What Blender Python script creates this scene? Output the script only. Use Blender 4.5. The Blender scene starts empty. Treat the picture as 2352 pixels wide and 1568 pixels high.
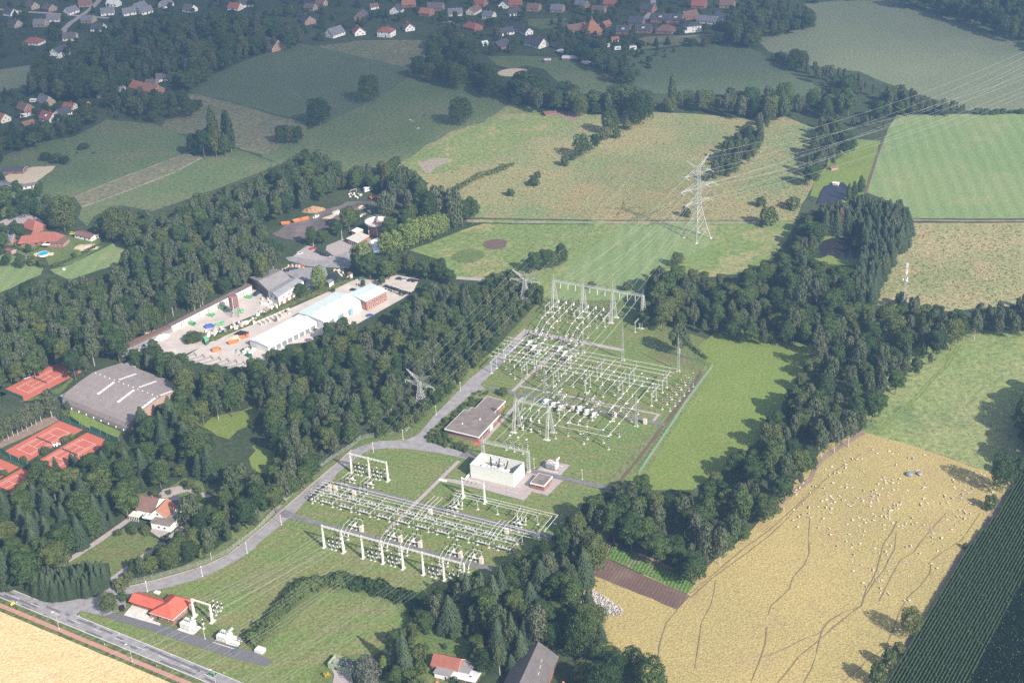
import bpy, math, random
import numpy as np
from mathutils import Vector, Matrix, Quaternion
from mathutils.geometry import tessellate_polygon
rnd = random.Random(7)
sc = bpy.context.scene
COL = sc.collection
PI = math.pi

# ------------------------------------------------------------------ camera model and the survey of the ground
F_PX, PITCH, ROLL, CAM_H = 3432.84, 0.47751602, -0.05879607, 373.53
fw = np.array([0, math.cos(PITCH), -math.sin(PITCH)]); r0 = np.array([1., 0, 0]); u0 = np.cross(r0, fw)
RT = math.cos(ROLL)*r0 + math.sin(ROLL)*u0
UP = -math.sin(ROLL)*r0 + math.cos(ROLL)*u0

def G(vx, vy, z=0.0):
    """map position (metres) of the point seen at (vx, vy) of the 2352x1568 survey sheet, at height z"""
    d = fw*F_PX + RT*(vx-1176) - UP*(vy-784)
    k = (CAM_H-z)/-d[2]
    return (d[0]*k, d[1]*k)

def PR(x, y, z=0.0):
    q = np.array([x, y, z-CAM_H]); zz = q@fw
    return (1176+(q@RT)*F_PX/zz, 784-(q@UP)*F_PX/zz)

def SCALE(x, y):
    return F_PX/math.sqrt(x*x+y*y+CAM_H*CAM_H)

SUB = {'A': (1140, 1640, 5.6), 'B': (1140, 1900, 5.6), 'C': (1500, 1900, 5.6), 'D': (1680, 1880, 2.8), 'E': (1680, 1680, 2.98667),
       'F': (1920, 1040, 2.48889), 'K': (1820, 1240, 2.98667), 'M': (2200, 1300, 2.98667), 'N': (1860, 1440, 2.48889),
       'T': (0, 1560, 5.6), 'U': (0, 1340, 7.84), 'Y': (430, 1000, 2.48889), 'Z': (900, 1000, 2.48889), 'X': (900, 640, 2.24),
       'W': (460, 2100, 2.8), 'Q': (1200, 2300, 1.49333)}

def conv(reg, x, y):
    if reg == 'V': return x, y
    if reg in SUB:
        a, b, k = SUB[reg]; return (a+x/k)*.6125, (b+y/k)*.6125
    return 588*int(reg[1])+x/4, 392*int(reg[0])+y/4

def toks(s, n=2):
    reg = 'V'; cur = []; out = []
    for t in s.replace(',', ' ').split():
        if t[0] == '@': reg = t[1:]; continue
        cur.append(float(t))
        if len(cur) == n: out.append((reg, cur)); cur = []
    return out

def P(s, z=0.0):
    return [G(*conv(r, *c), z) for r, c in toks(s)]

def VP(s):
    return [conv(r, *c) for r, c in toks(s)]

ANG = math.radians(-28.8); CU, SU = math.cos(ANG), math.sin(ANG); ORG = (-86.57, 538.07)
def S(u, w): return (ORG[0]+u*CU-w*SU, ORG[1]+u*SU+w*CU)

def height_of(bx, by, tx, ty):
    g = G(bx, by); lo, hi = 0., 90.
    for _ in range(30):
        m = (lo+hi)/2
        if PR(g[0], g[1], m)[1] > ty: lo = m
        else: hi = m
    return lo

# ------------------------------------------------------------------ materials
MATS = {}
def nt(name):
    m = bpy.data.materials.new(name); m.use_nodes = True
    t = m.node_tree; b = t.nodes['Principled BSDF']
    try: b.inputs['Specular IOR Level'].default_value = .25
    except Exception: pass
    return m, t, b
def N(t, typ, **kw):
    n = t.nodes.new(typ)
    for k, v in kw.items(): setattr(n, k, v)
    return n
def noise(t, co, scale, detail=3, rough=.6):
    n = N(t, 'ShaderNodeTexNoise'); n.inputs['Scale'].default_value = scale; n.inputs['Detail'].default_value = detail
    n.inputs['Roughness'].default_value = rough; t.links.new(co, n.inputs['Vector']); return n.outputs['Fac']
def ramp(t, fac, a, b, c0=0.0, c1=1.0):
    r = N(t, 'ShaderNodeMapRange'); r.inputs['From Min'].default_value = a; r.inputs['From Max'].default_value = b
    r.inputs['To Min'].default_value = c0; r.inputs['To Max'].default_value = c1
    t.links.new(fac, r.inputs['Value']); return r.outputs['Result']
def mix(t, fac, a, b, mode='MIX'):
    m = N(t, 'ShaderNodeMix', data_type='RGBA', blend_type=mode)
    for s, v in ((m.inputs[0], fac), (m.inputs[6], a), (m.inputs[7], b)):
        if hasattr(v, 'is_linked'): t.links.new(v, s)
        elif isinstance(v, (int, float)): s.default_value = v
        else: s.default_value = (*v, 1)
    return m.outputs[2]
def coords(t, scale=(1, 1, 1), rot=0, objc=True):
    c = N(t, 'ShaderNodeTexCoord'); mp = N(t, 'ShaderNodeMapping')
    mp.inputs['Scale'].default_value = scale; mp.inputs['Rotation'].default_value = (0, 0, rot)
    t.links.new(c.outputs['Object'], mp.inputs['Vector']); return mp.outputs['Vector']
def bump(t, b, fac, dist, strength=1.0):
    n = N(t, 'ShaderNodeBump'); n.inputs['Distance'].default_value = dist; n.inputs['Strength'].default_value = strength
    t.links.new(fac, n.inputs['Height']); t.links.new(n.outputs['Normal'], b.inputs['Normal'])

def mat(name, col, rough=.75, metal=0., var=.18, scale=1.2, spec=None):
    """plain real-world surface with a little mottling"""
    if name in MATS: return MATS[name]
    m, t, b = nt(name); co = coords(t)
    f = noise(t, co, scale, 4)
    dark = tuple(c*(1-var) for c in col); lite = tuple(min(1, c*(1+var)) for c in col)
    t.links.new(mix(t, ramp(t, f, .3, .7), dark, lite), b.inputs['Base Color'])
    b.inputs['Roughness'].default_value = rough; b.inputs['Metallic'].default_value = metal
    MATS[name] = m; return m

def grass(name, c1, c2, c3, big=.012, mid=.09, fine=.9, stripe=None, amt=.5, patch=(.5, .68), bumpd=.25, rot=0., aniso=1., fineamt=.45):
    """field: two broad tones, patches of a third, fine tufts, optional mowing or sowing lines"""
    m, t, b = nt(name); co = coords(t, (1, 1, 1)); cs = coords(t, (1, aniso, 1), rot)
    fb = noise(t, cs, big, 5, .6); fm = noise(t, cs, mid, 5, .65); ff = noise(t, co, fine, 3, .7)
    col = mix(t, ramp(t, fb, .38, .62), c1, c2)
    col = mix(t, ramp(t, fm, patch[0], patch[1], 0, .85), col, c3)
    vv = ramp(t, ff, .28, .72, 1-fineamt, 1+fineamt)
    cc = N(t, 'ShaderNodeCombineXYZ')
    for i in range(3): t.links.new(vv, cc.inputs[i])
    col = mix(t, 1., col, cc.outputs[0], 'MULTIPLY')
    if stripe:
        w = N(t, 'ShaderNodeTexWave'); w.inputs['Scale'].default_value = .3142/stripe[0]; w.inputs['Distortion'].default_value = stripe[2] if len(stripe) > 2 else 2.
        w.inputs['Detail'].default_value = 2; w.inputs['Detail Scale'].default_value = .3
        t.links.new(coords(t, (1, 1, 1), stripe[1]), w.inputs['Vector'])
        s = ramp(t, w.outputs['Fac'], 0, 1, 1-amt*.5, 1+amt*.5); c2n = N(t, 'ShaderNodeCombineXYZ')
        for i in range(3): t.links.new(s, c2n.inputs[i])
        col = mix(t, 1., col, c2n.outputs[0], 'MULTIPLY')
    t.links.new(col, b.inputs['Base Color']); b.inputs['Roughness'].default_value = .95
    b.inputs['Specular IOR Level'].default_value = .08
    bump(t, b, ff, bumpd); MATS[name] = m; return m

def leafmat(name, c1, c2, c3=None, trans=.25):
    """foliage: hue differs from tree to tree, clump to clump"""
    m, t, b = nt(name); oi = N(t, 'ShaderNodeObjectInfo'); co = coords(t)
    col = mix(t, oi.outputs['Random'], c1, c2)
    if c3:
        mt = N(t, 'ShaderNodeMath', operation='MULTIPLY'); mt.inputs[1].default_value = 7.31; t.links.new(oi.outputs['Random'], mt.inputs[0])
        fr = N(t, 'ShaderNodeMath', operation='FRACT'); t.links.new(mt.outputs[0], fr.inputs[0])
        col = mix(t, ramp(t, fr.outputs[0], .6, 1., 0, .9), col, c3)
    f = noise(t, co, 14., 4, .7); v = ramp(t, f, .3, .7, .6, 1.45); cc = N(t, 'ShaderNodeCombineXYZ')
    for i in range(3): t.links.new(v, cc.inputs[i])
    col = mix(t, 1., col, cc.outputs[0], 'MULTIPLY')
    t.links.new(col, b.inputs['Base Color']); b.inputs['Roughness'].default_value = .7
    b.inputs['Specular IOR Level'].default_value = .12
    if trans:
        tr = N(t, 'ShaderNodeBsdfTranslucent'); ms = N(t, 'ShaderNodeMixShader'); ms.inputs[0].default_value = trans
        t.links.new(col, tr.inputs['Color']); t.links.new(b.outputs[0], ms.inputs[1]); t.links.new(tr.outputs[0], ms.inputs[2])
        t.links.new(ms.outputs[0], t.nodes['Material Output'].inputs['Surface'])
    MATS[name] = m; return m

def brickmat(name, col, mortar, s=1.):
    m, t, b = nt(name); co = coords(t)
    bt = N(t, 'ShaderNodeTexBrick'); bt.inputs['Scale'].default_value = 2.2*s; bt.inputs['Color1'].default_value = (*col, 1)
    bt.inputs['Color2'].default_value = (*[c*.75 for c in col], 1); bt.inputs['Mortar'].default_value = (*mortar, 1); bt.inputs['Mortar Size'].default_value = .012
    rx = N(t, 'ShaderNodeMapping'); rx.inputs['Rotation'].default_value = (PI/2, 0, 0); t.links.new(co, rx.inputs['Vector']); t.links.new(rx.outputs[0], bt.inputs['Vector'])
    f = noise(t, co, .5, 4); t.links.new(mix(t, ramp(t, f, .35, .7, 0, .35), bt.outputs['Color'], tuple(c*.55 for c in col)), b.inputs['Base Color'])
    b.inputs['Roughness'].default_value = .9; MATS[name] = m; return m

def roofmat(name, col, pitch=.33, amt=.35, rough=.8):
    """tiled or corrugated roof: courses across the slope plus weathering"""
    m, t, b = nt(name); co = coords(t)
    w = N(t, 'ShaderNodeTexWave'); w.inputs['Scale'].default_value = .3142/pitch; t.links.new(co, w.inputs['Vector'])
    f = noise(t, co, .35, 5, .7); g = noise(t, co, 3., 3)
    c = mix(t, ramp(t, f, .3, .7), tuple(x*.78 for x in col), tuple(min(1, x*1.15) for x in col))
    c = mix(t, ramp(t, g, .3, .7, 0, .35), c, tuple(x*.6 for x in col))
    c = mix(t, ramp(t, w.outputs['Fac'], 0, 1, 0, amt), c, tuple(x*.6 for x in col))
    t.links.new(c, b.inputs['Base Color']); b.inputs['Roughness'].default_value = rough; MATS[name] = m; return m

# ------------------------------------------------------------------ mesh builder
class MB:
    def __init__(s): s.v = []; s.f = []; s.m = []
    def add(s, vs, fs, mi=0):
        o = len(s.v); s.v += [tuple(p) for p in vs]; s.f += [tuple(i+o for i in f) for f in fs]; s.m += [mi]*len(fs); return s
    def box(s, x0, x1, y0, y1, z0, z1, mi=0):
        return s.add([(x0,y0,z0),(x1,y0,z0),(x1,y1,z0),(x0,y1,z0),(x0,y0,z1),(x1,y0,z1),(x1,y1,z1),(x0,y1,z1)],
                     [(0,3,2,1),(4,5,6,7),(0,1,5,4),(1,2,6,5),(2,3,7,6),(3,0,4,7)], mi)
    def cb(s, cx, cy, cz, sx, sy, sz, mi=0, rot=0):
        c, n = math.cos(rot), math.sin(rot); vs = []
        for z in (-.5, .5):
            for x, y in ((-.5,-.5),(.5,-.5),(.5,.5),(-.5,.5)):
                X, Y = x*sx, y*sy; vs.append((cx+X*c-Y*n, cy+X*n+Y*c, cz+z*sz))
        return s.add(vs, [(0,3,2,1),(4,5,6,7),(0,1,5,4),(1,2,6,5),(2,3,7,6),(3,0,4,7)], mi)
    def tube(s, p, q, r, r2=None, n=6, mi=0, cap=True):
        p, q = Vector(p), Vector(q); d = q-p
        if d.length < 1e-6: return s
        d.normalize(); a = d.cross(Vector((0,0,1))); 
        if a.length < .01: a = Vector((1,0,0))
        a.normalize(); b = d.cross(a); r2 = r if r2 is None else r2; vs = []
        for c, R in ((p, r), (q, r2)):
            for i in range(n):
                t = 2*PI*i/n; vs.append(c+(a*math.cos(t)+b*math.sin(t))*R)
        fs = [(i, (i+1)%n, n+(i+1)%n, n+i) for i in range(n)]
        if cap: fs += [tuple(range(n-1,-1,-1)), tuple(range(n, 2*n))]
        return s.add(vs, fs, mi)
    def path(s, pts, r, n=6, mi=0):
        for a, b in zip(pts, pts[1:]): s.tube(a, b, r, n=n, mi=mi)
        return s
    def prism(s, poly, z0, z1, mi=0, top=None):
        n = len(poly); ar = sum(poly[i][0]*poly[(i+1)%n][1]-poly[(i+1)%n][0]*poly[i][1] for i in range(n))
        if ar < 0: poly = poly[::-1]
        o = len(s.v); s.v += [(x,y,z0) for x,y in poly]+[(x,y,z1) for x,y in poly]
        for i in range(n): s.f.append((o+i, o+(i+1)%n, o+n+(i+1)%n, o+n+i)); s.m.append(mi)
        for a,b,c in tessellate_polygon([[Vector((x,y,0)) for x,y in poly]]):
            A,B,C = poly[a],poly[b],poly[c]
            if (B[0]-A[0])*(C[1]-A[1])-(B[1]-A[1])*(C[0]-A[0]) < 0: b,c = c,b
            s.f.append((o+n+a,o+n+b,o+n+c)); s.m.append(mi if top is None else top); s.f.append((o+a,o+c,o+b)); s.m.append(mi)
        return s
    def flat(s, poly, z, mi=0):
        o = len(s.v); s.v += [(x,y,z) for x,y in poly]
        for a,b,c in tessellate_polygon([[Vector((x,y,0)) for x,y in poly]]):
            A,B,C = poly[a],poly[b],poly[c]
            if (B[0]-A[0])*(C[1]-A[1])-(B[1]-A[1])*(C[0]-A[0]) < 0: b,c = c,b
            s.f.append((o+a,o+b,o+c)); s.m.append(mi)
        return s
    def lathe(s, prof, n=8, mi=0, c=(0,0)):
        o = len(s.v)
        for r, z in prof:
            for i in range(n):
                t = 2*PI*i/n; s.v.append((c[0]+r*math.cos(t), c[1]+r*math.sin(t), z))
        for k in range(len(prof)-1):
            for i in range(n):
                a = o+k*n+i; b = o+k*n+(i+1)%n; s.f.append((a, b, b+n, a+n)); s.m.append(mi if not callable(mi) else mi(k))
        s.f.append(tuple(o+(len(prof)-1)*n+i for i in range(n))); s.m.append(mi if not callable(mi) else mi(0))
        return s
    def ball(s, c, r, n=8, k=5, mi=0, sz=(1,1,1)):
        o = len(s.v)
        for j in range(k+1):
            ph = PI*j/k
            for i in range(n):
                t = 2*PI*i/n; s.v.append((c[0]+r*sz[0]*math.sin(ph)*math.cos(t), c[1]+r*sz[1]*math.sin(ph)*math.sin(t), c[2]-r*sz[2]*math.cos(ph)))
        for j in range(k):
            for i in range(n): s.f.append((o+j*n+i, o+j*n+(i+1)%n, o+(j+1)*n+(i+1)%n, o+(j+1)*n+i)); s.m.append(mi)
        return s
    def mesh(s, name, mats):
        me = bpy.data.meshes.new(name); me.from_pydata(s.v, [], s.f)
        for m in (mats if isinstance(mats, (list, tuple)) else [mats]): me.materials.append(m)
        if len(me.materials) > 1: me.polygons.foreach_set('material_index', s.m)
        me.update(); return me

def put(name, me, parent=None, loc=(0,0,0), rz=0., scale=None):
    o = bpy.data.objects.new(name, me); COL.objects.link(o); o.location = loc
    if rz: o.rotation_euler = (0,0,rz)
    if scale is not None: o.scale = scale if not isinstance(scale, (int, float)) else (scale,)*3
    if parent is not None: o.parent = parent
    return o
def part(name, mb, mats, parent, loc=(0,0,0), rz=0.): return put(name, mb.mesh(name, mats), parent, loc, rz)
def tag(o, label, cat=None, group=None, kind=None):
    o['label'] = label
    if cat: o['category'] = cat
    if group: o['group'] = group
    if kind: o['kind'] = kind
    return o
def thing(name, label, cat, loc=(0,0,0), rz=0., group=None, scale=None):
    o = bpy.data.objects.new(name, None); COL.objects.link(o); o.empty_display_size = 1; o.location = (loc[0], loc[1], loc[2] if len(loc) > 2 else 0.)
    o.rotation_euler = (0,0,rz)
    if scale is not None: o.scale = scale
    return tag(o, label, cat, group)
def solo(name, mb, mats, label, cat, loc=(0,0,0), rz=0., group=None):
    return tag(put(name, mb.mesh(name, mats), None, (loc[0], loc[1], loc[2] if len(loc) > 2 else 0.), rz), label, cat, group)
def place(spec, name, label, cat, loc, rz=0., group=None, scale=None):
    """a copy of a thing: spec is a list of (part name, mesh, offset, turn) sharing mesh data; a 5th entry holds sub-parts"""
    t = thing(name, label, cat, loc, rz, group, scale)
    for s in spec:
        o = put(s[0], s[1], t, s[2], s[3] if len(s) > 3 else 0.)
        if len(s) > 4:
            for q in s[4]: put(q[0], q[1], o, q[2], q[3] if len(q) > 3 else 0.)
    return t
def ordinal(i): return ['first','second','third','fourth','fifth','sixth','seventh','eighth','ninth','tenth','eleventh','twelfth','thirteenth'][i]

# ------------------------------------------------------------------ camera, sun, sky
cam = bpy.data.cameras.new('camera'); co = bpy.data.objects.new('camera', cam); COL.objects.link(co)
cam.sensor_width = 36; cam.lens = F_PX/2352*36; cam.clip_start = 1; cam.clip_end = 9000
co.matrix_world = Matrix(((RT[0], UP[0], -fw[0], 0), (RT[1], UP[1], -fw[1], 0), (RT[2], UP[2], -fw[2], CAM_H), (0,0,0,1)))
sc.camera = co
SUN_EL = math.radians(34); SUN_AZ = math.radians(142.8)
sd = Vector((math.sin(SUN_AZ)*math.cos(SUN_EL), math.cos(SUN_AZ)*math.cos(SUN_EL), math.sin(SUN_EL)))
ld = bpy.data.lights.new('sun', 'SUN'); ld.energy = 5.; ld.angle = math.radians(.53); ld.color = (1, .93, .83)
lo = bpy.data.objects.new('sun', ld); COL.objects.link(lo); lo.rotation_euler = sd.to_track_quat('Z', 'Y').to_euler(); lo.location = (300, 100, 600)
w = bpy.data.worlds.new('World'); sc.world = w; w.use_nodes = True
sk = w.node_tree.nodes.new('ShaderNodeTexSky'); sk.sky_type = 'NISHITA'; sk.sun_disc = False; sk.sun_elevation = SUN_EL; sk.sun_rotation = SUN_AZ; sk.dust_density = 2.5
bg = w.node_tree.nodes['Background']; bg.inputs['Strength'].default_value = .085; w.node_tree.links.new(sk.outputs[0], bg.inputs['Color'])
sc.view_settings.view_transform = 'Standard'; sc.view_settings.look = 'None'; sc.view_settings.exposure = .88; sc.view_settings.gamma = 1
sc.render.engine = 'CYCLES'; sc.cycles.max_bounces = 5; sc.cycles.diffuse_bounces = 2; sc.cycles.glossy_bounces = 2; sc.cycles.transmission_bounces = 2
sc.cycles.transparent_max_bounces = 6; sc.cycles.volume_bounces = 0; sc.cycles.use_denoising = False
# ------------------------------------------------------------------ ground cover materials
mat('asphalt', (.17,.16,.165), .9, var=.22, scale=.35); mat('asphalt_road', (.27,.255,.26), .9, var=.2, scale=.3)
mat('asphalt_patch', (.14,.135,.145), .9, var=.15); mat('road_paint', (.75,.74,.72), .6, var=.1)
mat('slab', (.36,.31,.3), .9, var=.15, scale=.8); mat('concrete', (.55,.52,.48), .85, var=.14, scale=.6); mat('kerb', (.42,.34,.3), .9)
mat('concrete_yard', (.5,.44,.4), .9, var=.16, scale=.12); mat('cycle_red', (.42,.23,.18), .9, var=.12, scale=.5)
mat('clay', (.47,.13,.085), .95, var=.1, scale=.4); mat('white_paint', (.8,.79,.76), .5, var=.05); mat('soil', (.13,.085,.07), .95, var=.2, scale=.5)
mat('soil_dry', (.25,.18,.14), .95, var=.2, scale=.5); mat('dirt_yard', (.14,.115,.11), .95, var=.45, scale=.08); mat('sand', (.55,.45,.32), .95, var=.12, scale=.5)
mat('dirt_path', (.3,.25,.2), .95, var=.25, scale=.4); mat('track', (.2,.15,.085), .95, var=.25); mat('white_slab', (.72,.74,.74), .7, var=.08)
m, t, b = nt('pond_water'); b.inputs['Base Color'].default_value = (.03,.025,.03,1); b.inputs['Roughness'].default_value = .12; b.inputs['Specular IOR Level'].default_value = .5; MATS['pond_water'] = m
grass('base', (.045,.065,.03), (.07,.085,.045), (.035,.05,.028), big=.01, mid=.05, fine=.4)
grass('mown', (.13,.185,.055), (.155,.185,.065), (.2,.18,.085), mid=.05, patch=(.47,.7), fine=.8, rot=math.radians(28.8), aniso=4., stripe=(3.2, math.radians(28.8)+PI/2, 3.), amt=.08)
grass('mown_sw', (.135,.195,.055), (.17,.19,.07), (.2,.18,.085), mid=.04, patch=(.45,.66), fine=.8, rot=math.radians(-48), aniso=5., stripe=(4., math.radians(-48)+PI/2, 3.), amt=.09)
grass('lush', (.165,.22,.055), (.15,.19,.05), (.19,.225,.068), mid=.06, fine=.7, fineamt=.3)
grass('lawn', (.105,.15,.045), (.14,.165,.06), (.165,.15,.075), mid=.06, fine=.8)
grass('rough_green', (.155,.215,.065), (.185,.225,.08), (.3,.26,.13), mid=.035, patch=(.5,.62), fine=.35, fineamt=.4)
grass('dry_meadow', (.275,.25,.12), (.165,.215,.09), (.31,.235,.13), mid=.03, patch=(.52,.68), fine=.45, fineamt=.45, bumpd=.5)
grass('pasture', (.1,.14,.058), (.125,.155,.07), (.16,.16,.085), mid=.02, fine=.4)
grass('far_crop', (.085,.115,.06), (.095,.12,.065), (.11,.13,.075), mid=.05, fine=.5, fineamt=.5)
grass('far_pale', (.17,.19,.11), (.13,.155,.09), (.2,.21,.13), big=.006, mid=.012, fine=.5, patch=(.45,.7), fineamt=.4)
grass('far_dry', (.17,.165,.095), (.13,.14,.08), (.21,.175,.11), mid=.03, fine=.3, fineamt=.5)
grass('bright', (.165,.235,.09), (.2,.25,.105), (.27,.26,.13), mid=.03, patch=(.55,.75), fine=.5, fineamt=.25, rot=math.radians(0), stripe=(9., math.radians(8), 2.), amt=.12)
grass('bushy', (.3,.28,.14), (.21,.23,.1), (.34,.27,.15), mid=.045, patch=(.5,.62), fine=.4, fineamt=.4, bumpd=.5)
grass('right_green', (.18,.235,.08), (.24,.255,.11), (.11,.165,.06), big=.012, mid=.03, patch=(.55,.68), fine=.35, fineamt=.4)
grass('sheep_field', (.385,.305,.13), (.33,.275,.115), (.34,.255,.13), big=.015, mid=.05, patch=(.52,.7), fine=1.1, fineamt=.42, bumpd=.3)
grass('wheat', (.62,.46,.24), (.66,.5,.28), (.54,.39,.2), big=.02, mid=.08, fine=.8, fineamt=.3, bumpd=.4, rot=math.radians(-38), aniso=3.)
grass('crop_green', (.085,.16,.04), (.12,.2,.05), (.2,.17,.1), mid=.12, fine=1.1, fineamt=.6, stripe=(1.6, math.radians(25)), amt=.7, bumpd=.5)
grass('ploughed', (.16,.105,.085), (.13,.085,.07), (.22,.15,.12), mid=.05, fine=1.2, fineamt=.25, stripe=(1.5, math.radians(25)), amt=.25)
grass('yard_green', (.1,.13,.04), (.13,.145,.055), (.08,.1,.035), mid=.1, fine=.5, fineamt=.7)

# ------------------------------------------------------------------ ground sheets
LAYER = [0]
def wob(poly, step, amp, rs):
    out = []; n = len(poly)
    for i in range(n):
        a, b = poly[i], poly[(i+1)%n]; L = math.hypot(b[0]-a[0], b[1]-a[1]); k = max(1, int(L/step)) if L < 900 else 1
        for j in range(k):
            t = j/k; q = amp if j else amp*.3
            out.append((a[0]+(b[0]-a[0])*t+rs.uniform(-q, q), a[1]+(b[1]-a[1])*t+rs.uniform(-q, q)))
    return out
ZL = {}
def sheet(name, m, poly, label, z, amp=.0, cat=None, step=6):
    if isinstance(poly, str): poly = P(poly)
    if amp: poly = wob(poly, step, amp, random.Random(len(poly)*31+int(poly[0][0])))
    o = put(name, MB().flat(poly, z).mesh(name, MATS[m])); return tag(o, label, cat or name.replace('_', ' '), kind='structure')
def strip(name, m, line, width, label, z, amp=.15, cat=None):
    pts = P(line) if isinstance(line, str) else line
    pl = []
    for a, b in zip(pts, pts[1:]):
        k = max(1, int(math.hypot(b[0]-a[0], b[1]-a[1])/4))
        pl += [(a[0]+(b[0]-a[0])*i/k, a[1]+(b[1]-a[1])*i/k) for i in range(k)]
    pl.append(pts[-1]); L = []; R = []; rs = random.Random(int(pts[0][0])+int(width*10))
    for i, p in enumerate(pl):
        a = pl[max(0, i-1)]; b = pl[min(len(pl)-1, i+1)]; d = math.hypot(b[0]-a[0], b[1]-a[1]) or 1; nx, ny = -(b[1]-a[1])/d, (b[0]-a[0])/d
        h = width/2+rs.uniform(-amp, amp); L.append((p[0]+nx*h, p[1]+ny*h)); R.append((p[0]-nx*h, p[1]-ny*h))
    mb = MB()
    for i in range(len(pl)-1): mb.add([(*R[i], z), (*R[i+1], z), (*L[i+1], z), (*L[i], z)], [(0,1,2,3)])
    o = put(name, mb.mesh(name, MATS[m])); return tag(o, label, cat or name.replace('_', ' '), kind='structure')
CNT = [0]
def zz(k):
    CNT[0] += 1; return .02+.035*k+.00025*(CNT[0] % 130)

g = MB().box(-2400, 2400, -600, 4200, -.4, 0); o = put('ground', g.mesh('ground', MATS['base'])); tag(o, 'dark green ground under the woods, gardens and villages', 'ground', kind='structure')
sheet('field', 'far_crop', '425 202 562 140 588 130 688 100 728 107 958 162 963 168 950 168 885 213 850 235 738 287 700 277 638 265 588 250 515 230 450 217', 'large dark green crop field in the upper middle with a lone tree on its lower edge', zz(1), .5)
sheet('meadow', 'far_dry', '728 107 838 93 963 92 1012 104 990 125 958 162', 'brownish fallow triangle between the dark crop field and the far houses', zz(1), .5)
sheet('pasture', 'pasture', '705 300 738 287 850 235 885 213 958 165 1050 190 1150 215 1176 232 1113 280 1043 300 975 337 938 367 900 392 700 400 600 360 663 327', 'green pasture with a few cows below the dark crop field', zz(2), .5)
sheet('meadow', 'far_dry', '370 290 425 215 450 217 515 232 588 252 638 268 700 280 705 300 663 327 608 357 560 345 520 330 430 320 400 300', 'rough fallow land around the tall poplars', zz(1), .8)
sheet('pasture', 'pasture', '-80 400 40 345 100 325 170 315 245 275 350 285 400 300 430 320 430 352 325 392 170 452 60 470 -80 440', 'long green pasture at the left above the two dirt lines', zz(2), .5)
sheet('pasture', 'far_dry', '170 452 325 392 430 352 465 362 400 397 188 476', 'narrow paler grass strip between the two dirt lines', zz(1), .3)
sheet('pasture', 'pasture', '188 476 400 397 465 362 520 335 560 348 625 372 655 372 587 400 520 425 412 465 350 485 275 472 217 497 200 520 180 500', 'green pasture between the second dirt line and the wood', zz(2), .4)
strip('path', 'dirt_path', '172 453 250 420 325 392 430 352 520 318', 1.2, 'first dirt line along the pasture', zz(4), .4)
strip('path', 'dirt_path', '188 476 290 440 400 397 465 362', 1.3, 'second dirt line along the pasture', zz(4), .4)
sheet('field', 'far_pale', '-80 170 0 160 70 150 60 198 0 212 -80 225', 'small grey green field at the left edge among trees', zz(1), .5)
sheet('field', 'far_crop', '1435 110 1500 117 1626 100 1676 100 1740 118 1764 135 1832 170 1890 208 1860 220 1764 225 1640 216 1500 215 1440 190', 'dark green crop field below the far row of houses', zz(1), .5)
sheet('field', 'far_pale', '1844 10 1924 2 2064 0 2100 -12 2500 60 2500 262 2240 260 2114 218 2026 188 1976 165 1864 152 1764 118 1735 88 1764 80 1872 62 1869 25', 'big pale grey green field at the top right', zz(1), .5)
sheet('field', 'pasture', '1690 40 1764 62 1764 80 1735 88 1680 70', 'little green field beside the far wood', zz(2), .5)
sheet('pasture', 'pasture', '1176 160 1208 150 1250 160 1300 205 1350 222 1425 210 1430 190 1400 175 1350 150 1280 132 1200 128 1120 130 1140 150', 'paddock between the garden sheds and the tree belt', zz(1), .5)
sheet('pasture', 'pasture', '1210 45 1300 42 1310 60 1240 68 1215 60', 'small green paddock between far houses', zz(1), .5)
sheet('meadow', 'far_dry', '1480 85 1560 82 1660 80 1665 95 1590 100 1500 112 1450 115 1440 105', 'pale grass strip behind the far gardens', zz(2), .5)
sheet('path', 'sand', [(G(1178,167)[0]+13*math.cos(a*PI/8), G(1178,167)[1]+11*math.sin(a*PI/8)) for a in range(16)], 'pale round riding ring at the paddock corner', zz(4), cat='riding ring')
sheet('meadow', 'dry_meadow', '863 395 938 367 975 337 1043 300 1113 280 1176 232 1240 250 1330 262 1430 265 1500 258 1600 262 1700 272 1764 278 1800 268 1900 305 1880 400 1860 440 1840 470 1826 512 1400 508 1100 500 1000 503 960 470 985 420', 'dry yellowish rough meadow in the centre with reddish patches', zz(2), .6)
sheet('meadow', 'rough_green', '900 392 1000 400 1080 385 1200 330 1300 290 1340 268 1250 256 1180 236 1113 282 1043 304 975 341', 'greener half of the rough meadow towards the tree belt', zz(3), 1.5)
sheet('path', 'dirt_path', '960 375 990 364 1030 364 1046 370 1000 385 985 400 975 396', 'bare earth patch beside the hedge', zz(5), 1.)
sheet('path', 'soil_dry', '1262 253 1290 254 1335 262 1320 280 1300 276', 'bare brown paddock by the small field shelter', zz(5), .6)
strip('ditch', 'soil', '1000 503 1100 502 1300 505 1500 507 1700 507 1830 509', 1.3, 'dark ditch across the meadow below the big pylon', zz(5), .3)
strip('grass_bank', 'rough_green', '1000 509 1100 508 1300 511 1500 513 1700 513 1826 515', 5., 'rough grass bank beside the ditch', zz(4), .6)
sheet('meadow', 'rough_green', '940 575 985 560 1063 528 1110 514 1176 516 1826 516 1800 560 1740 625 1600 640 1560 625 1480 640 1475 690 1240 690 1140 645 1048 636 1010 596', 'light green meadow between the ditch and the switchyard', zz(3), .5)
sheet('meadow', 'bright', '1425 517 1590 517 1640 560 1560 600 1490 625 1475 690 1240 690 1300 620', 'freshly mown bright green wedge under the wires', zz(5), .5)
sheet('meadow', 'bright', '2044 290 2059 265 2240 262 2500 262 2500 502 2091 502 2060 470 1989 442 2004 392 2031 318', 'bright green mown field at the upper right', zz(2), .4)
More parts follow.
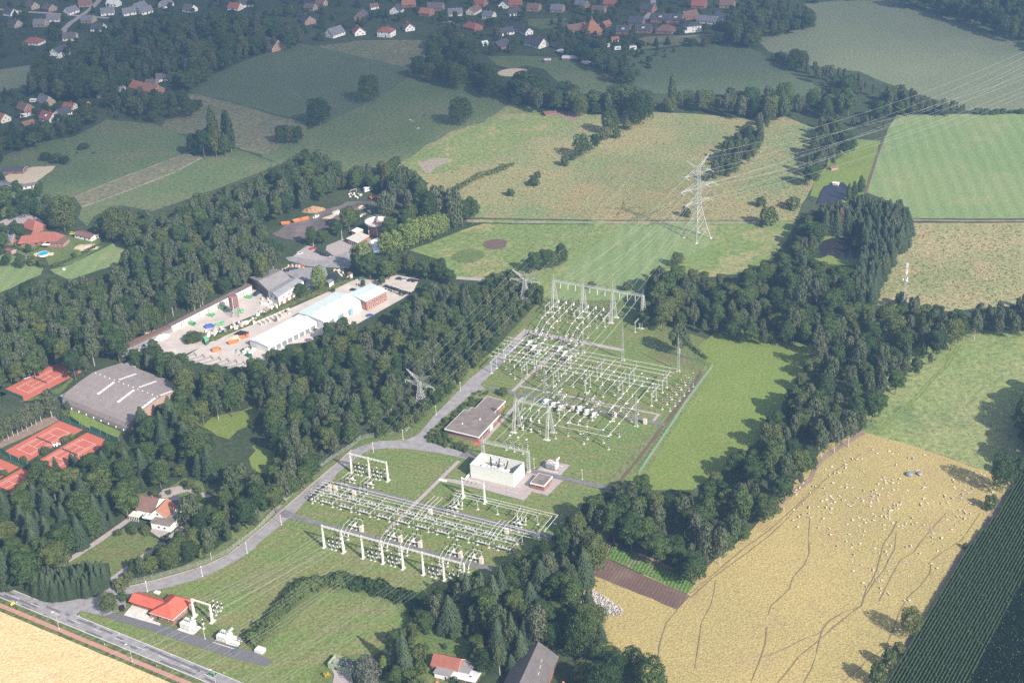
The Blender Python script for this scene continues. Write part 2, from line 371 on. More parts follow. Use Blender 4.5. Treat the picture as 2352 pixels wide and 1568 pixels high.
sheet('meadow', 'lush', '1905 300 1950 318 2022 325 2004 392 1986 445 1940 470 1860 450 1870 410 1900 380', 'green grass around the upper pond', zz(4), .5)
strip('ditch', 'soil', '2028 325 2014 360 2003 395 1992 430 1988 445', 1.6, 'dark ditch between the pond meadow and the bright field', zz(6), .3)
strip('ditch', 'soil_dry', '2090 506 2200 508 2500 508', 2.6, 'brown ditch below the bright field at the right', zz(6), .4)
sheet('meadow', 'bushy', '2088 512 2500 513 2500 690 2352 700 2180 715 2000 700 2005 660 2040 610 2078 560', 'tufty yellow green fallow field at the right', zz(3), .6)
sheet('meadow', 'right_green', '2140 760 2500 760 2500 1140 2352 1112 2269 1083 2100 1025 1979 991 2000 900', 'green meadow with wheel tracks right of the tree belt', zz(3), .5)
sheet('meadow', 'sheep_field', '1979 991 2100 1025 2269 1083 2340 1112 2296 1178 2226 1260 2126 1428 2039 1570 1960 1700 1480 1700 1480 1540 1370 1480 1320 1400 1320 1330 1358 1318 1600 1320 1720 1225 1790 1140 1850 1080 1900 1020', 'dry yellow sheep pasture covered with tufts', zz(3), .4)
sheet('field', 'crop_green', '@32 930 305 1690 640 1610 755 870 425', 'bright green vegetable plot at the wood edge', zz(6), .3)
sheet('field', 'ploughed', '@32 860 425 1610 757 1640 770 1520 895 730 572 770 480', 'freshly tilled brown plot beside the vegetable plot', zz(6), .3)
sheet('path', 'soil_dry', '@32 930 290 1690 640 1670 600 1330 440 880 270 760 430 790 470 860 425 900 330', 'dusty brown edge around the vegetable plot', zz(5), .8)
sheet('lawn', 'lush', '1620 838 1600 800 1640 765 1700 758 1800 785 1880 790 1870 860 1800 960 1720 1030 1660 1080 1590 1125 1480 1125 1452 1105', 'lush bright green meadow between the wire fence and the wood', zz(3), .3)
sheet('lawn', 'lawn', '1240 690 1470 690 1570 760 1650 790 1635 845 1450 1110 1440 1200 1200 1400 1000 1400 600 1700 480 1560 240 1440 180 1400 262 1350 420 1300 590 1205 720 1090 830 1005 960 960 1100 840', 'grass around the switchyard', zz(2), 0)
sheet('lawn', 'mown', [S(-46,-10),S(-42,36),S(-32,70),S(-18,90),S(0,100),S(-20,150),S(-12,262),S(54,262),S(62,215),S(100,205),S(108,60),S(100,-20),S(60,-22),S(0,-16)], 'mown switchyard grass with browner patches', zz(4), .3)
sheet('lawn', 'mown_sw', '@30 2352 330 2100 440 1800 600 1420 730 1760 800 2000 1060 2230 1180 @31 0 1100 30 1010 380 650 800 600 1100 640 1560 780 1700 900 1900 500 300 170 200 90', 'mown grass slope between the gantry row and the long hedge', zz(5), .4)
sheet('lawn', 'mown_sw', '@31 130 1200 420 920 640 740 900 750 1270 850 1400 1000 1250 1120 1080 1300 900 1310 700 1310 560 1420 480 1600 -100 1600 -60 1350', 'brownish mown paddock inside the hedge arc', zz(5), .4)
sheet('lawn', 'mown_sw', '@30 740 910 950 970 1040 930 1500 1040 1700 1130 2150 1320 2352 1400 @31 100 1430 -100 1600 @30 2320 1590 2030 1500 1500 1340 1200 1230 880 1070 720 950', 'grass verge between the main road and the service lane', zz(5), .2)
sheet('lawn', 'lawn', '@31 1420 1130 1620 1060 1800 1020 1950 1000 2100 1100 2100 1500 1700 1600 1200 1600 1180 1450 1400 1250', 'garden lawn behind the red roofed outbuilding', zz(5), .4)
sheet('lawn', 'lawn', '@30 540 510 1060 190 1190 130 1490 270 1260 440 1020 600 1000 470 700 480', 'rectangular lawn in front of the white farmhouse', zz(5), .3)
sheet('lawn', 'lawn', '@20 1210 1360 1340 1380 1450 1400 1700 1250 1850 1280 1900 1440 1830 1560 1640 1568 1200 1600 1180 1500', 'garden grass behind the white farmhouse', zz(4), .3)
sheet('lawn', 'lush', '@20 1850 780 1960 700 2230 640 2352 580 @21 0 600 -10 800 @20 2280 780 2100 900 1950 830', 'bright ground cover in the gap of the central wood', zz(4), 2.5)
sheet('lawn', 'lush', '@21 0 960 150 1000 120 1200 0 1250 @20 2300 1150 2300 960', 'second bright grassy gap in the central wood', zz(4), 2.5)
sheet('lawn', 'bright', '@10 -200 740 0 755 180 800 300 860 400 900 370 960 240 1010 110 1080 0 1120 -200 1180', 'light green field at the left edge by the pool garden', zz(3), .4)
sheet('lawn', 'bright', '@10 460 910 640 870 1100 640 1240 670 1150 700 1080 860 640 1005 500 945', 'light green strip with a round bale behind the pool garden', zz(3), .4)
sheet('lawn', 'lawn', '@10 130 740 100 640 420 540 690 620 920 620 940 700 640 870 450 870 420 800 230 790', 'garden lawn around the pool and the long red house', zz(4), .3)
sheet('lawn', 'lawn', '@20 0 450 200 550 420 540 560 470 680 350 660 330 560 420 200 560 60 440 -60 480 -60 640 0 640', 'mown grass around the upper tennis court', zz(3), .3)
sheet('lawn', 'lush', '@20 650 620 1110 830 1090 880 980 880 760 770 640 680', 'grass strip along the tennis hall', zz(3), .3)
# paved areas
sheet('yard', 'concrete_yard', '@10 1220 1568 1330 1530 2310 1090 @11 0 1100 60 1010 230 1100 330 1180 210 1240 0 1330 @10 2330 1330 1960 1480 1900 1568 @20 1880 40 1700 120 1500 130 1330 60 1130 150 1080 70', 'pale dusty concrete yard of the building materials merchant', zz(4))
sheet('yard', 'concrete_yard', '@11 0 1400 400 1230 740 1080 940 990 1090 1010 1300 960 1500 1000 1450 1100 1350 1175 930 1410 620 1560 @21 270 30 250 120 0 200 @20 2250 240 1900 215 1690 150 1900 20', 'pale concrete yard around the factory hall', zz(4))
sheet('lawn', 'yard_green', '@11 0 1325 400 1150 640 1060 870 985 900 1005 760 1075 390 1215 0 1410 @10 2200 1450 1980 1568 @20 1930 -10 1910 -30 @10 2060 1490', 'weedy green strip between the two yards', zz(6), .5)
sheet('yard', 'asphalt_road', '@11 480 890 640 890 660 960 480 1100 420 1010 320 970 220 930 300 885', 'grey parking court behind the brick hall', zz(4))
sheet('road', 'asphalt_road', '@11 270 800 330 790 560 830 700 790 860 740 900 780 860 900 640 890 480 880 300 830', 'grey access road bend between the parking areas', zz(5))
sheet('yard', 'slab', '@11 380 750 470 690 530 700 560 760 720 790 640 730 650 690 800 630 880 680 1050 620 1100 760 900 790 700 800 560 835 330 800', 'paved parking in front of the small flat roofed office', zz(4))
sheet('yard', 'white_slab', '@11 1050 645 1150 600 1140 760 1090 760', 'white concrete slab beside the round tank', zz(4))
sheet('yard', 'dirt_yard', '@11 150 580 260 510 450 440 600 370 740 330 830 290 960 280 1110 290 1120 340 960 370 870 360 840 400 700 500 620 545 480 600 400 645 270 630', 'blackish dirt storage yard in the wood', zz(4), 1.)
sheet('yard', 'sand', '@11 600 440 720 400 740 410 690 450', 'pale gravel patch on the dirt yard', zz(6), .5)
sheet('path', 'soil_dry', '@20 -80 950 0 915 240 800 400 710 540 680 560 720 300 850 0 985 -80 1020', 'bare earth walk beside the birch row', zz(3), .3)
sheet('path', 'slab', '@20 1400 1480 1500 1360 1640 1330 1840 1380 1950 1420 1900 1440 1720 1380 1640 1400 1480 1470', 'paved drive bending behind the white farmhouse', zz(6))
strip('path', 'slab', '@30 545 495 700 400 900 270 1100 130 1210 50', 3., 'narrow paved lane along the white rail fence', zz(6), .1)
sheet('yard', 'slab', '@30 1380 180 1470 240 1640 130 1640 60 1400 150', 'small paved terrace of the white farmhouse', zz(6), .2)
sheet('road', 'slab', '@10 -200 560 0 470 130 400 260 400 360 440 400 480 300 560 120 460 0 560', 'grey residential road at the left edge', zz(4))
sheet('yard', 'sand', '8 408 30 395 75 384 128 381 120 392 75 425 20 420', 'sandy riding ground at the left edge', zz(4), .4)
# village roads
strip('road', 'slab', '@00 950 -60 900 20 830 90 740 150 640 220 590 270 580 310', 6., 'residential road running down between the far left houses', zz(4), .1)
strip('road', 'slab', '@00 -100 80 200 110 450 125 740 150 1000 170', 5., 'cross road between the far left houses', zz(5), .1)
strip('road', 'slab', '@01 1690 210 1820 200 1850 240 1860 260', 4., 'short drive between far houses', zz(5), .1)
strip('road', 'slab', '@02 1290 -30 1310 90 1240 150 1230 190', 5., 'far residential road between the dark roofed houses', zz(5), .1)
strip('path', 'slab', '@02 1530 345 1700 330 1880 318', 2., 'pale path behind the white villa', zz(6), .1)

# ------------------------------------------------------------------ main road, cycle path
RU = P('-120 1283 0 1336 65 1366 127.5 1393.5 215 1438.5 310 1481 410 1518.5 512 1551 575 1568 740 1626')
RL = P('-120 1312 0 1367.5 62 1396 120 1426 175 1451 235 1478.5 300 1501 360 1526 425 1551 475 1568 600 1612')
a0, a1 = Vector(RU[1]), Vector(RU[-2]); rd = (a1-a0).normalized(); rn = Vector((-rd.y, rd.x))     # along, and towards the substation
wu = sum((Vector(p)-a0).dot(rn) for p in RU)/len(RU); wl = sum((Vector(p)-a0).dot(rn) for p in RL)/len(RL)
RC = a0+rn*(wu+wl)/2; RW = wu-wl
def R(s, w): q = RC+rd*s+rn*w; return (q.x, q.y)
def rect(s0, s1, w0, w1): return [R(s0,w0), R(s1,w0), R(s1,w1), R(s0,w1)]
sheet('field', 'wheat', rect(-250, 420, -160, -RW/2-6.2), 'golden ripe wheat field beside the main road', zz(3), .4)
sheet('road', 'asphalt_road', rect(-250, 420, -RW/2, RW/2), 'grey two lane country road with dashed centre line', zz(5))
sheet('cycle_path', 'cycle_red', rect(-250, 420, -RW/2-4.6, -RW/2-2.4), 'reddish cycle path beside the main road', zz(5))
sheet('verge', 'yard_green', rect(-250, 420, -RW/2-2.4, -RW/2), 'narrow green verge between road and cycle path', zz(4))
sheet('verge', 'yard_green', rect(-250, 420, -RW/2-6.4, -RW/2-4.6), 'grassy edge between cycle path and wheat', zz(4))
mb = MB()
for i in range(-20, 36): mb.flat(rect(i*12., i*12.+5, -.09, .09), zz(7))
for w_ in (-RW/2+.35, RW/2-.35): mb.flat(rect(-250, 420, w_-.09, w_+.09), zz(7))
tag(put('road_marking', mb.mesh('road_marking', MATS['road_paint'])), 'white edge lines and centre dashes of the main road', 'road marking', kind='structure')
mb = MB(); rs = random.Random(3)
for i in range(46):
    s0 = rs.uniform(-60, 230); w0 = rs.choice([-1, 1])*rs.uniform(.5, 2.4); L = rs.uniform(2, 12); mb.flat([R(s0,w0-.5), R(s0+L,w0-.6), R(s0+L+.4,w0+.45), R(s0+.3,w0+.5)], zz(6)+.0004*i)
tag(put('road_patch', mb.mesh('road_patch', MATS['asphalt_patch'])), 'darker repair patches on the main road', 'road patch', kind='structure')
# junction and the lane to the substation
sheet('road', 'asphalt_road', '@30 290 790 420 830 560 830 830 780 990 650 1140 540 1270 440 1310 440 1190 560 1020 720 1190 690 1400 640 1650 572 1900 495 2100 400 2352 205 @21 230 1568 500 1330 720 1150 880 1003 1000 950 1150 915 1380 910 1500 850 1620 700 1800 520 1960 350 2160 190 2352 20 @22 60 -60 @12 120 1470 150 1490 @22 40 60 @21 2200 270 2060 400 2110 440 2000 470 1950 510 1850 600 1700 720 1590 840 1570 900 1650 950 1800 990 1960 1000 1960 1085 1700 1030 1400 990 1200 982 1050 1000 950 1050 830 1150 740 1220 720 1265 520 1400 370 1568 @31 0 310 @30 2352 330 2200 430 2000 540 1800 622 1500 705 1400 722 1250 745 1150 800 1160 880 1040 930 960 960 740 910 700 950 600 920 480 880', 'grey service lane from the main road past the switchyard', zz(7))
sheet('path', 'asphalt_patch', '@30 950 970 1040 925 1500 1040 1700 1100 2150 1230 2352 1290 @31 145 1365 95 1420 @30 2100 1330 1650 1180 1440 1110 1000 975', 'dark tarmac service strip behind the transformers', zz(8))
strip('kerb', 'kerb', '@30 1190 686 1400 636 1650 568 1900 490 2100 392 2352 196 @21 230 1562 500 1325 720 1145 880 998', .8, 'pale kerb edge of the service lane', zz(9), .1)
strip('path', 'slab', '@30 1000 640 1140 540 1270 440 1500 290 1620 190 1800 60', 3., 'narrow lane climbing to the white farmhouse', zz(6), .1)
sheet('road', 'asphalt', [S(-22,43.2),S(92,43.2),S(92,46.6),S(-26,47.)], 'tarmac strip along the upper busbars', zz(8))
sheet('road', 'asphalt', [S(-40,12),S(-24,12.2),S(-20,12.6),S(76,12.6),S(76,15.8),S(-24,15.8),S(-36,18)], 'tarmac strip behind the gantry row', zz(8))
sheet('path', 'slab', [S(18,20),S(20,20),S(21.2,84),S(19.2,84)], 'narrow slab path crossing the lower switchyard', zz(9))
sheet('path', 'slab', [S(20.8,66),S(44,66.8),S(64,66),S(64,73.6),S(31,73.6),S(31,70),S(20.8,68.2)], 'paved apron in front of the white walled transformer', zz(8))
sheet('road', 'asphalt', [S(18,88),S(60,88),S(108,88.5),S(108,91.5),S(60,91.2),S(18,92.5)], 'tarmac road behind the white walled transformer', zz(8))
sheet('yard', 'slab', [S(54.6,73.6),S(72,73.8),S(73,87.8),S(54.6,87.8)], 'paved corner around the small brick hut', zz(8))
sheet('yard', 'slab', [S(58,91.2),S(70,91.2),S(70.5,101),S(58,100.5)], 'paved pad around the grey transformer', zz(8))
sheet('road', 'asphalt', [S(0,150.5),S(97,150.5),S(97,153.3),S(0,153.3)], 'tarmac strip crossing the upper switchyard', zz(8))
sheet('path', 'slab', [S(14,158.6),S(90,158.6),S(90,152.8),S(91.6,152.8),S(91.6,160.2),S(14,160.2)], 'thin slab path with a bend at the upper switchyard', zz(9))
sheet('path', 'slab', [S(-13,203),S(-13,218),S(48,216.5),S(48,213.5),S(-9,214),S(-9.5,203)], 'slab path below the big gantry', zz(9))
sheet('path', 'slab', [S(12,153),S(14,153),S(15.6,214),S(13.6,214)], 'slab path linking the two upper strips', zz(10))
sheet('path', 'slab', [S(21.6,102),S(23.6,102),S(22,150),S(20,150)], 'paved walk beside the flat roofed control house', zz(9))
sheet('yard', 'concrete', [G(*conv('W', *q)) for q in ((100,475),(270,525),(255,575),(330,610),(320,640),(400,665),(395,690),(10,580))], 'light concrete forecourt of the red roofed brick building', zz(9))
# tracks in the fields
for k, (s_, wd, lb) in enumerate([('@32 1640 745 1800 620 1960 480 2150 320 2352 180 @33 200 0 @23 400 1380 650 1170 850 1040', .8, 'sheep track along the wood edge'),
    ('@32 1640 790 1850 600 2100 420 2352 230 @33 150 90 @23 300 1490 480 1330', .8, 'lower sheep track along the wood edge'),
    ('@32 1520 900 1420 1020 1360 1200 1340 1340 1340 1400 1290 1568', .9, 'sheep track bending down from the tilled plot'),
    ('@32 1870 620 1860 720 1830 850 1740 1020 1720 1180 1700 1300 1680 1440', .7, 'thin sheep track west of the flock'),
    ('@33 390 50 375 200 380 380 340 480 230 600 200 700 100 800 30 860 0 950', .7, 'winding sheep track at the left of the flock'),
    ('@33 1190 80 1130 200 1060 300 1030 420 1000 540 960 620 900 720 860 860 750 940 600 1060 420 1220 280 1330 200 1440 90 1568', 1., 'main winding sheep track through the dry pasture'),
    ('@33 1640 10 1500 160 1400 280 1340 370 1220 440 1150 560 1080 700 1020 820', .8, 'sheep track joining from the right of the flock'),
    ('@33 1180 180 1165 340 1100 460 1060 540 980 640 900 760 860 860', .7, 'short sheep track beside the main one'),
    ('@33 500 1090 480 1150 440 1320 400 1440 330 1568', .7, 'sheep track branching at the bottom'),
    ('@33 850 870 700 920 560 1000 480 1110 300 1180 150 1260 0 1320', .7, 'sheep track running to the lower left'),
    ('@33 1500 460 1490 560 1400 680 1280 790 1210 920 1140 1100 1080 1250 900 1370 850 1430 690 1560', .7, 'sheep track past the lone tree'),
    ('@33 1950 10 1850 160 1780 260 1620 360 1510 440', .6, 'faint sheep track near the corn'),
    ('@32 2340 1060 2330 1200 2290 1330 2200 1560', .8, 'dark sheep track at the bottom centre')]):
    strip('track', 'track', s_, wd*.42, lb, zz(7)+.001*k, .1)
for d in (-.9, .9):
    strip('track', 'lush', [(p[0]+d, p[1]) for p in P('@23 1760 40 1640 230 1480 380 1380 510 1220 640 1000 850')], .7, 'wheel track in the green meadow', zz(7), .1)
sheet('verge', 'soil_dry', '@23 2352 1250 2180 1390 2100 1480 @33 1960 150 1730 420 1560 720 1440 960 1300 1150 1180 1350 1000 1600 1100 1600 1330 1200 1460 1000 1860 340 2140 10 @23 2500 1180', 'bare earth strip along the corn', zz(6), .5)
sheet('verge', 'soil_dry', '@23 860 820 590 990 430 1110 380 1250 130 1450 0 1568 30 1568 250 1400 400 1290 470 1140 620 1020 900 850', 'bare earth edge between wood and dry pasture', zz(6), .5)
strip('track', 'soil', '@22 1740 280 1600 500 1400 760 1300 900 1100 1160 960 1320', 1.6, 'dark wheel rut inside the wire fence', zz(7), .3)
strip('track', 'far_dry', '@22 1240 880 1100 1080 900 1290', 1.4, 'pale worn line in the switchyard grass', zz(7), .3)
# ponds
def blob(v, z, r, n=20, ky=1., seed=1):
    rs = random.Random(seed); c = G(*v); return [(c[0]+r*(1+rs.uniform(-.1,.1))*math.cos(2*PI*i/n), c[1]+r*ky*(1+rs.uniform(-.1,.1))*math.sin(2*PI*i/n)) for i in range(n)]
sheet('pond', 'pond_water', '@13 510 150 590 120 690 110 730 150 730 240 640 290 500 300 440 310 480 200', 'upper pond with a small white boat dock', zz(8), .5)
sheet('lawn', 'lush', '@13 400 800 430 690 500 610 620 570 760 570 900 620 940 760 860 870 560 880', 'grass clearing around the pond in the wood', zz(6), .5)
sheet('pond', 'pond_water', '@13 405 800 440 730 500 650 600 620 760 610 860 660 900 740 850 820 640 800 560 780 480 810', 'dark pond inside the wood', zz(8), .6)
sheet('pond', 'soil', blob((1138,561), 0, 7.5, seed=3), 'small round pool in the marshy meadow', zz(8))
sheet('lawn', 'lawn', blob((1075,588), 0, 10, seed=5), 'darker reed patch in the marshy meadow', zz(8), .4)
sheet('pond', 'pond_water', '@11 665 955 720 945 760 985 740 1005 660 1010', 'little garden pond of the show garden', zz(8), .2)
strip('road', 'slab', '1048 639 1080 641 1106 643', 3.5, 'short grey lane at the meadow corner', zz(6), .1)
# ------------------------------------------------------------------ crowns (unit height: 1) built of many leaf clumps
leafmat('leaf_broad', (.038,.07,.024), (.08,.12,.036), (.12,.14,.045), .3); leafmat('leaf_birch', (.08,.11,.05), (.11,.13,.07), (.12,.13,.08))
leafmat('leaf_spruce', (.038,.06,.032), (.058,.08,.042), None, 0); leafmat('leaf_lime', (.15,.2,.055), (.18,.23,.07)); leafmat('leaf_brown', (.12,.085,.05), (.13,.1,.06))
leafmat('leaf_shrub', (.06,.095,.03), (.1,.13,.042), (.13,.14,.055)); leafmat('leaf_willow', (.1,.125,.065), (.12,.145,.075)); leafmat('leaf_purple', (.045,.02,.028), (.05,.025,.03))
leafmat('leaf_yellow', (.42,.34,.03), (.45,.36,.04)); leafmat('leaf_grey', (.1,.115,.09), (.12,.13,.1)); leafmat('leaf_corn', (.05,.085,.03), (.06,.095,.035))
mat('bark', (.16,.13,.1), .9, var=.3, scale=3); mat('bark_birch', (.5,.48,.44), .8, var=.3, scale=4)

def crown_mesh(name, lobes, nleaf, size, m, seed, droop=0., flat_=.28, core=.62):
    """lobes: (x, y, z, rx, ry, rz). Leaf clumps lie on and inside every lobe, bigger ones deep inside"""
    rg = np.random.RandomState(seed); V = []; Fc = []
    L = np.array(lobes); area = (L[:,3]*L[:,5]); pr = area/area.sum()
    idx = rg.choice(len(L), nleaf, p=pr); d = rg.normal(size=(nleaf, 3)); d /= np.linalg.norm(d, axis=1)[:,None]
    d[:,2] = np.where(d[:,2] < -.55, -d[:,2], d[:,2])
    rad = np.where(rg.rand(nleaf) < .78, rg.uniform(.86, 1.06, nleaf), rg.uniform(.4, .86, nleaf))
    c = L[idx,:3]+d*L[idx,3:6]*rad[:,None]
    keep = np.ones(nleaf, bool)
    for l in L:                                        # drop clumps buried deep in another lobe
        q = (c-l[:3])/(l[3:6]*core); keep &= (q*q).sum(1) > 1
    c = c[keep]; d = d[keep]; n = len(c)
    nn = d+rg.normal(size=(n,3))*flat_; nn /= np.linalg.norm(nn, axis=1)[:,None]
    a = np.cross(nn, rg.normal(size=(n,3))); a /= np.linalg.norm(a, axis=1)[:,None]; b = np.cross(nn, a)
    s1 = size*rg.uniform(.55, 1.25, n)[:,None]; s2 = s1*rg.uniform(.55, 1., n)[:,None]
    q = np.stack([c-a*s1-b*s2*.6, c+a*s1*.7-b*s2, c+a*s1+b*s2*.7, c-a*s1*.6+b*s2+nn*s1*.25], 1)
    q[:,2:,2] -= droop*size
    me = bpy.data.meshes.new(name); me.from_pydata(q.reshape(-1,3).tolist(), [], [tuple(range(4*i, 4*i+4)) for i in range(n)])
    me.materials.append(m); return me

def lobes_broad(rg, r=.3, z0=.22, n=16, top=1., flatt=.7):
    out = [(0, 0, (z0+top)/2, r*.72, r*.72, (top-z0)/2*.86)]
    for i in range(n):
        t = (i+.5)/n; z = z0+(top-z0)*(.12+.76*t); w = math.sqrt(max(.05, 1-((t-.42)/.64)**2)); a = i*2.4+rg.uniform(-.4,.4)
        k = r*w*rg.uniform(.5, .74); s = r*rg.uniform(.28, .47); out.append((k*math.cos(a), k*math.sin(a), min(z, top-s*.8), s, s*rg.uniform(.85,1.15), s*flatt*rg.uniform(.85,1.2)))
    return out
CROWN = {}; TRUNK = {}
def trunk_mesh(name, r, h, m, limbs=4, seed=1, spread=.2):
    rg = random.Random(seed); mb = MB(); mb.tube((0,0,-.02), (.005,.004,h*.55), r, r*.7, n=6); mb.tube((.005,.004,h*.55), (-.004,0,h), r*.7, r*.3, n=6)
    for i in range(limbs):
        a = i*2.4+rg.random(); z = h*rg.uniform(.45,.8); mb.tube((0,0,z), (spread*math.cos(a), spread*math.sin(a), z+spread*.8), r*.4, r*.15, n=5)
    return mb.mesh(name, m)
def build_crowns():
    for k in range(5):
        rg = random.Random(40+k); CROWN['broad', k] = crown_mesh('broadleaf_crown', lobes_broad(rg, .30+.03*(k%3), .2, 12+2*k), 4600, .021, MATS['leaf_broad'], k)
    for k in range(3):
        rg = random.Random(60+k); CROWN['oak', k] = crown_mesh('oak_crown', lobes_broad(rg, .47, .14, 26, flatt=.75), 6000, .02, MATS['leaf_broad'], 20+k)
    for k in range(3):
        rg = random.Random(70+k); CROWN['birch', k] = crown_mesh('birch_crown', lobes_broad(rg, .2+.02*k, .22, 20, flatt=1.5), 3000, .018, MATS['leaf_birch'], 30+k, droop=1.2)
    for k in range(3):                                                 # spruce: whorls of drooping boughs
        rg = np.random.RandomState(80+k); q = []; fs = []
        for w in range(20):
            z = .06+.9*w/19.; R_ = .24*(1-z)**.62*(1-.1*math.sin(w*2.1+k))+.01; nb = int(11+22*(1-z))
            for i in range(nb):
                for rr in (1., .62):
                    a = 2*PI*(i+rg.rand()*.7)/nb; r = R_*rr*rg.uniform(.8,1.12); ww = .02*(1.2-z*.6)*rg.uniform(.8,1.3); o = len(q)
                    cx, cy = math.cos(a), math.sin(a); zz_ = z+rg.uniform(-.018,.018)
                    q += [(cx*r*.35-cy*ww, cy*r*.35+cx*ww, zz_+.025), (cx*r*.35+cy*ww, cy*r*.35-cx*ww, zz_+.028), (cx*r+cy*ww*.8, cy*r-cx*ww*.8, zz_-.03*rr), (cx*r-cy*ww*.8, cy*r+cx*ww*.8, zz_-.026*rr)]
                    fs.append((o,o+1,o+2,o+3))
        me = bpy.data.meshes.new('spruce_crown'); me.from_pydata(q, [], fs); me.materials.append(MATS['leaf_spruce']); CROWN['spruce', k] = me
    for k in range(2):
        rg = random.Random(90+k); lb = [(rg.uniform(-.02,.02), rg.uniform(-.02,.02), z, .1*math.sin(PI*min(1,z*.9+.12))+.03, .1*math.sin(PI*min(1,z*.9+.12))+.03, .09) for z in np.linspace(.1,.93,13)]
        CROWN['poplar', k] = crown_mesh('poplar_crown', lb, 1500, .02, MATS['leaf_broad'], 45+k)
    for k in range(3):
        rg = random.Random(95+k); CROWN['shrub', k] = crown_mesh('shrub_crown', lobes_broad(rg, .52, .02, 14, flatt=.8), 900, .06, MATS['leaf_shrub'], 50+k)
    rg = random.Random(99)
    for nm, mt, base in (('lime','leaf_lime','oakish'),('willow','leaf_willow','birchish'),('purple','leaf_purple','s'),('yellow','leaf_yellow','s'),('grey','leaf_grey','oakish'),('brown','leaf_brown','sp')):
        if base == 'oakish': CROWN[nm,0] = crown_mesh(nm+'_tree_crown', lobes_broad(rg, .38, .08, 22, flatt=.95), 3000, .026, MATS[mt], 61)
        elif base == 'birchish': CROWN[nm,0] = crown_mesh(nm+'_tree_crown', lobes_broad(rg, .42, .1, 22, flatt=1.1), 3000, .026, MATS[mt], 62, droop=2.)
        elif base == 'sp': me = CROWN['spruce',0].copy(); me.materials[0] = MATS[mt]; CROWN[nm,0] = me
        else: CROWN[nm,0] = crown_mesh(nm+'_shrub_crown', lobes_broad(rg, .5, .02, 12), 700, .06, MATS[mt], 63)
    TRUNK['broad'] = trunk_mesh('trunk', .018, .62, MATS['bark']); TRUNK['birch'] = trunk_mesh('birch_trunk', .0115, .8, MATS['bark_birch'], 3, 2, .08)
    TRUNK['spruce'] = trunk_mesh('spruce_trunk', .014, .9, MATS['bark'], 0); TRUNK['shrub'] = trunk_mesh('shrub_stem', .03, .45, MATS['bark'], 4, 5, .25)
build_crowns()
NV = {}
for (k, i) in CROWN: NV[k] = NV.get(k, 0)+1
TN = {'broad': ('broadleaf_tree','tree','broad'), 'oak': ('broadleaf_tree','tree','broad'), 'birch': ('birch_tree','birch','birch'), 'spruce': ('spruce_tree','conifer','spruce'),
      'poplar': ('poplar_tree','poplar','birch'), 'shrub': ('bush','bush','shrub'), 'lime': ('pale_green_tree','tree','broad'), 'willow': ('willow_tree','willow','broad'),
      'purple': ('purple_shrub','shrub','shrub'), 'yellow': ('flowering_shrub','shrub','shrub'), 'grey': ('silvery_tree','tree','broad'), 'brown': ('withered_conifer','conifer','spruce')}
FLAT = {'broad': 1., 'oak': 1., 'birch': 1., 'spruce': 1., 'poplar': 1., 'shrub': 1., 'lime': 1., 'willow': 1., 'purple': 1, 'yellow': 1, 'grey': 1, 'brown': 1}
RADIUS = {'broad': .33, 'oak': .52, 'birch': .24, 'spruce': .23, 'poplar': .12, 'shrub': .6, 'lime': .42, 'willow': .46, 'purple': .55, 'yellow': .55, 'grey': .42, 'brown': .23}
def tree(kind, x, y, h, w, label, group=None, k=None):
    """one tree: Empty at the foot of the trunk > crown, trunk; w is the crown width in metres"""
    nm, cat, tk = TN[kind]; s = w/(2*RADIUS[kind]); v = rnd.randrange(NV[kind]) if k is None else k
    t = thing(nm, label, cat, (x, y, 0), rnd.uniform(0, 2*PI), group, (s, s, h))
    put('crown', CROWN[kind, v], t); put('trunk' if tk != 'shrub' else 'stem', TRUNK[tk], t)
    return t
def tpx(kind, s, label, group=None):
    """trees surveyed on the sheet: foot x, foot y, top y, crown width"""
    for r, (bx, by, ty, wp) in toks(s, 4):
        X, Y = conv(r, bx, by); T = conv(r, bx, ty); W_ = wp*.25 if r[0].isdigit() else wp
        g = G(X, Y); h = height_of(X, Y, X, T[1])*.97; w = W_/SCALE(*g)
        if label is None: return
        tree(kind, g[0], g[1], h, w, label, group)

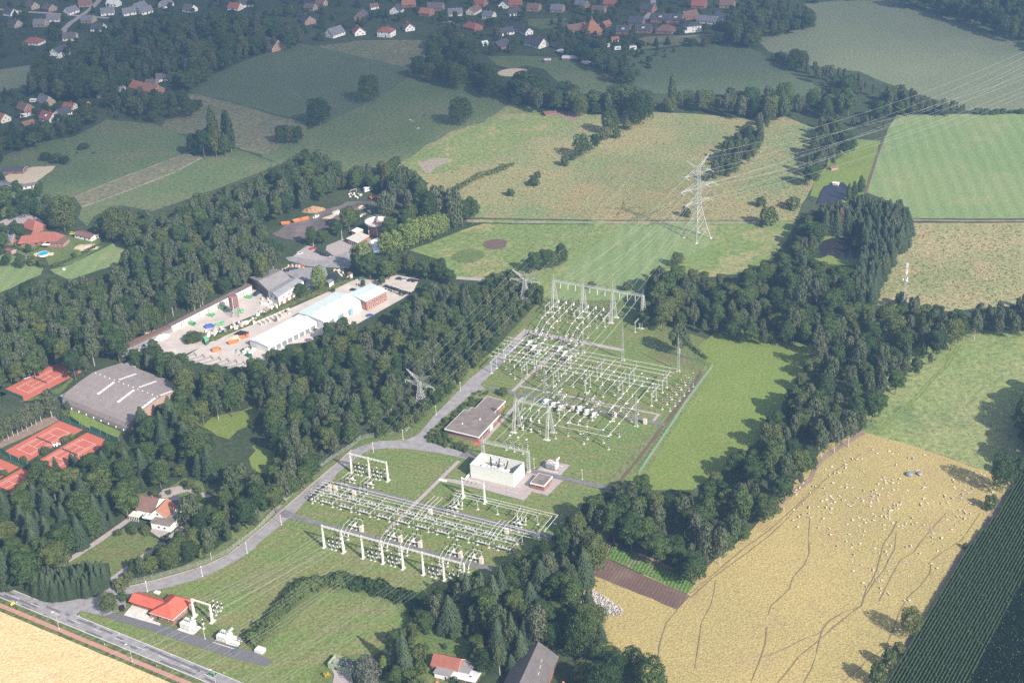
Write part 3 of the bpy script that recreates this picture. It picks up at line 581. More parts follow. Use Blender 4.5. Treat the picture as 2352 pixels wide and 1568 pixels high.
# ------------------------------------------------------------------ woods: sample inside the outline of each canopy as seen, keep trees on their own ground
def inside(p, poly):
    x, y = p; c = False; j = len(poly)-1
    for i in range(len(poly)):
        xi, yi = poly[i]; xj, yj = poly[j]
        if (yi > y) != (yj > y) and x < (xj-xi)*(y-yi)/(yj-yi)+xi: c = not c
        j = i
    return c
WOOD = []       # (apparent size, kind, x, y, h, w, label, group)
def wood(outline, kinds, hr, spacing, where, seed, low=.25, avoid=None):
    if 'broad' in kinds and spacing > 4: spacing *= 1.2; hr = (hr[0]-1, hr[1]+2)
    poly = VP(outline); rs = random.Random(seed); av = [VP(a) for a in (avoid or [])]
    xs = [p[0] for p in poly]; ys = [p[1] for p in poly]; grid = {}; cand = []
    A_ = (max(xs)-min(xs))*(max(ys)-min(ys)); gc = G(sum(xs)/len(xs), sum(ys)/len(ys)); k = SCALE(*gc)
    n = int(A_/(k*k*.5*spacing*spacing)*9)+60
    for _ in range(min(n, 60000)):
        vx, vy = rs.uniform(min(xs), max(xs)), rs.uniform(min(ys), max(ys))
        if not inside((vx, vy), poly): continue
        h = hr[0]*.8+(hr[1]*1.05-hr[0]*.8)*rs.random(); kd = rs.choice(kinds); x, y = G(vx, vy, h*.55)
        a = PR(x, y, h*.97); b = PR(x, y, h*low)
        if not inside(a, poly) or not inside(b, poly): continue
        f = PR(x, y, 0)
        if any(inside(f, q) for q in av): continue
        sp = spacing*(.62 if kd in ('spruce','birch','poplar') else 1.); ci, cj = int(x/spacing), int(y/spacing); ok = True
        for i in (-1,0,1):
            for j in (-1,0,1):
                for (px, py) in grid.get((ci+i, cj+j), ()):
                    if (px-x)**2+(py-y)**2 < sp*sp: ok = False; break
                if not ok: break
            if not ok: break
        if not ok: continue
        grid.setdefault((ci, cj), []).append((x, y)); w = spacing*rs.uniform(.95, 1.35)*(.62+.5*h/hr[1])*1.25 if kd != 'spruce' else h*.5*rs.uniform(.8,1.2)
        if kd == 'birch': w = min(w, h*.42)
        if kd == 'broad': w = min(w, h*.95)
        WOOD.append((h*w*SCALE(x, y)**2, kd, x, y, h, w, where))
B3 = ['broad']*6+['birch']*2; BM = ['broad']*5+['birch']*3+['spruce']
A1 = '-60 690 0 672 75 640 100 632 160 645 265 607 290 567 268 552 205 520 217 497 275 472 350 484 405 482 412 462 475 437 520 424 587 397 658 368 688 342 728 342 763 360 800 385 853 365 910 357 938 375 978 417 985 440 970 465 940 478 900 480 893 455 862 435 790 432 740 452 700 474 640 497 604 512 598 535 640 562 655 592 652 612 636 622 600 640 588 650 487 683 390 730 330 768 282 798 268 826 235 815 205 835 165 858 160 835 130 832 12 890 -60 925'
wood(A1, B3, (11,18), 6., 'in the large wood left of the factory yards', 1)
B1 = '330 800 350 778 385 797 430 815 470 835 560 842 590 880 600 925 560 935 500 950 470 930 440 890 400 905 440 905 408 886 350 862 300 838 272 826 290 800'
wood(B1, B3, (10,16), 6., 'between the tennis hall and the factory yard', 2)
B2 = '555 842 585 812 640 800 700 788 723 772 763 730 795 723 820 742 850 745 898 722 913 693 948 684 950 663 975 648 1048 645 1095 650 1110 632 1130 628 1100 665 1060 760 1000 830 950 900 890 955 825 1000 735 1082 698 1110 640 1160 582 1210 495 1262 450 1287 380 1300 307 1322 262 1350 262 1335 300 1290 370 1248 400 1212 445 1190 485 1150 500 1110 530 1060 600 1080 640 1030 612 970 600 930 590 880'
wood(B2, B3, (9,16), 5.6, 'in the wood between the factory hall and the switchyard lane', 3)
wood('1175 614 1240 652 1245 688 1185 740 1140 785 1095 840 1010 920 960 966 930 985 860 1001 820 1006 890 955 950 900 1000 830 1060 760 1100 665 1130 628', ['shrub','broad','shrub'], (4,8), 3.6, 'in the low scrub under the power line', 4)
wood('-60 1130 0 1107 30 1105 57 1082 82 1054 140 1034 210 1036 220 1022 250 1011 285 1002 312 965 345 938 385 915 412 893 440 890 480 905 468 935 462 985 490 1030 520 1060 492 1090 460 1085 412 1098 335 1130 298 1134 300 1180 250 1203 212 1226 150 1262 128 1300 105 1300 60 1345 0 1326 -60 1310', ['broad']*5+['spruce','oak'], (10,17), 7., 'in the wood around the tennis courts and the farmhouse', 5, avoid=['0 1035 140 960 270 1000 180 1060 0 1140'])
wood('68 1288 90 1290 120 1303 160 1298 190 1286 235 1286 252 1320 245 1342 215 1366 130 1373 75 1357 60 1330', ['spruce'], (9,12), 3.2, 'in the dense spruce row beside the main road', 6, low=.1)
W1 = '1471 662 1486 632 1503 617 1526 604 1601 614 1651 607 1688 622 1738 612 1779 592 1804 572 1834 517 1850 490 1885 468 1885 520 1880 560 1865 590 1880 600 1960 612 1965 690 2014 697 2043 687 2077 665 2114 680 2202 702 2218 740 2214 765 2189 786 2139 834 2064 891 2014 946 1979 989 1911 1031 1871 1061 1859 1096 1796 1146 1764 1176 1726 1226 1638 1298 1600 1328 1540 1310 1500 1275 1440 1243 1401 1245 1370 1290 1340 1325 1330 1310 1296 1188 1326 1177 1351 1142 1416 1117 1461 1092 1496 1097 1521 1120 1566 1127 1601 1105 1646 1080 1676 1050 1701 1000 1751 985 1780 940 1830 870 1868 800 1868 794 1790 790 1701 784 1626 764 1536 742 1500 748 1480 740'
wood(W1, ['broad']*6+['birch'], (10,17), 6.2, 'in the long wood right of the switchyard', 7)
wood('1885 465 1950 455 1990 442 2020 455 2070 455 2088 475 2092 520 2085 550 2050 600 2020 650 2005 695 1962 700 1958 612 1985 600 1972 560 1985 545 1950 525 1925 530 1900 530 1880 510', ['spruce']*3+['birch'], (12,16), 4.2, 'in the dark stand around the forest pond', 8)
W3 = '1326 1177 1296 1188 1271 1226 1226 1251 1163 1293 1100 1311 1060 1316 1013 1351 988 1366 960 1400 945 1440 985 1440 1038 1431 1075 1426 1095 1470 1090 1510 1130 1540 1165 1560 1190 1530 1230 1474 1275 1470 1300 1480 1340 1480 1388 1463 1396 1423 1390 1400 1361 1352 1340 1325 1370 1290 1401 1245 1391 1200 1360 1170'
wood(W3, ['broad']*8+['spruce','oak','birch'], (11,18), 6.2, 'in the wood between the gantry row and the old farm', 9)
wood('1275 1470 1300 1425 1340 1370 1380 1395 1398 1430 1388 1463 1370 1490 1320 1500 1290 1500', ['oak'], (16,20), 9., 'beside the stone heap and the barn', 10)
wood('1375 1485 1400 1465 1440 1468 1495 1485 1505 1540 1490 1640 1280 1640 1300 1560 1340 1510', ['oak'], (14,17), 9., 'at the bottom beside the dry pasture', 11)
wood('2214 722 2240 695 2300 688 2360 672 2440 680 2440 772 2222 768', ['birch']*3+['broad'], (11,15), 6., 'in the birch row at the right edge', 12)
wood('2352 900 2400 850 2520 850 2540 1120 2400 1090 2345 1000', ['broad'], (16,22), 9., 'in the wood just beyond the right edge', 13)
wood('262 45 360 25 450 30 588 30 700 60 740 85 690 100 588 125 560 135 500 155 460 190 420 205 400 175 290 187 250 212 175 226 62 216 50 195 70 162 75 137 110 132 162 128 200 100', B3, (12,18), 8., 'in the hazy wood behind the upper left pasture', 14)
wood('235 212 290 195 330 200 375 210 420 205 468 240 440 262 350 275 310 262 240 245', B3, (12,17), 8., 'in the tree clump by the left village', 15)
wood('-40 290 40 285 95 272 150 255 200 243 205 280 150 312 50 340 0 348 -40 350', B3, (11,15), 8., 'in the tree belt below the left village', 16)
wood('955 45 1010 60 1060 75 1085 100 1080 115 1125 140 1145 185 1148 210 1115 215 1080 205 1040 190 963 175 958 130 1000 110 985 80', ['broad','oak'], (14,20), 9., 'in the dark wood left of the paddock', 17)
wood('1250 62 1290 60 1330 75 1380 90 1395 118 1440 118 1446 180 1440 192 1400 180 1350 140 1300 125 1260 95', B3, (9,14), 7.5, 'in the belt behind the garden sheds', 18)
wood('1176 165 1250 170 1270 200 1320 190 1345 215 1400 200 1440 190 1500 210 1540 215 1560 205 1620 200 1650 215 1690 195 1740 200 1764 190 1790 190 1830 215 1860 205 1950 200 1960 250 1930 265 1880 262 1840 265 1790 268 1764 262 1700 268 1620 250 1500 250 1480 280 1420 262 1340 258 1240 250 1176 235', ['broad','broad','oak','birch'], (12,18), 8., 'in the tree belt above the dry meadow', 19)
wood('1764 228 1788 240 1785 265 1750 320 1735 360 1690 392 1640 412 1622 400 1640 360 1660 330 1690 300 1740 260', ['broad','birch'], (10,14), 6., 'in the slanting row beside the big pylon', 20)
wood('1880 265 1925 262 1935 290 1950 300 1945 350 1910 380 1885 395 1870 420 1840 440 1850 400 1855 370 1865 330', ['birch','birch','broad'], (9,14), 6., 'in the birch row left of the pond', 21)
wood('1764 122 1800 112 1835 112 1862 140 1920 150 1975 165 1990 185 2025 195 2020 215 1950 215 1900 195 1830 165 1764 138', ['broad','birch'], (8,13), 7., 'in the row below the big pale field', 22)
wood('2030 200 2080 192 2110 210 2130 222 2200 232 2240 250 2240 262 2140 262 2040 262 2030 300 2010 290 1960 290 1940 300 1955 265 2010 262', ['birch','broad'], (8,14), 6., 'in the row above the bright field', 23)
wood('2240 248 2500 250 2500 264 2240 264', ['shrub'], (2,4), 4., 'in the hedge above the bright field', 24, low=0)
wood('2139 20 2264 65 2352 95 2450 125 2450 -60 2080 -60 2064 0', B3, (15,20), 9., 'in the hazy wood at the top right', 25)
wood('1650 95 1640 60 1660 40 1700 5 1764 -20 1830 0 1868 25 1868 58 1840 68 1764 80 1740 88 1745 105 1700 100', B3, (12,17), 8., 'in the wood behind the dark roofed barn', 26)
VIL = '-60 -60 2060 -60 1900 0 1700 40 1640 80 1400 70 1380 95 1250 60 1215 20 1180 130 1090 100 950 90 700 95 560 130 420 100 70 130 -60 200'
# ------------------------------------------------------------------ single trees, surveyed one by one: foot x, foot y, top y, width
tpx('oak', '@01 1048 940 680 235', 'lone broad tree with a bare pale trunk on the edge of the dark crop field')
tpx('oak', '@01 592 1150 905 270', 'lone rounded dark tree at the lower corner of the dark crop field')
tpx('oak', '@01 1890 1150 890 255', 'lone tree at the right end of the cow pasture')
tpx('oak', '@01 255 1315 1145 170 330 1320 1150 150', 'rounded tree in the clump left of the cow pasture', 'clump left of the cow pasture')
tpx('broad', '@01 395 1325 1160 110', 'slimmer tree at the right side of the clump left of the cow pasture')
tpx('poplar', '@00 1985 1380 960 105 2100 1380 1005 95 2130 1400 1010 80', 'tall columnar poplar rising from the bushes on the fallow land', 'three tall poplars')
tpx('broad', '@00 1795 1430 1220 150 1880 1450 1180 140 1990 1445 1200 160 2080 1440 1220 140 1930 1340 1150 110', 'dense dark tree at the foot of the tall poplars', 'thicket at the foot of the poplars')
tpx('oak', '@00 670 905 645 290', 'big pale green tree left of the red roofed long house')
tpx('oak', '@00 790 880 690 130', 'smaller tree touching the big pale green one on its right')
tpx('spruce', '@00 1050 880 590 120', 'pointed conifer rising above the far left wood')
tpx('lime', '@00 1620 710 615 45', 'yellowish pointed garden tree by the dark roofed brick house')
tpx('lime', '@00 1547 690 630 26', 'thin yellowish garden tree left of the pointed one')
tpx('lime', '@00 2265 360 300 58', 'round yellow green clipped tree among far gardens')
tpx('lime', '@00 2180 395 342 50', 'smaller round yellow green tree among far gardens')
tpx('broad', '@00 770 1370 1320 120 430 1480 1400 110 520 1500 1410 110 600 1510 1430 100', 'low dark tree at the left field edge', 'low trees on the left field edge')
tpx('broad', '@02 150 940 650 350', 'largest dark tree at the left end of the tree belt below the paddock')
tpx('broad', '@02 320 1000 820 170 600 1030 880 120 400 1010 860 120', 'slender tree in the belt below the paddock', 'filling trees of the belt below the paddock')
tpx('oak', '@02 510 1000 748 220', 'rounded tree right of the largest dark tree in the belt below the paddock')
tpx('broad', '@02 760 1030 820 190', 'middle sized tree left of the pair of huge round trees')
tpx('oak', '@02 985 1040 775 330', 'left one of the two huge round trees of the belt')
tpx('oak', '@02 1180 1145 830 300', 'right one of the two huge round trees, nearer the dry meadow')
tpx('oak', '@02 905 1235 1000 200', 'rounded tree at the head of the hedge line in the dry meadow')
tpx('shrub', '@02 960 1272 1180 100 850 1290 1170 130 1060 1190 1110 120', 'bushy growth under the hedge line in the dry meadow', 'bushes of the meadow hedge line')
tpx('oak', '@02 645 1450 1235 205', 'large rounded bush tree in the middle of the meadow hedge line')
tpx('broad', '@02 765 1375 1225 100', 'narrow tree right of the large rounded bush tree')
tpx('shrub', '@02 485 1525 1425 95', 'small dark bush at the lower end of the meadow hedge line')
tpx('shrub', '@02 555 1475 1425 60', 'tiny bush near the lower end of the meadow hedge line')
tpx('poplar', '@02 1470 1010 670 75', 'lone dark columnar poplar in the belt below the dark crop field')
tpx('poplar', '@02 1050 690 475 50', 'slim columnar tree at the corner of the dark crop field')
tpx('grey', '@02 1120 760 680 60', 'silvery small tree at the paddock corner')
tpx('broad', '@02 1660 430 350 100 1780 430 345 90', 'round tree behind the dark crop field', 'two round trees behind the dark crop field')
tpx('broad', '@02 2030 410 150 200', 'tall tree left of the far wood by the grey barn')
tpx('broad', '@02 2180 450 295 130', 'dark tree at the end of the far house gardens')
tpx('oak', '@03 270 645 450 215', 'large rounded tree on the boundary of the pale grey green field')
tpx('broad', '@03 95 565 480 80', 'small tree left of the large rounded boundary tree')
tpx('oak', '@03 150 1075 745 215', 'tall dark tree at the end of the belt near the slanting row')
tpx('shrub', '@12 235 75 5 85', 'small dark bush at the left of the reddish meadow')
tpx('shrub', '@12 200 140 68 130', 'wide low bush at the left of the reddish meadow')
tpx('shrub', '@12 -10 235 165 95', 'bush at the left end of the reddish meadow')
tpx('shrub', '@12 1600 425 325 105', 'dark bush on the ditch left of the big pylon')
tpx('broad', '@12 210 950 740 140', 'left tree of the clump in the bright meadow')
tpx('broad', '@12 310 920 715 140', 'second tree of the clump in the bright meadow')
tpx('broad', '@12 385 905 730 110', 'third tree of the clump in the bright meadow')
tpx('oak', '@12 455 885 665 155', 'right and roundest tree of the clump in the bright meadow')
tpx('oak', '@12 1520 885 745 135', 'small round tree standing before the wood below the big pylon')
tpx('birch', '@12 1540 1700 1400 225', 'drooping birch standing free beside the switchyard corner')
tpx('broad', '@12 730 1085 1020 90 1060 1110 1030 100', 'small dark tree behind the big gantry', 'small trees behind the big gantry')
tpx('shrub', '@12 2352 510 330 200 2290 330 240 120', 'bushy clump at the right end of the reddish meadow', 'bushes at the right end of the reddish meadow')
tpx('shrub', '@13 230 350 240 170', 'dark bush left of the upper pond')
tpx('brown', '@13 660 575 330 150', 'reddish brown withering conifer above the forest pond')
tpx('brown', '@13 530 560 345 110', 'second browning conifer left of the withering one')
tpx('poplar', '@13 855 200 45 65', 'slim poplar at the corner of the upper pond')
tpx('poplar', '@13 790 260 95 60 740 280 110 50', 'slim poplar in the row right of the upper pond', 'slim poplars by the upper pond')
tpx('shrub', '@13 800 720 625 85', 'rounded bush growing in the forest pond')
tpx('oak', '@23 2150 1390 1035 260', 'big free standing tree at the upper corner of the sheep pasture')
tpx('broad', '@23 2310 1290 1060 150', 'tree right behind the big one at the sheep pasture corner')
tpx('shrub', '@23 2045 1540 1405 140', 'small dark tree below the big one at the sheep pasture corner')
tpx('oak', '@33 1310 1140 880 235', 'small crooked tree with a bare trunk beside the corn')
tpx('shrub', '@33 1200 1300 1190 130', 'low bush in the strip beside the corn, upper one')
tpx('shrub', '@33 1110 1430 1260 170', 'low bush in the strip beside the corn, middle one')
tpx('shrub', '@33 1000 1590 1380 200', 'low bush in the strip beside the corn at the bottom edge')
tpx('shrub', '@33 1810 330 280 60', 'tiny bush between the sheep and the corn')
tpx('oak', '@10 600 560 225 300', 'large dark tree behind the long red house')
tpx('oak', '@10 270 420 170 240', 'broad tree behind the small red roofed house')
tpx('broad', '@10 60 400 130 200', 'tree at the left edge beside the residential road')
tpx('lime', '@10 65 440 338 118', 'yellowish round tree at the left edge by the road')
tpx('broad', '@10 190 640 480 170', 'dark tree in front of the small red roofed house')
tpx('broad', '@10 40 740 560 120 60 590 500 80', 'garden tree at the left edge', 'garden trees at the left edge')
tpx('shrub', '@10 310 870 780 130', 'dark bush below the round pool')
tpx('shrub', '@10 390 890 810 90', 'second bush below the round pool')
tpx('oak', '@10 1080 660 320 240', 'big tree at the wood edge by the flat garage')
tpx('lime', '@10 715 800 720 90', 'yellow green garden bush by the sand heap')
tpx('lime', '@11 1010 960 640 190', 'pale lime green tree left of the lime green tree row')
tpx('lime', '@11 930 900 680 150', 'pale green tree behind the show garden')
tpx('lime', '@11 585 1095 870 165', 'tall pale green tree in front of the brick hall')
tpx('broad', '@11 420 1160 1040 140', 'dark round tree at the corner of the barrel roofed office')
for i, q in enumerate(('1200 780 560 180','1290 760 540 180','1380 730 480 180','1450 700 430 180','1530 670 420 180','1600 640 400 180','1670 610 385 180','1725 580 390 140')):
    tpx('lime', '@11 '+q, ordinal(i)+' tree from the left in the lime green row beside the round tank')
tpx('willow', '@11 1200 420 190 190', 'pale rounded willow at the end of the dirt storage yard')
tpx('willow', '@11 1690 480 135 230', 'grey green willow beside the light meadow')
tpx('willow', '@11 1830 520 150 200', 'second grey green willow right of the first one')
tpx('broad', '@11 1600 560 160 200 1900 510 250 170 1990 490 240 160', 'tall tree beside the lime green row', 'tall trees beside the lime green row')
tpx('broad', '@11 860 560 330 210 750 600 450 130 620 670 540 150 520 700 500 90 920 520 360 130', 'tree between the dirt yard and the small flat roofed office', 'trees below the dirt yard')
tpx('broad', '@11 1050 990 750 210', 'dark round tree right of the show garden')
tpx('broad', '@11 1220 1000 820 190', 'round tree above the car park')
tpx('broad', '@11 1290 960 740 160 1420 960 740 150 1390 950 800 150', 'tree in the group above the car park', 'tree group above the car park')
tpx('broad', '@11 1570 1000 790 170 1700 1020 800 160 1780 1050 900 130 1640 1000 860 130', 'dark tree between the car park and the meadow', 'dark trees between car park and meadow')
tpx('broad', '@11 1160 1060 965 75 985 1075 1000 50 715 1120 1075 40', 'small street tree by the factory office', 'small street trees by the factory office')
tpx('broad', '@11 1240 640 420 190 1310 560 400 170 1390 600 330 160 1450 560 290 150', 'tree behind the round tank', 'trees behind the round tank')
tpx('broad', '@10 1790 1568 1490 200', 'round dark tree standing in the merchant yard')
tpx('willow', '@20 1760 1700 1410 230', 'pale weeping tree behind the white farmhouse')
tpx('purple', '@30 712 345 222 95', 'dark purple shrub beside the white rail fence')
tpx('yellow', '@30 1815 75 38 52', 'bright yellow bush at the wood edge near the farmhouse')
tpx('lime', '@30 1890 420 285 140', 'yellow green bush beside the service lane')
tpx('spruce', '@30 890 160 -60 130', 'dark spruce at the upper end of the white rail fence')
tpx('spruce', '@20 690 1640 1380 150', 'tall dark spruce behind the white rail fence')
tpx('spruce', '@20 1330 880 590 230 1590 830 490 200', 'tall spruce at the gable of the tennis hall', 'two tall spruces at the tennis hall')
tpx('birch', '@20 480 700 440 170', 'bushy birch at the corner of the tennis hall')
tpx('grey', '@20 630 640 545 60', 'small silvery conifer at the tennis hall corner')
tpx('shrub', '@20 610 730 630 110', 'dark bush at the corner of the lower tennis court')
tpx('grey', '@20 690 330 240 85', 'bare brownish bush beside the upper tennis court')
tpx('birch', '@20 790 270 135 90', 'slender birch behind the tennis hall')
for i in range(12):
    t_ = i/11; bx, by = 380-t_*470, 740+t_*240+ (12 if i % 2 else 0)
    tpx('birch', '@20 %g %g %g 110' % (bx, by, by-205-10*(i % 3)), ordinal(i)+' birch from the top in the row beside the lower tennis court')
tpx('shrub', '@20 600 930 870 85', 'bush between the two lower tennis courts, upper one')
tpx('lime', '@20 660 890 845 60', 'bright green bush between the two lower tennis courts')
tpx('shrub', '@20 420 1040 965 110', 'round bush between the two lower tennis courts, lower one')
tpx('shrub', '@20 225 1125 1050 80 40 1230 1180 90', 'bush at the foot of the tennis fence', 'bushes at the foot of the tennis fence')
tpx('broad', '@30 1680 440 200 190', 'dark tree between the service lane and the farmhouse lane')
tpx('broad', '@30 1400 570 390 150 1250 570 430 130 1540 540 420 110', 'bushy tree on the strip above the service lane', 'bushy trees above the service lane')
tpx('shrub', '@30 1120 720 600 140 1190 640 540 120', 'dark bush at the gate of the service lane', 'bushes at the lane gate')
tpx('oak', '@30 1010 910 740 200', 'round tree at the mouth of the service lane')
tpx('lime', '@30 1065 910 840 60', 'yellow green bush under the tree at the lane mouth')
tpx('purple', '@30 1125 905 850 65', 'purple bush under the tree at the lane mouth')
tpx('shrub', '@30 1140 810 740 110', 'bush behind the red roofed brick building')
tpx('shrub', '@22 960 1380 1300 130', 'bush at the foot of the wire fence')
tpx('broad', '@22 1200 1450 1215 180', 'foremost tree of the wood at the corner of the wire fence')
tpx('shrub', '@21 2270 490 425 120', 'dark bush beside the control building')
for q, lb in (('1690 870 690 150','tree at the end of the long hedge'), ('1760 1020 860 160','dark tree below the end of the long hedge'), ('1600 1010 920 120','bushy tree beside the long hedge end')):
    tpx('broad', '@31 '+q, lb)
tpx('spruce', '@31 1380 1520 1060 170', 'tall dark conifer left of the red outbuilding')
tpx('spruce', '@31 1270 1440 1140 140', 'second dark conifer left of the red outbuilding')
tpx('spruce', '@31 1960 960 540 200 2090 930 530 190 2200 980 560 200 2270 930 470 190 1900 830 550 140', 'tall dark spruce in the group right of the gantry row', 'tall spruces right of the gantry row')
tpx('spruce', '@31 2230 1330 960 220', 'tall spruce between the barn and the garden')
tpx('spruce', '@32 120 1230 950 130', 'narrow spruce beside the barn ridge')
tpx('spruce', '@32 10 1330 900 150', 'bright green spruce left of the barn')
tpx('grey', '@31 1030 1600 1340 290', 'silvery green round tree right of the green tank hut')
tpx('lime', '@31 1180 1440 1320 110', 'light green bush beside the silvery tree')
tpx('lime', '@31 1550 1455 1390 60', 'clipped yellow green bush left of the red outbuilding')
tpx('broad', '@31 2070 1430 1210 160', 'small round tree right of the red outbuilding')
tpx('shrub', '@31 1450 1110 1020 160 1350 1140 1060 110 1600 1060 980 130', 'garden bush under the hedge end', 'garden bushes under the hedge end')
tpx('yellow', '@31 650 1510 1465 70', 'yellow flowering bush by the green tank hut')
tpx('broad', '@31 1290 1600 1510 110', 'bush at the bottom edge below the conifers')
for q in ('1780 160 40 90', '1700 100 50 80', '1230 330 270 70'): tpx('shrub', '@30 '+('1350 210 160 70' if q[0:4] == '1230' else q), 'garden bush of the farmhouse', 'farmhouse garden bushes')
tpx('shrub', '@30 1090 215 155 80', 'round garden bush on the farmhouse lawn')
tpx('shrub', '@30 1520 265 215 80', 'clipped bush beside the farmhouse terrace')
tpx('shrub', '@20 1750 1350 1260 130', 'flowering bush island behind the farmhouse')
for q, lb in (('830 250 170 100','first bush below the white rail fence'), ('890 230 170 70','second bush below the white rail fence'), ('630 385 345 50','small bush at the lower end of the white rail fence')): tpx('shrub', '@30 '+q, lb)

# low planting round the control building, in the long hedge, along lanes
wood('@21 1570 900 1590 810 1700 720 1860 610 1980 505 2085 530 1900 640 1735 830 1760 880 1950 930 1930 1025 1800 990 1650 960', ['shrub'], (1.5,3), 2.4, 'in the planting beside the control building', 40, low=0)
wood('@21 1985 460 2110 445 2160 470 2110 500 2010 500', ['shrub'], (.8,1.4), 2., 'in the small planted island of the service lane', 41, low=0)

def hedge(name, line, width, height, m, label, seed=1, dens=5., size=.42, cat='hedge', group=None):
    """a hedge as one thing: foliage clumps over an uneven bank of twigs"""
    pts = P(line) if isinstance(line, str) else line; rg = np.random.RandomState(seed); q = []; fs = []
    for a, b in zip(pts, pts[1:]):
        L = math.hypot(b[0]-a[0], b[1]-a[1]); dx, dy = (b[0]-a[0])/L, (b[1]-a[1])/L; n = int(L*width*dens)
        for _ in range(n):
            s = rg.rand()*L; c = rg.uniform(-1, 1); ph = s*.9+a[0]; ww = width/2*(1+.22*math.sin(ph*.7)+.1*math.sin(ph*2.3)); hh = height*(1+.25*math.sin(ph*.4+1)+.2*math.sin(ph*1.1)*math.sin(c*2+ph*.3))
            z = hh*math.sqrt(max(.02, 1-abs(c)**2.6))*rg.uniform(.82, 1.05) if rg.rand() < .75 else hh*rg.uniform(.1, .8)
            cx, cy = a[0]+dx*s-dy*c*ww, a[1]+dy*s+dx*c*ww; nv = np.array([-dy*c*1.2, dx*c*1.2, 1.])+rg.normal(size=3)*.5; nv /= np.linalg.norm(nv)
            t1 = np.cross(nv, rg.normal(size=3)); t1 /= np.linalg.norm(t1); t2 = np.cross(nv, t1); s1 = size*rg.uniform(.5, 1.2); C_ = np.array([cx, cy, z]); o = len(q)
            q += [tuple(C_-t1*s1-t2*s1*.7), tuple(C_+t1*s1-t2*s1*.8), tuple(C_+t1*s1*.8+t2*s1), tuple(C_-t1*s1*.7+t2*s1*.8)]; fs.append((o,o+1,o+2,o+3))
    me = bpy.data.meshes.new(name); me.from_pydata(q, [], fs); me.materials.append(MATS[m]); o = put(name, me); return tag(o, label, cat, group)
hedge('hedge', '@31 -70 1235 60 1095 150 990 260 870 340 785 420 705 520 680 640 660 740 650 860 650', 8., 3.8, 'leaf_shrub', 'long dark hedge rising from the white transformer pad, left of the mown paddock', 1, size=.6)
hedge('hedge', '@31 850 650 970 680 1100 715 1230 755 1370 800 1450 840 1530 890 1440 960', 7.5, 4., 'leaf_broad', 'right half of the hedge running to the spruces', 2, size=.6)
hedge('hedge', '@11 1850 185 1950 115 2060 65 2200 20 2300 -20', 4.5, 3.4, 'leaf_broad', 'thick hedge slanting across the pale meadow', 3)
hedge('hedge', '@12 20 -60 -60 -20 -150 20', 3., 2., 'leaf_broad', 'low end of the slanting hedge', 4)
hedge('hedge', '@10 480 890 640 830 760 770 850 720 960 670 1060 620', 2.5, 1.8, 'leaf_broad', 'field hedge below the sand heap garden', 5)
hedge('hedge', '@10 130 690 150 720 250 750 330 740 400 700', 1.6, 1.8, 'leaf_shrub', 'curved clipped garden hedge left of the pool', 6)
hedge('hedge', '@10 130 690 200 640 300 590 330 570', 1.4, 1.8, 'leaf_shrub', 'garden hedge behind the pool garden', 7)
hedge('hedge', '@30 345 745 400 775 500 790 620 785 740 770 830 745 930 680', .9, .6, 'leaf_brown', 'low reddish brown border along the spruce row', 8)
hedge('hedge', '@22 1800 170 1700 100 1650 60 1600 20', 2.5, 1.8, 'leaf_shrub', 'overgrown bank at the upper end of the lush meadow', 9)
hedge('hedge', '@11 1190 1090 1290 1130 1360 1160', 1., 1., 'leaf_shrub', 'clipped hedge in front of the car park', 10)
hedge('hedge', '@11 60 1340 250 1240 400 1180 600 1085 760 1030 880 990', 2.2, 1.3, 'leaf_shrub', 'weedy bank of shrubs between the two yards', 11, dens=3)
hedge('hedge', '@31 1440 1120 1520 1110 1600 1075', .8, .7, 'leaf_shrub', 'low garden border below the hedge end', 12)
hedge('hedge', '@02 860 150 980 150 1100 148', 1.5, 2., 'leaf_broad', 'dark clipped hedge behind the far house row', 13)
hedge('hedge', '@12 1180 250 1190 200', 1, 1, 'leaf_broad', 'x', 1) if False else None
hedge('hedge', '@33 1180 1260 1060 1400 960 1568', 2.4, 1.1, 'leaf_grey', 'thin scrubby growth beside the corn', 14, dens=2)

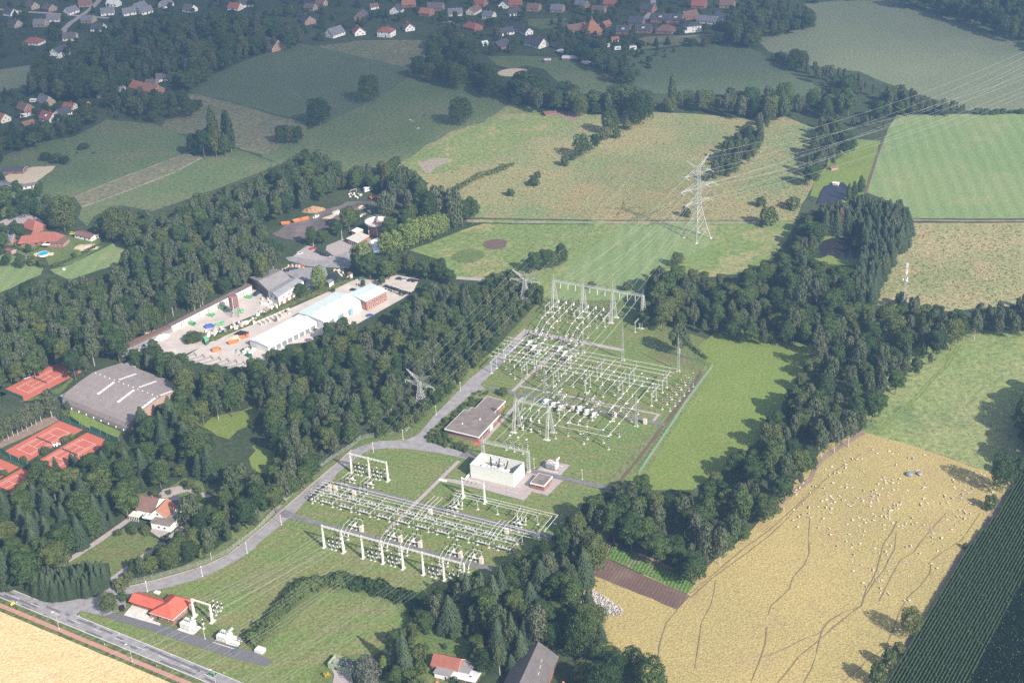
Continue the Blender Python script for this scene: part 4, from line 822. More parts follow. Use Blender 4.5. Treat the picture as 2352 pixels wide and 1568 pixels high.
# ------------------------------------------------------------------ the corn: rows of plants as one mass
def corn():
    rs = np.random.RandomState(5); edge = P('@33 2330 -330 2130 0 1850 330 1450 1000 1100 1568 700 2200'); poly = edge+[G(2352*1.22, 2000), G(2352*1.22, 1000)]
    seam = P('@33 2600 150 2352 590 2180 870 1990 1250 1850 1568 1700 1900'); q = []; fs = []
    d1 = Vector(edge[3])-Vector(edge[2]); d1.normalize()
    sv = Vector(seam[4])-Vector(seam[0])
    for side, ang in ((0, math.atan2(d1.y, d1.x)), (1, math.radians(101))):
        c, s = math.cos(ang), math.sin(ang); row = 1.25
        al = [(p[0]*c+p[1]*s, -p[0]*s+p[1]*c) for p in poly]; A0, A1_ = min(a[0] for a in al), max(a[0] for a in al); B0, B1_ = min(a[1] for a in al), max(a[1] for a in al)
        nb = int((B1_-B0)/row)
        for r in range(nb):
            b = B0+r*row; a = A0+rs.rand()
            while a < A1_:
                L = 1.05; x, y = a*c-b*s, a*s+b*c; a += L
                if not inside((x, y), poly): continue
                sd_ = (Vector((x, y))-Vector(seam[0])); cr = sv.x*sd_.y-sv.y*sd_.x
                if (cr > 0) != (side == 1): continue
                if (Vector((x,y))-Vector(edge[4])).length > 330: continue
                h = 2.3+rs.uniform(-.2, .2); n = (-s*.5, c*.5); hx, hy = c*L*.58, s*L*.58; j = rs.uniform(-.08, .08, 6); o = len(q)
                q += [(x-hx+n[0], y-hy+n[1], .3), (x+hx+n[0], y+hy+n[1], .3), (x+hx+j[0], y+hy+j[1], h+j[2]), (x-hx+j[3], y-hy+j[4], h+j[5]), (x-hx-n[0], y-hy-n[1], .3), (x+hx-n[0], y+hy-n[1], .3)]
                fs += [(o, o+1, o+2, o+3), (o+3, o+2, o+5, o+4)]
                for e in range(3):
                    px, py, pz = x+rs.uniform(-.5,.5), y+rs.uniform(-.5,.5), h*rs.uniform(.6,1.05); t1 = rs.normal(size=3)*.25; t2 = rs.normal(size=3)*.2; o = len(q)
                    q += [(px-t1[0], py-t1[1], pz-t1[2]), (px+t2[0], py+t2[1], pz+t2[2]), (px+t1[0], py+t1[1], pz+t1[2])]; fs.append((o, o+1, o+2))
    me = bpy.data.meshes.new('corn'); me.from_pydata(q, [], fs); me.materials.append(MATS['leaf_corn'])
    tag(put('corn', me), 'dense dark green corn rows at the lower right', 'corn', kind='stuff'); print('corn faces', len(fs))
corn()
sheet('field', 'soil', '@33 2330 -330 2130 0 1850 330 1450 1000 1100 1568 700 2200 3200 2200 3600 400', 'bare soil under the corn', zz(4))
# dry tufts and tall weeds on the rough meadows
def tufts(name, outline, n, m, hr, wr, label, seed, kind='stuff'):
    poly = VP(outline); rs = np.random.RandomState(seed); xs = [p[0] for p in poly]; ys = [p[1] for p in poly]; q = []; fs = []; k = 0
    while k < n:
        vx, vy = rs.uniform(min(xs), max(xs)), rs.uniform(min(ys), max(ys))
        if rs.rand() > (vy/max(ys))**-2*.6+.2 or not inside((vx, vy), poly): 
            k += .2; continue
        k += 1; x, y = G(vx, vy); h = rs.uniform(*hr); w_ = rs.uniform(*wr); a = rs.rand()*PI
        for e in range(3):
            c, s = math.cos(a+e*PI/3)*w_, math.sin(a+e*PI/3)*w_; o = len(q); q += [(x-c, y-s, 0), (x+c, y+s, 0), (x+c*.6, y+s*.6, h), (x-c*.7, y-s*.7, h*.8)]; fs.append((o,o+1,o+2,o+3))
    me = bpy.data.meshes.new(name); me.from_pydata(q, [], fs); me.materials.append(MATS[m]); tag(put(name, me), label, 'weeds', kind=kind)
mat('straw', (.36,.31,.17), .9, var=.25); mat('weed', (.14,.17,.075), .9, var=.3); mat('rust_weed', (.33,.21,.12), .9, var=.3)
MEAD = '900 420 1000 360 1100 300 1240 265 1430 270 1600 268 1760 300 1850 300 1870 400 1835 470 1820 505 1300 500 1000 497 990 420'
tufts('weeds', MEAD, 4000, 'straw', (.3,.9), (.3,.9), 'dry straw coloured tufts on the central meadow', 1); tufts('weeds', MEAD, 1800, 'weed', (.2,.6), (.3,.9), 'dark weed tufts on the central meadow', 2)
tufts('weeds', '1420 360 1640 400 1630 500 1250 500 1300 440', 2600, 'rust_weed', (.2,.5), (.3,.7), 'rust coloured sorrel on the central meadow', 3)
tufts('weeds', '2092 520 2345 515 2348 690 2180 712 2010 690 2085 570', 2400, 'straw', (.2,.5), (.3,.7), 'dry straw tufts on the right fallow field', 4); tufts('weeds', '2092 520 2345 515 2348 690 2180 712 2010 690 2085 570', 1300, 'weed', (.2,.6), (.3,.8), 'green weed tufts on the right fallow field', 5)
SHP = '1985 995 2260 1085 2320 1115 2220 1255 2110 1440 2030 1565 1500 1565 1500 1470 1420 1440 1360 1340 1560 1400 1600 1345 1720 1240 1800 1150 1880 1090'
tufts('grass', SHP, 14000, 'straw', (.08,.25), (.15,.35), 'dry grass tufts on the sheep pasture', 6); tufts('grass', SHP, 5000, 'weed', (.08,.25), (.12,.35), 'greener tufts on the sheep pasture', 7)
tufts('grass', '2150 790 2345 775 2350 1100 2260 1078 1985 988', 2600, 'weed', (.1,.35), (.2,.5), 'rank green tufts on the right meadow', 8)
tufts('grass', '1000 560 1110 515 1400 516 1300 600 1230 640 1060 630', 1300, 'weed', (.2,.5), (.3,.8), 'marsh grass tufts on the light green meadow', 9)
# ------------------------------------------------------------------ houses
brickmat('brick', (.36,.15,.11), (.4,.34,.3)); brickmat('brick_pale', (.42,.27,.2), (.45,.4,.36)); brickmat('brick_dark', (.25,.12,.1), (.3,.27,.25)); brickmat('brick_ochre', (.45,.34,.22), (.5,.45,.38))
mat('render_white', (.78,.77,.74), .8, var=.05); mat('render_cream', (.68,.64,.54), .8, var=.06); mat('glass', (.04,.05,.07), .15, var=.1); mat('frame_white', (.78,.78,.76), .5, var=.04)
roofmat('tile_red', (.33,.12,.09)); roofmat('tile_orange', (.38,.17,.11)); roofmat('tile_dark', (.09,.09,.11)); roofmat('tile_grey', (.2,.2,.23)); roofmat('tile_brown', (.22,.13,.11)); roofmat('tile_purple', (.15,.125,.135))
roofmat('sheet_grey', (.33,.33,.34), .9, .2); roofmat('sheet_white', (.66,.66,.64), 1.2, .12); roofmat('fibre_cement', (.3,.28,.28), .6, .3); roofmat('tile_new', (.55,.13,.085), .35, .3)
mat('felt', (.2,.165,.15), .95, var=.25, scale=.25); mat('fascia', (.74,.73,.7), .6, var=.04); roofmat('barn_roof', (.15,.135,.135), .5, .25); mat('wood_dark', (.12,.08,.05), .85, var=.25); mat('gate_green', (.05,.13,.08), .6); mat('orange_paint', (.7,.27,.1), .6)
RM = dict(r='tile_red', o='tile_orange', d='tile_dark', g='tile_grey', b='tile_brown', p='tile_purple', s='sheet_grey', w='sheet_white')
WM = dict(w='render_white', c='render_cream', b='brick', p='brick_pale', d='brick_dark', y='brick_ochre')
OCC = []
MC = {}
def cached(key, fn, name, mats):
    if key not in MC: MC[key] = fn().mesh(name, mats)
    return MC[key]
def gable_wall(L, W, hw, hr):
    mb = MB(); x, y = L/2, W/2
    mb.add([(-x,-y,0),(x,-y,0),(x,y,0),(-x,y,0),(-x,-y,hw),(x,-y,hw),(x,y,hw),(-x,y,hw),(-x,0,hw+hr),(x,0,hw+hr)],
           [(0,1,5,4),(1,2,6,9,5),(2,3,7,6),(3,0,4,8,7),(4,5,9,8),(7,8,9,6),(0,3,2,1)]); return mb
def gable_roof(L, W, hw, hr, ov=.45, t=.22, hip=0.):
    mb = MB(); x, y = L/2+ov, W/2+ov; z0 = hw-ov*hr/(W/2); z1 = hw+hr
    for dz in (0., t):
        h = x-hip if hip else x
        mb.add([(-x,-y,z0+dz),(x,-y,z0+dz),(x,y,z0+dz),(-x,y,z0+dz),(-h,0,z1+dz),(h,0,z1+dz)], [(0,1,5,4),(2,3,4,5)]+([(1,2,5),(3,0,4)] if hip else []))
    mb.add([(-x,-y,z0),(x,-y,z0),(x,-y,z0+t),(-x,-y,z0+t)], [(0,1,2,3)]); mb.add([(-x,y,z0),(x,y,z0),(x,y,z0+t),(-x,y,z0+t)], [(0,1,2,3)])
    if not hip:
        for s in (-1, 1): mb.add([(s*x,-y,z0),(s*x,0,z1),(s*x,0,z1+t),(s*x,-y,z0+t),(s*x,y,z0),(s*x,y,z0+t)], [(0,1,2,3),(1,4,5,2)], 1)
    else:
        for s in (-1, 1): mb.add([(s*x,-y,z0),(s*x,y,z0),(s*x,y,z0+t),(s*x,-y,z0+t)], [(0,1,2,3)])
    return mb
def window_mesh(w=1.2, h=1.2):
    return cached(('win', w, h), lambda: MB().box(-w/2,w/2,-.06,.02,0,h,0).box(-w/2+.1,w/2-.1,-.085,-.06,.1,h-.1,1), 'window', [MATS['frame_white'], MATS['glass']])
def house(x, y, ang, L, W, hw, hr, roof, wall, label, hip=0., chimney=True, dormer=False, group=None, name='house', wins=True, cat='house', doors=True, annex=None, big=False):
    t = thing(name, label, cat, (x, y, 0), ang, group); OCC.append((x, y, max(L, W)*.5+2.5))
    put('wall', gable_wall(L, W, hw, 0.02 if hip else hr-.05).mesh('wall', MATS[wall]) if not hip else MB().box(-L/2,L/2,-W/2,W/2,0,hw).mesh('wall', MATS[wall]), t)
    rf = put('roof', gable_roof(L, W, hw, hr, hip=hip).mesh('roof', [MATS[roof], MATS['fascia']]), t)
    if chimney: put('chimney', cached('chim', lambda: MB().box(-.35,.35,-.35,.35,-.6,1.5).box(-.42,.42,-.42,.42,1.5,1.62), 'chimney', MATS['brick_dark']), rf, (L*.12, W*.08, hw+hr))
    if dormer:
        d = put('dormer', cached('dorm', lambda: MB().box(-1.3,1.3,-1.6,1.2,-.3,1.3,0).box(-1.5,1.5,-1.8,1.2,1.3,1.45,1), 'dormer', [MATS['render_white'], MATS['tile_dark']]), rf, (0, -W*.24, hw+hr*.45))
    if wins:
        k = max(2, int(L/3.4)); me = window_mesh()
        for sgn, rz in ((-1, 0.), (1, PI)):
            for i in range(k):
                if doors and sgn == -1 and i == k//2: continue
                put('window', me, t, ((i+.5)/k*L-L/2, sgn*W/2, min(1., hw-1.5)), rz)
                if hw > 4.6: put('window', me, t, ((i+.5)/k*L-L/2, sgn*W/2, 3.4), rz)
        for sgn, rz in ((-1, -PI/2), (1, PI/2)):
            for j in (-.24, .24): put('window', me, t, (sgn*L/2, j*W, min(1., hw-1.5)), rz)
            if not hip and hr > 2.4: put('window', me, t, (sgn*L/2, 0, hw+.3), rz)
        if doors: put('door', cached('door', lambda: MB().box(-.55,.55,-.07,.02,0,2.1), 'door', MATS['wood_dark']), t, ((k//2+.5)/k*L-L/2, -W/2, 0))
    if annex: put('annex', MB().box(*annex, 0).mesh('annex', [MATS[wall], MATS['felt']]) if len(annex) == 6 else None, t)
    return t
def hs(reg, cx, cy, dx, dy, L, W, roof, wall, label, hw=2.8, hr=None, **k):
    """house surveyed from the sheet: middle of its roof, the way the ridge runs, length and width in metres"""
    hr = hr if hr is not None else (W*.42 if not k.get('hip') else W*.32); X, Y = conv(reg, cx, cy); a = G(X, Y, hw+hr*.5); b = G(X+dx*.1, Y+dy*.1, hw+hr*.5)
    return house(a[0], a[1], math.atan2(b[1]-a[1], b[0]-a[0]), L, W, hw, hr, RM[roof], WM[wall], label, **k)
V1 = [('00',90,95,-120,-20,'d','w','white gabled house with dark roof at the top left edge'), ('00',290,35,-120,-30,'p','p','pinkish brick house right of the white gabled one'),
 ('00',450,55,-120,-30,'p','b','brick house with two gables near the cross road'), ('00',650,80,150,-50,'g','w','white house with long blue grey roof facing the cross road'),
 ('00',985,90,120,-10,'g','w','white bungalow with broad grey hipped roof right of the road'), ('00',1180,90,120,-20,'g','w','white bungalow behind the broad hipped one'),
 ('00',1040,12,120,5,'w','w','white flat looking house at the very top beside the road'), ('00',370,195,120,0,'g','p','house with pale blue grey roof and brick gable below the cross road'),
 ('00',490,150,130,-8,'g','c','low grey roofed house on the cross road'), ('00',810,160,140,5,'g','p','long low grey roof at the road junction'), ('00',1280,40,100,-30,'g','w','white house with grey roof behind the broad bungalows'),
 ('00',1520,18,120,-40,'g','w','white and grey house at the top behind the wood'), ('00',1740,60,120,20,'p','w','purple roofed house with white gable above the wood'), ('00',2160,45,150,10,'r','c','wide red roofed house at the top behind the wood'),
 ('00',2250,15,60,-10,'d','w','small white house right of the wide red roof'), ('00',900,235,150,5,'d','w','dark roofed house with white walls half hidden by trees'), ('00',640,320,100,-5,'p','c','house with purple roof at the road end'),
 ('00',780,15,120,-10,'b','p','brown roofed house at the top left of the road'), ('00',1330,80,90,-20,'g','w','small white house at the upper wood edge'), ('00',130,200,100,20,'d','p','dark roofed house hidden in left gardens')]
for r,x,y,dx,dy,rf,wl,lb in V1: hs(r,x,y,dx,dy,12.5,9.5,rf,wl,lb)
hs('00',310,362,140,8,17,11,'r','w','low white bungalow with red hipped roof alone in the left wood', hw=2.6, hip=5.)
hs('00',545,445,150,-60,15,10,'d','w','large white two storey house with dark roof in the left wood', hw=5.2, hr=3.4)
hs('00',500,508,90,-20,8,4.5,'w','w','low white annex in front of the large white house', hw=2.3, hr=.4, chimney=False)
hs('00',415,900,-110,-40,14,9.5,'g','y','brick house with steep grey roof and pointed gable in the left village', hr=5.2); hs('00',225,965,-110,-40,12,9,'b','b','brick house with brown roof beside the white caravan', hr=4.4)
hs('00',445,1050,110,30,14,10,'r','w','white house with bright red roof and dormer in the left village', hr=4.4, dormer=True); hs('00',570,1015,90,-40,12,9,'d','w','white house with blue black roof right of the bright red one', hr=4.)
hs('00',15,1060,-60,-20,11,9,'o','c','cream gabled house at the left edge', hr=4.); hs('00',640,958,100,10,10,6,'r','c','small red roofed house with a glass porch', hw=2.4); hs('00',250,1115,100,-30,9,5,'o','b','low reddish shed roof in front of the bright red house', hw=2.2, hr=.8, chimney=False)
hs('00',1340,785,150,35,32,12,'o','b','long orange red roofed farmhouse at the far left wood edge', hr=4.4); hs('00',1020,830,120,-50,26,8,'s','c','long narrow grey shed left of the orange red farmhouse', hw=2.6, hr=1.2, chimney=False)
hs('00',1500,690,110,-10,12,9,'p','w','dark roofed house with white porch in the gardens', hr=3.4); hs('00',1735,648,-110,-30,12,9,'d','p','brick gabled house with dark roof at the crop field edge', hr=4.6)
hs('00',2040,515,150,30,24,8,'r','w','long white bungalow with flat red roofs at the top of the crop field', hw=2.8, hr=1.1); hs('00',1890,548,110,30,12,8,'r','p','low red roofed wing left of the long bungalow', hw=2.4, hr=1.); hs('00',1390,745,60,0,9,7,'p','p','small brick house behind the orange red farmhouse')
V2 = [('01',130,380,140,40,26,16,'p','p','very large purple grey roofed farmhouse at the crop field tip',3.,{}), ('01',40,300,120,30,18,12,'p','p','second large purple roof behind the very large one',3.,{}), ('01',470,160,-120,-70,15,11,'d','b','brick house with steep dark roof and skylights',3.,{}),
 ('01',720,275,-90,30,15,12,'g','w','large dark grey roofed house with white timbered gable at the fallow edge',3.,{}), ('01',940,265,-60,-60,12,10,'r','w','red roofed house with white gable right of the timbered gable house',2.8,{}), ('01',1195,265,130,10,14,10,'r','w','two storey white house with red hipped roof',5.,dict(hip=4.5)),
 ('01',1400,230,-70,-60,10,9,'r','w','red roofed house with white balcony side',2.8,{}), ('01',965,125,-60,60,13,11,'p','b','brick house with tall purple roof',3.,{}), ('01',1290,70,-80,60,12,10,'d','w','white gabled house with dark roof behind the red roofs',3.,{}),
 ('01',1410,15,130,0,14,9,'o','b','orange roofed house at the very top',3.,{}), ('01',1565,95,100,10,12,9,'o','b','small orange roofed house hidden in trees',2.8,{}), ('01',1650,45,-100,0,15,10,'p','b','long purple brown roof among trees',3.,{}), ('01',1830,95,130,-5,13,9,'g','c','cream house with grey roof left of the dark tree belt',2.8,{}),
 ('01',2000,75,-110,60,15,9,'b','c','dark brown roofed house with a tall cream gable',3.,{}), ('01',2280,20,-50,60,11,9,'d','w','white half timbered gable at the top edge',3.,{}), ('01',1990,225,130,30,16,11,'r','b','red hipped roof house behind the dark belt',2.8,dict(hip=4.)),
 ('01',2300,270,120,-20,12,8,'d','w','white glazed bungalow with dark roof',2.8,{}), ('01',2250,390,110,-40,14,10,'d','b','dark roofed brick house beside the paddock',2.8,{}), ('01',2100,385,60,-10,5,4,'w','w','tiny white garden pavilion beside the paddock',2.3,dict(chimney=False)),
 ('01',2060,10,110,10,12,9,'r','b','red roofed brick house at the top',2.8,{}), ('01',600,12,90,10,10,8,'b','p','brown roofed house at the top edge above the wood',2.8,{}), ('01',500,50,100,10,11,8,'p','p','purplish roofed house half hidden below the top edge',2.8,{}), ('01',1080,45,60,-10,8,6,'b','w','small white gabled cottage behind trees',2.6,{}),
 ('01',2140,120,90,10,11,8,'g','c','grey roofed house in the gardens right of the cream gable',2.8,{}), ('02',30,15,110,0,12,9,'r','b','red roofed house at the top centre',2.8,{}), ('02',20,95,80,-10,11,8,'d','w','white house with dark roof at the top centre',2.8,{}),
 ('02',90,250,120,50,26,8,'d','w','long dark roofed row house beside the small paddock',2.8,{}), ('02',220,365,150,40,20,12,'d','w','large dark roofed house with white glazed ends by the paddock',2.8,{}), ('02',590,240,110,-20,18,10,'b','b','red brown barn left of the tall orange pyramid roof',3.2,dict(chimney=False)),
 ('02',1025,255,110,3,12,9.5,'d','b','dark roofed brick house, leftmost of the front row',2.8,dict(dormer=True)), ('02',1210,245,130,3,14,9.5,'d','b','dark roofed brick house with a white dormer in the front row',2.8,dict(dormer=True)), ('02',1410,250,140,8,15,12,'b','b','brown hipped roof house with white windows in the front row',2.8,dict(hip=5.)),
 ('02',1370,145,150,6,18,9.5,'d','b','long dark roof with two white dormers in the second row',3.4,dict(dormer=True)), ('02',1510,150,100,6,12,9.5,'d','b','shorter dark roof right of the long one in the second row',3.4,dict(dormer=True)), ('02',1250,55,100,10,12,10,'d','b','steep dark roofed brick house beside the far road',3.,{}),
 ('02',1630,120,110,-20,14,10,'b','b','brown roofed house behind the white villa',2.8,{}), ('02',1930,150,-100,-70,20,12,'g','p','grey roofed barn with a brick gable end',3.6,dict(chimney=False)), ('02',1800,165,110,10,18,9,'g','c','low greenish grey roof left of the barn',2.6,{}), ('02',1720,20,90,5,13,10,'r','b','brick house with red roof near the far drive',3.,{}),
 ('02',862,205,60,-20,8,6,'o','b','small orange roofed shed right of the pyramid roof',2.6,dict(chimney=False)), ('02',1145,175,100,5,13,10,'d','b','steep dark roofed house between the rows',2.8,{}), ('02',945,350,60,-5,6,4.5,'o','w','tiny orange roofed garden shed',2.,dict(chimney=False)), ('02',640,25,100,10,12,9,'g','b','house with grey roof hidden at the top',2.8,{}),
 ('02',905,10,110,5,12,9,'r','b','dull red roof peeking over the top trees',2.8,{}), ('02',420,60,100,5,12,9,'g','p','grey roofed house between the top gardens',2.8,{}), ('02',800,70,100,5,12,9,'p','p','purple roofed house between the top gardens',2.8,{}), ('02',200,50,100,5,12,9,'b','p','brown roofed house in the top gardens',2.8,{}), ('02',1980,20,100,5,13,9,'b','p','brown roofed house in front of the far wood',2.8,{})]
for r,x,y,dx,dy,L,W,rf,wl,lb,hw,k in V2: hs(r,x,y,dx,dy,L,W,rf,wl,lb,hw=hw,**k)
def pyramid_house():
    a = G(*conv('02', 735, 290), 2); t = thing('house', 'tall steep orange pyramid roof with a brick chimney in the far gardens', 'house', a, .3); OCC.append((*a, 12))
    part('wall', MB().box(-8,8,-8,8,0,2.6), MATS['brick'], t); r = part('roof', MB().add([(-8.6,-8.6,2.4),(8.6,-8.6,2.4),(8.6,8.6,2.4),(-8.6,8.6,2.4),(-1,0,13),(1,0,13)], [(0,1,5,4),(1,2,5),(2,3,4,5),(3,0,4)]), MATS['tile_orange'], t)
    part('chimney', MB().box(-.7,.7,-.7,.7,0,4.5), MATS['brick_dark'], r, (0,0,11))
    for i in range(3): put('window', window_mesh(), t, (-5+i*5, -8, .9))
pyramid_house()
def villa():
    a = G(*conv('02', 1660, 255), 3); t = thing('house', 'white two storey villa with a dark flat hipped roof on a lawn', 'house', a, .15); OCC.append((*a, 11))
    part('wall', MB().box(-6.5,6.5,-5,5,0,6), MATS['render_white'], t); part('roof', gable_roof(13,10,6,1.8,.6,.2,5.5), [MATS['tile_dark'], MATS['fascia']], t); part('lower_roof', MB().box(-9,-6.5,-5.4,3,2.8,3.05), MATS['tile_dark'], t); part('wing', MB().box(-8.6,-6.5,-5,2.6,0,2.8), MATS['render_white'], t)
    for z in (.9, 3.7):
        for i in range(3): put('window', window_mesh(.9, 1.6), t, (-1+i*2.6, -5, z))
        put('window', window_mesh(.9, 1.6), t, (-6.5, 0, z) if z > 3 else (6.5, 1, z), -PI/2 if z > 3 else PI/2)
villa()
# pool house neighbourhood on the left
hs('10',300,478,150,50,13,10,'r','b','compact red hipped roof house above the long red house', hr=4.4, hip=3.2); hs('10',60,600,100,10,12,8,'g','b','grey roofed house at the left edge above the pool')
a = G(*conv('10', 430, 610), 3.5); LH = thing('house', 'long red tiled house with wings and a white awning by the pool', 'house', a, math.radians(-12)); OCC.append((*a, 16))
part('wall', MB().box(-10,8,-5,5,0,2.7).box(2,15,-8,1,0,2.6).box(-15,-6,-8,2,0,2.6), MATS['brick'], LH)
part('roof', gable_roof(20,10.5,2.7,4.4,.5,.2,2.5), [MATS['tile_red'], MATS['fascia']], LH, (-1,0,0)); part('wing_roof', gable_roof(13,9.5,2.6,3.,.5,.2,2.), [MATS['tile_red'], MATS['fascia']], LH, (-10.5,-3,0), PI/2*.15); part('garage_roof', MB().box(5,15.4,-8.4,1.4,2.65,2.9), MATS['tile_brown'], LH)
part('awning', MB().box(1.5,6.5,-11,-5.2,2.5,2.6), MATS['render_white'], LH); [put('window', window_mesh(), LH, (x_, -8.01 if x_ < -6 or x_ > 7 else -5.01, .9)) for x_ in (-13, -9, -4, 0, 9, 12)]; part('chimney', MB().box(-.4,.4,-.4,.4,0,1.2), MATS['brick_dark'], LH, (-3,0,6.8))
hs('10',790,580,130,30,15,6.5,'b','w','low flat garage like house with pinkish brown roof and glazed end', hw=2.5, hr=.9, chimney=False)
hs('10',200,790,60,-10,5,4,'g','w','small grey garden shed left of the pool', hw=2., hr=.5, chimney=False, wins=False, name='shed', cat='shed'); hs('10',95,725,70,20,6,3.5,'b','p','brown lean-to at the left garden corner', hw=2., hr=.5, chimney=False, wins=False, name='shed', cat='shed')
hs('10',40,118,80,10,12,8,'g','c','pale grey shed roof at the left edge by the sandy ground', hw=2.6, hr=1., chimney=False, name='shed', cat='shed'); hs('00',130,1545,130,0,16,8,'d','d','dark shed roof at the left edge', hw=2.6, hr=1.2, chimney=False, name='shed', cat='shed'); hs('10',260,125,60,-10,8,5,'g','c','small shed between the trees by the sandy ground', hw=2.2, hr=.7, chimney=False, name='shed', cat='shed')
for q, lb in (((470,468,60,20,9,7),'white roofed garden shed beside the far paddock'), ((535,522,100,0,13,8),'long grey white open shed beside the far paddock'), ((685,572,60,25,8,6),'small tilted white roofed shed under the tree belt'), ((328,545,45,0,5,4),'small white roofed cabin in the far paddock')):
    hs('02',*q[:4],q[4],q[5],'w','d',lb, hw=2.2, hr=.5, chimney=False, wins=False, name='shed', cat='shed')
hs('02',345,1025,90,-15,9,5,'b','d','brown field shelter at the bare paddock', hw=2.3, hr=.6, chimney=False, wins=False, name='shed', cat='shed'); hs('13',625,110,40,5,3.6,2.6,'w','w','tiny white boat hut at the upper pond', hw=1.5, hr=.3, chimney=False, wins=False, name='hut', cat='hut'); hs('03',605,1530,60,-10,5,3,'b','p','small brown cabin at the pond meadow', hw=2., hr=.5, chimney=False, wins=False, name='hut', cat='hut')

# ------------------------------------------------------------------ white farmhouse near the main road
def farm():
    a = G(*conv('30', 1340, 60)); T = thing('house', 'white farmhouse with brick red roofs and a flat roofed wing', 'house', a, math.radians(-22)); OCC.append((*a, 10))
    part('wall', gable_wall(9, 11, 4.2, 3.6), MATS['render_white'], T, (0,6,0)); r = part('roof', gable_roof(9, 11, 4.2, 3.7), [MATS['tile_brown'], MATS['fascia']], T, (0,6,0)); part('chimney', MB().box(-.4,.4,-.4,.4,0,1.6), MATS['brick_dark'], r, (1,0,7.4))
    part('gable_wing', gable_wall(9, 8, 4.2, 3.2), MATS['render_white'], T, (8,3,0), PI/2); part('wing_roof', gable_roof(9, 8, 4.2, 3.3), [MATS['tile_orange'], MATS['fascia']], T, (8,3,0), PI/2)
    part('flat_wing', MB().box(7,17,-6,2.4,0,3.3).box(6.7,17.3,-6.3,2.6,3.3,3.6,1), [MATS['render_white'], MATS['felt']], T); part('rear_wing', MB().box(6,14,9,15,0,4).box(5.8,14.2,8.8,15.2,4,4.3,1), [MATS['render_white'], MATS['tile_dark']], T)
    part('balcony', MB().box(1,6.8,-3.6,.6,2.9,3.1).box(1,6.8,-3.6,-3.5,3.1,4.), MATS['frame_white'], T); part('conservatory', MB().box(-6.6,-1.5,-3,1,0,2.4,1).box(-6.8,-1.3,-3.2,1.1,2.4,2.6,0), [MATS['render_cream'], MATS['glass']], T)
    for i in range(6): part('post', MB().box(-.07,.07,-.07,.07,0,2.4), MATS['frame_white'], T, (-6.5+i*.95, -3.08, 0))
    for x_, y_, z_ in ((2,-.9+.4,1), (8,-1.51,1), (8,-1.51,4.4), (11,-6.01,1), (14,-6.01,1)): put('window', window_mesh(), T, (x_, y_, z_))
    f = thing('fence', 'white wooden rail fence along the farmhouse lane', 'fence', G(*conv('30', 510, 430)))
    pts = P('@30 510 435 560 405 610 370 665 335 740 285 800 250 865 205 950 160 1030 100'); o = pts[0]
    part('rail', MB().path([(p[0]-o[0], p[1]-o[1], .9) for p in pts], .07, 4).path([(p[0]-o[0], p[1]-o[1], .5) for p in pts], .07, 4), MATS['frame_white'], f)
    for p in pts: part('post', MB().box(-.09,.09,-.09,.09,0,1.05), MATS['frame_white'], f, (p[0]-o[0], p[1]-o[1], 0))
farm()
# ------------------------------------------------------------------ red outbuilding group and barn at the bottom
def outb():
    a = G(*conv('31', 1770, 1425)); T = thing('house', 'brick outbuilding with old red tiled roof and grey lean-to at the bottom', 'house', a, math.radians(-24)); OCC.append((*a, 9))
    part('wall', gable_wall(11, 7, 2.6, 2.8), MATS['brick'], T); part('roof', gable_roof(11, 7, 2.6, 2.9, .4), [MATS['tile_red'], MATS['fascia']], T); part('lean_to', MB().box(5.5,10,-3.4,3,0,2.4).box(5.4,10.4,-3.7,3.3,2.4,2.65,1), [MATS['brick'], MATS['fibre_cement']], T)
    for x_ in (-3, 0, 3): put('window', window_mesh(.9,.9), T, (x_, -3.5, 1.2))
    b = G(*conv('31', 1735, 1500)); U = thing('shed', 'white walled shed with grey roof in front of the red outbuilding', 'shed', b, math.radians(-24)); part('wall', MB().box(-3.2,3.2,-2.3,2.3,0,2.5), MATS['render_white'], U); part('roof', MB().box(-3.6,3.6,-2.6,2.6,2.5,2.75), MATS['fibre_cement'], U); put('door', window_mesh(.9,1.8), U, (1.5,-2.3,.1))
    c = G(*conv('31', 1925, 1535)); Wd = thing('shed', 'dark shed with pale corrugated roof right of the white walled shed', 'shed', c, math.radians(-24)); part('wall', MB().box(-5,5,-2.6,2.6,0,2.3), MATS['wood_dark'], Wd); part('roof', MB().box(-5.5,5.5,-3.1,3.1,2.3,2.5), MATS['sheet_white'], Wd)
    for x_ in (-2.5, 1): put('door', window_mesh(.8,1.8), Wd, (x_,-2.6,.1))
    part('roof_window', MB().box(-.4,.4,-.3,.3,0,.12), MATS['glass'], Wd, (2.5,-.5,2.5))
    d = G(*conv('31', 1600, 1790)); house(d[0], d[1], math.radians(62), 12, 10, 3, 4.6, 'tile_orange', 'brick', 'orange roofed house cut by the bottom edge', name='house')
    e = G(*conv('32', 430, 1800)); house(e[0], e[1], math.radians(70), 12, 9, 3, 4.6, 'tile_orange', 'brick', 'orange roofed annex at the bottom edge beside the barn', name='house')
outb()
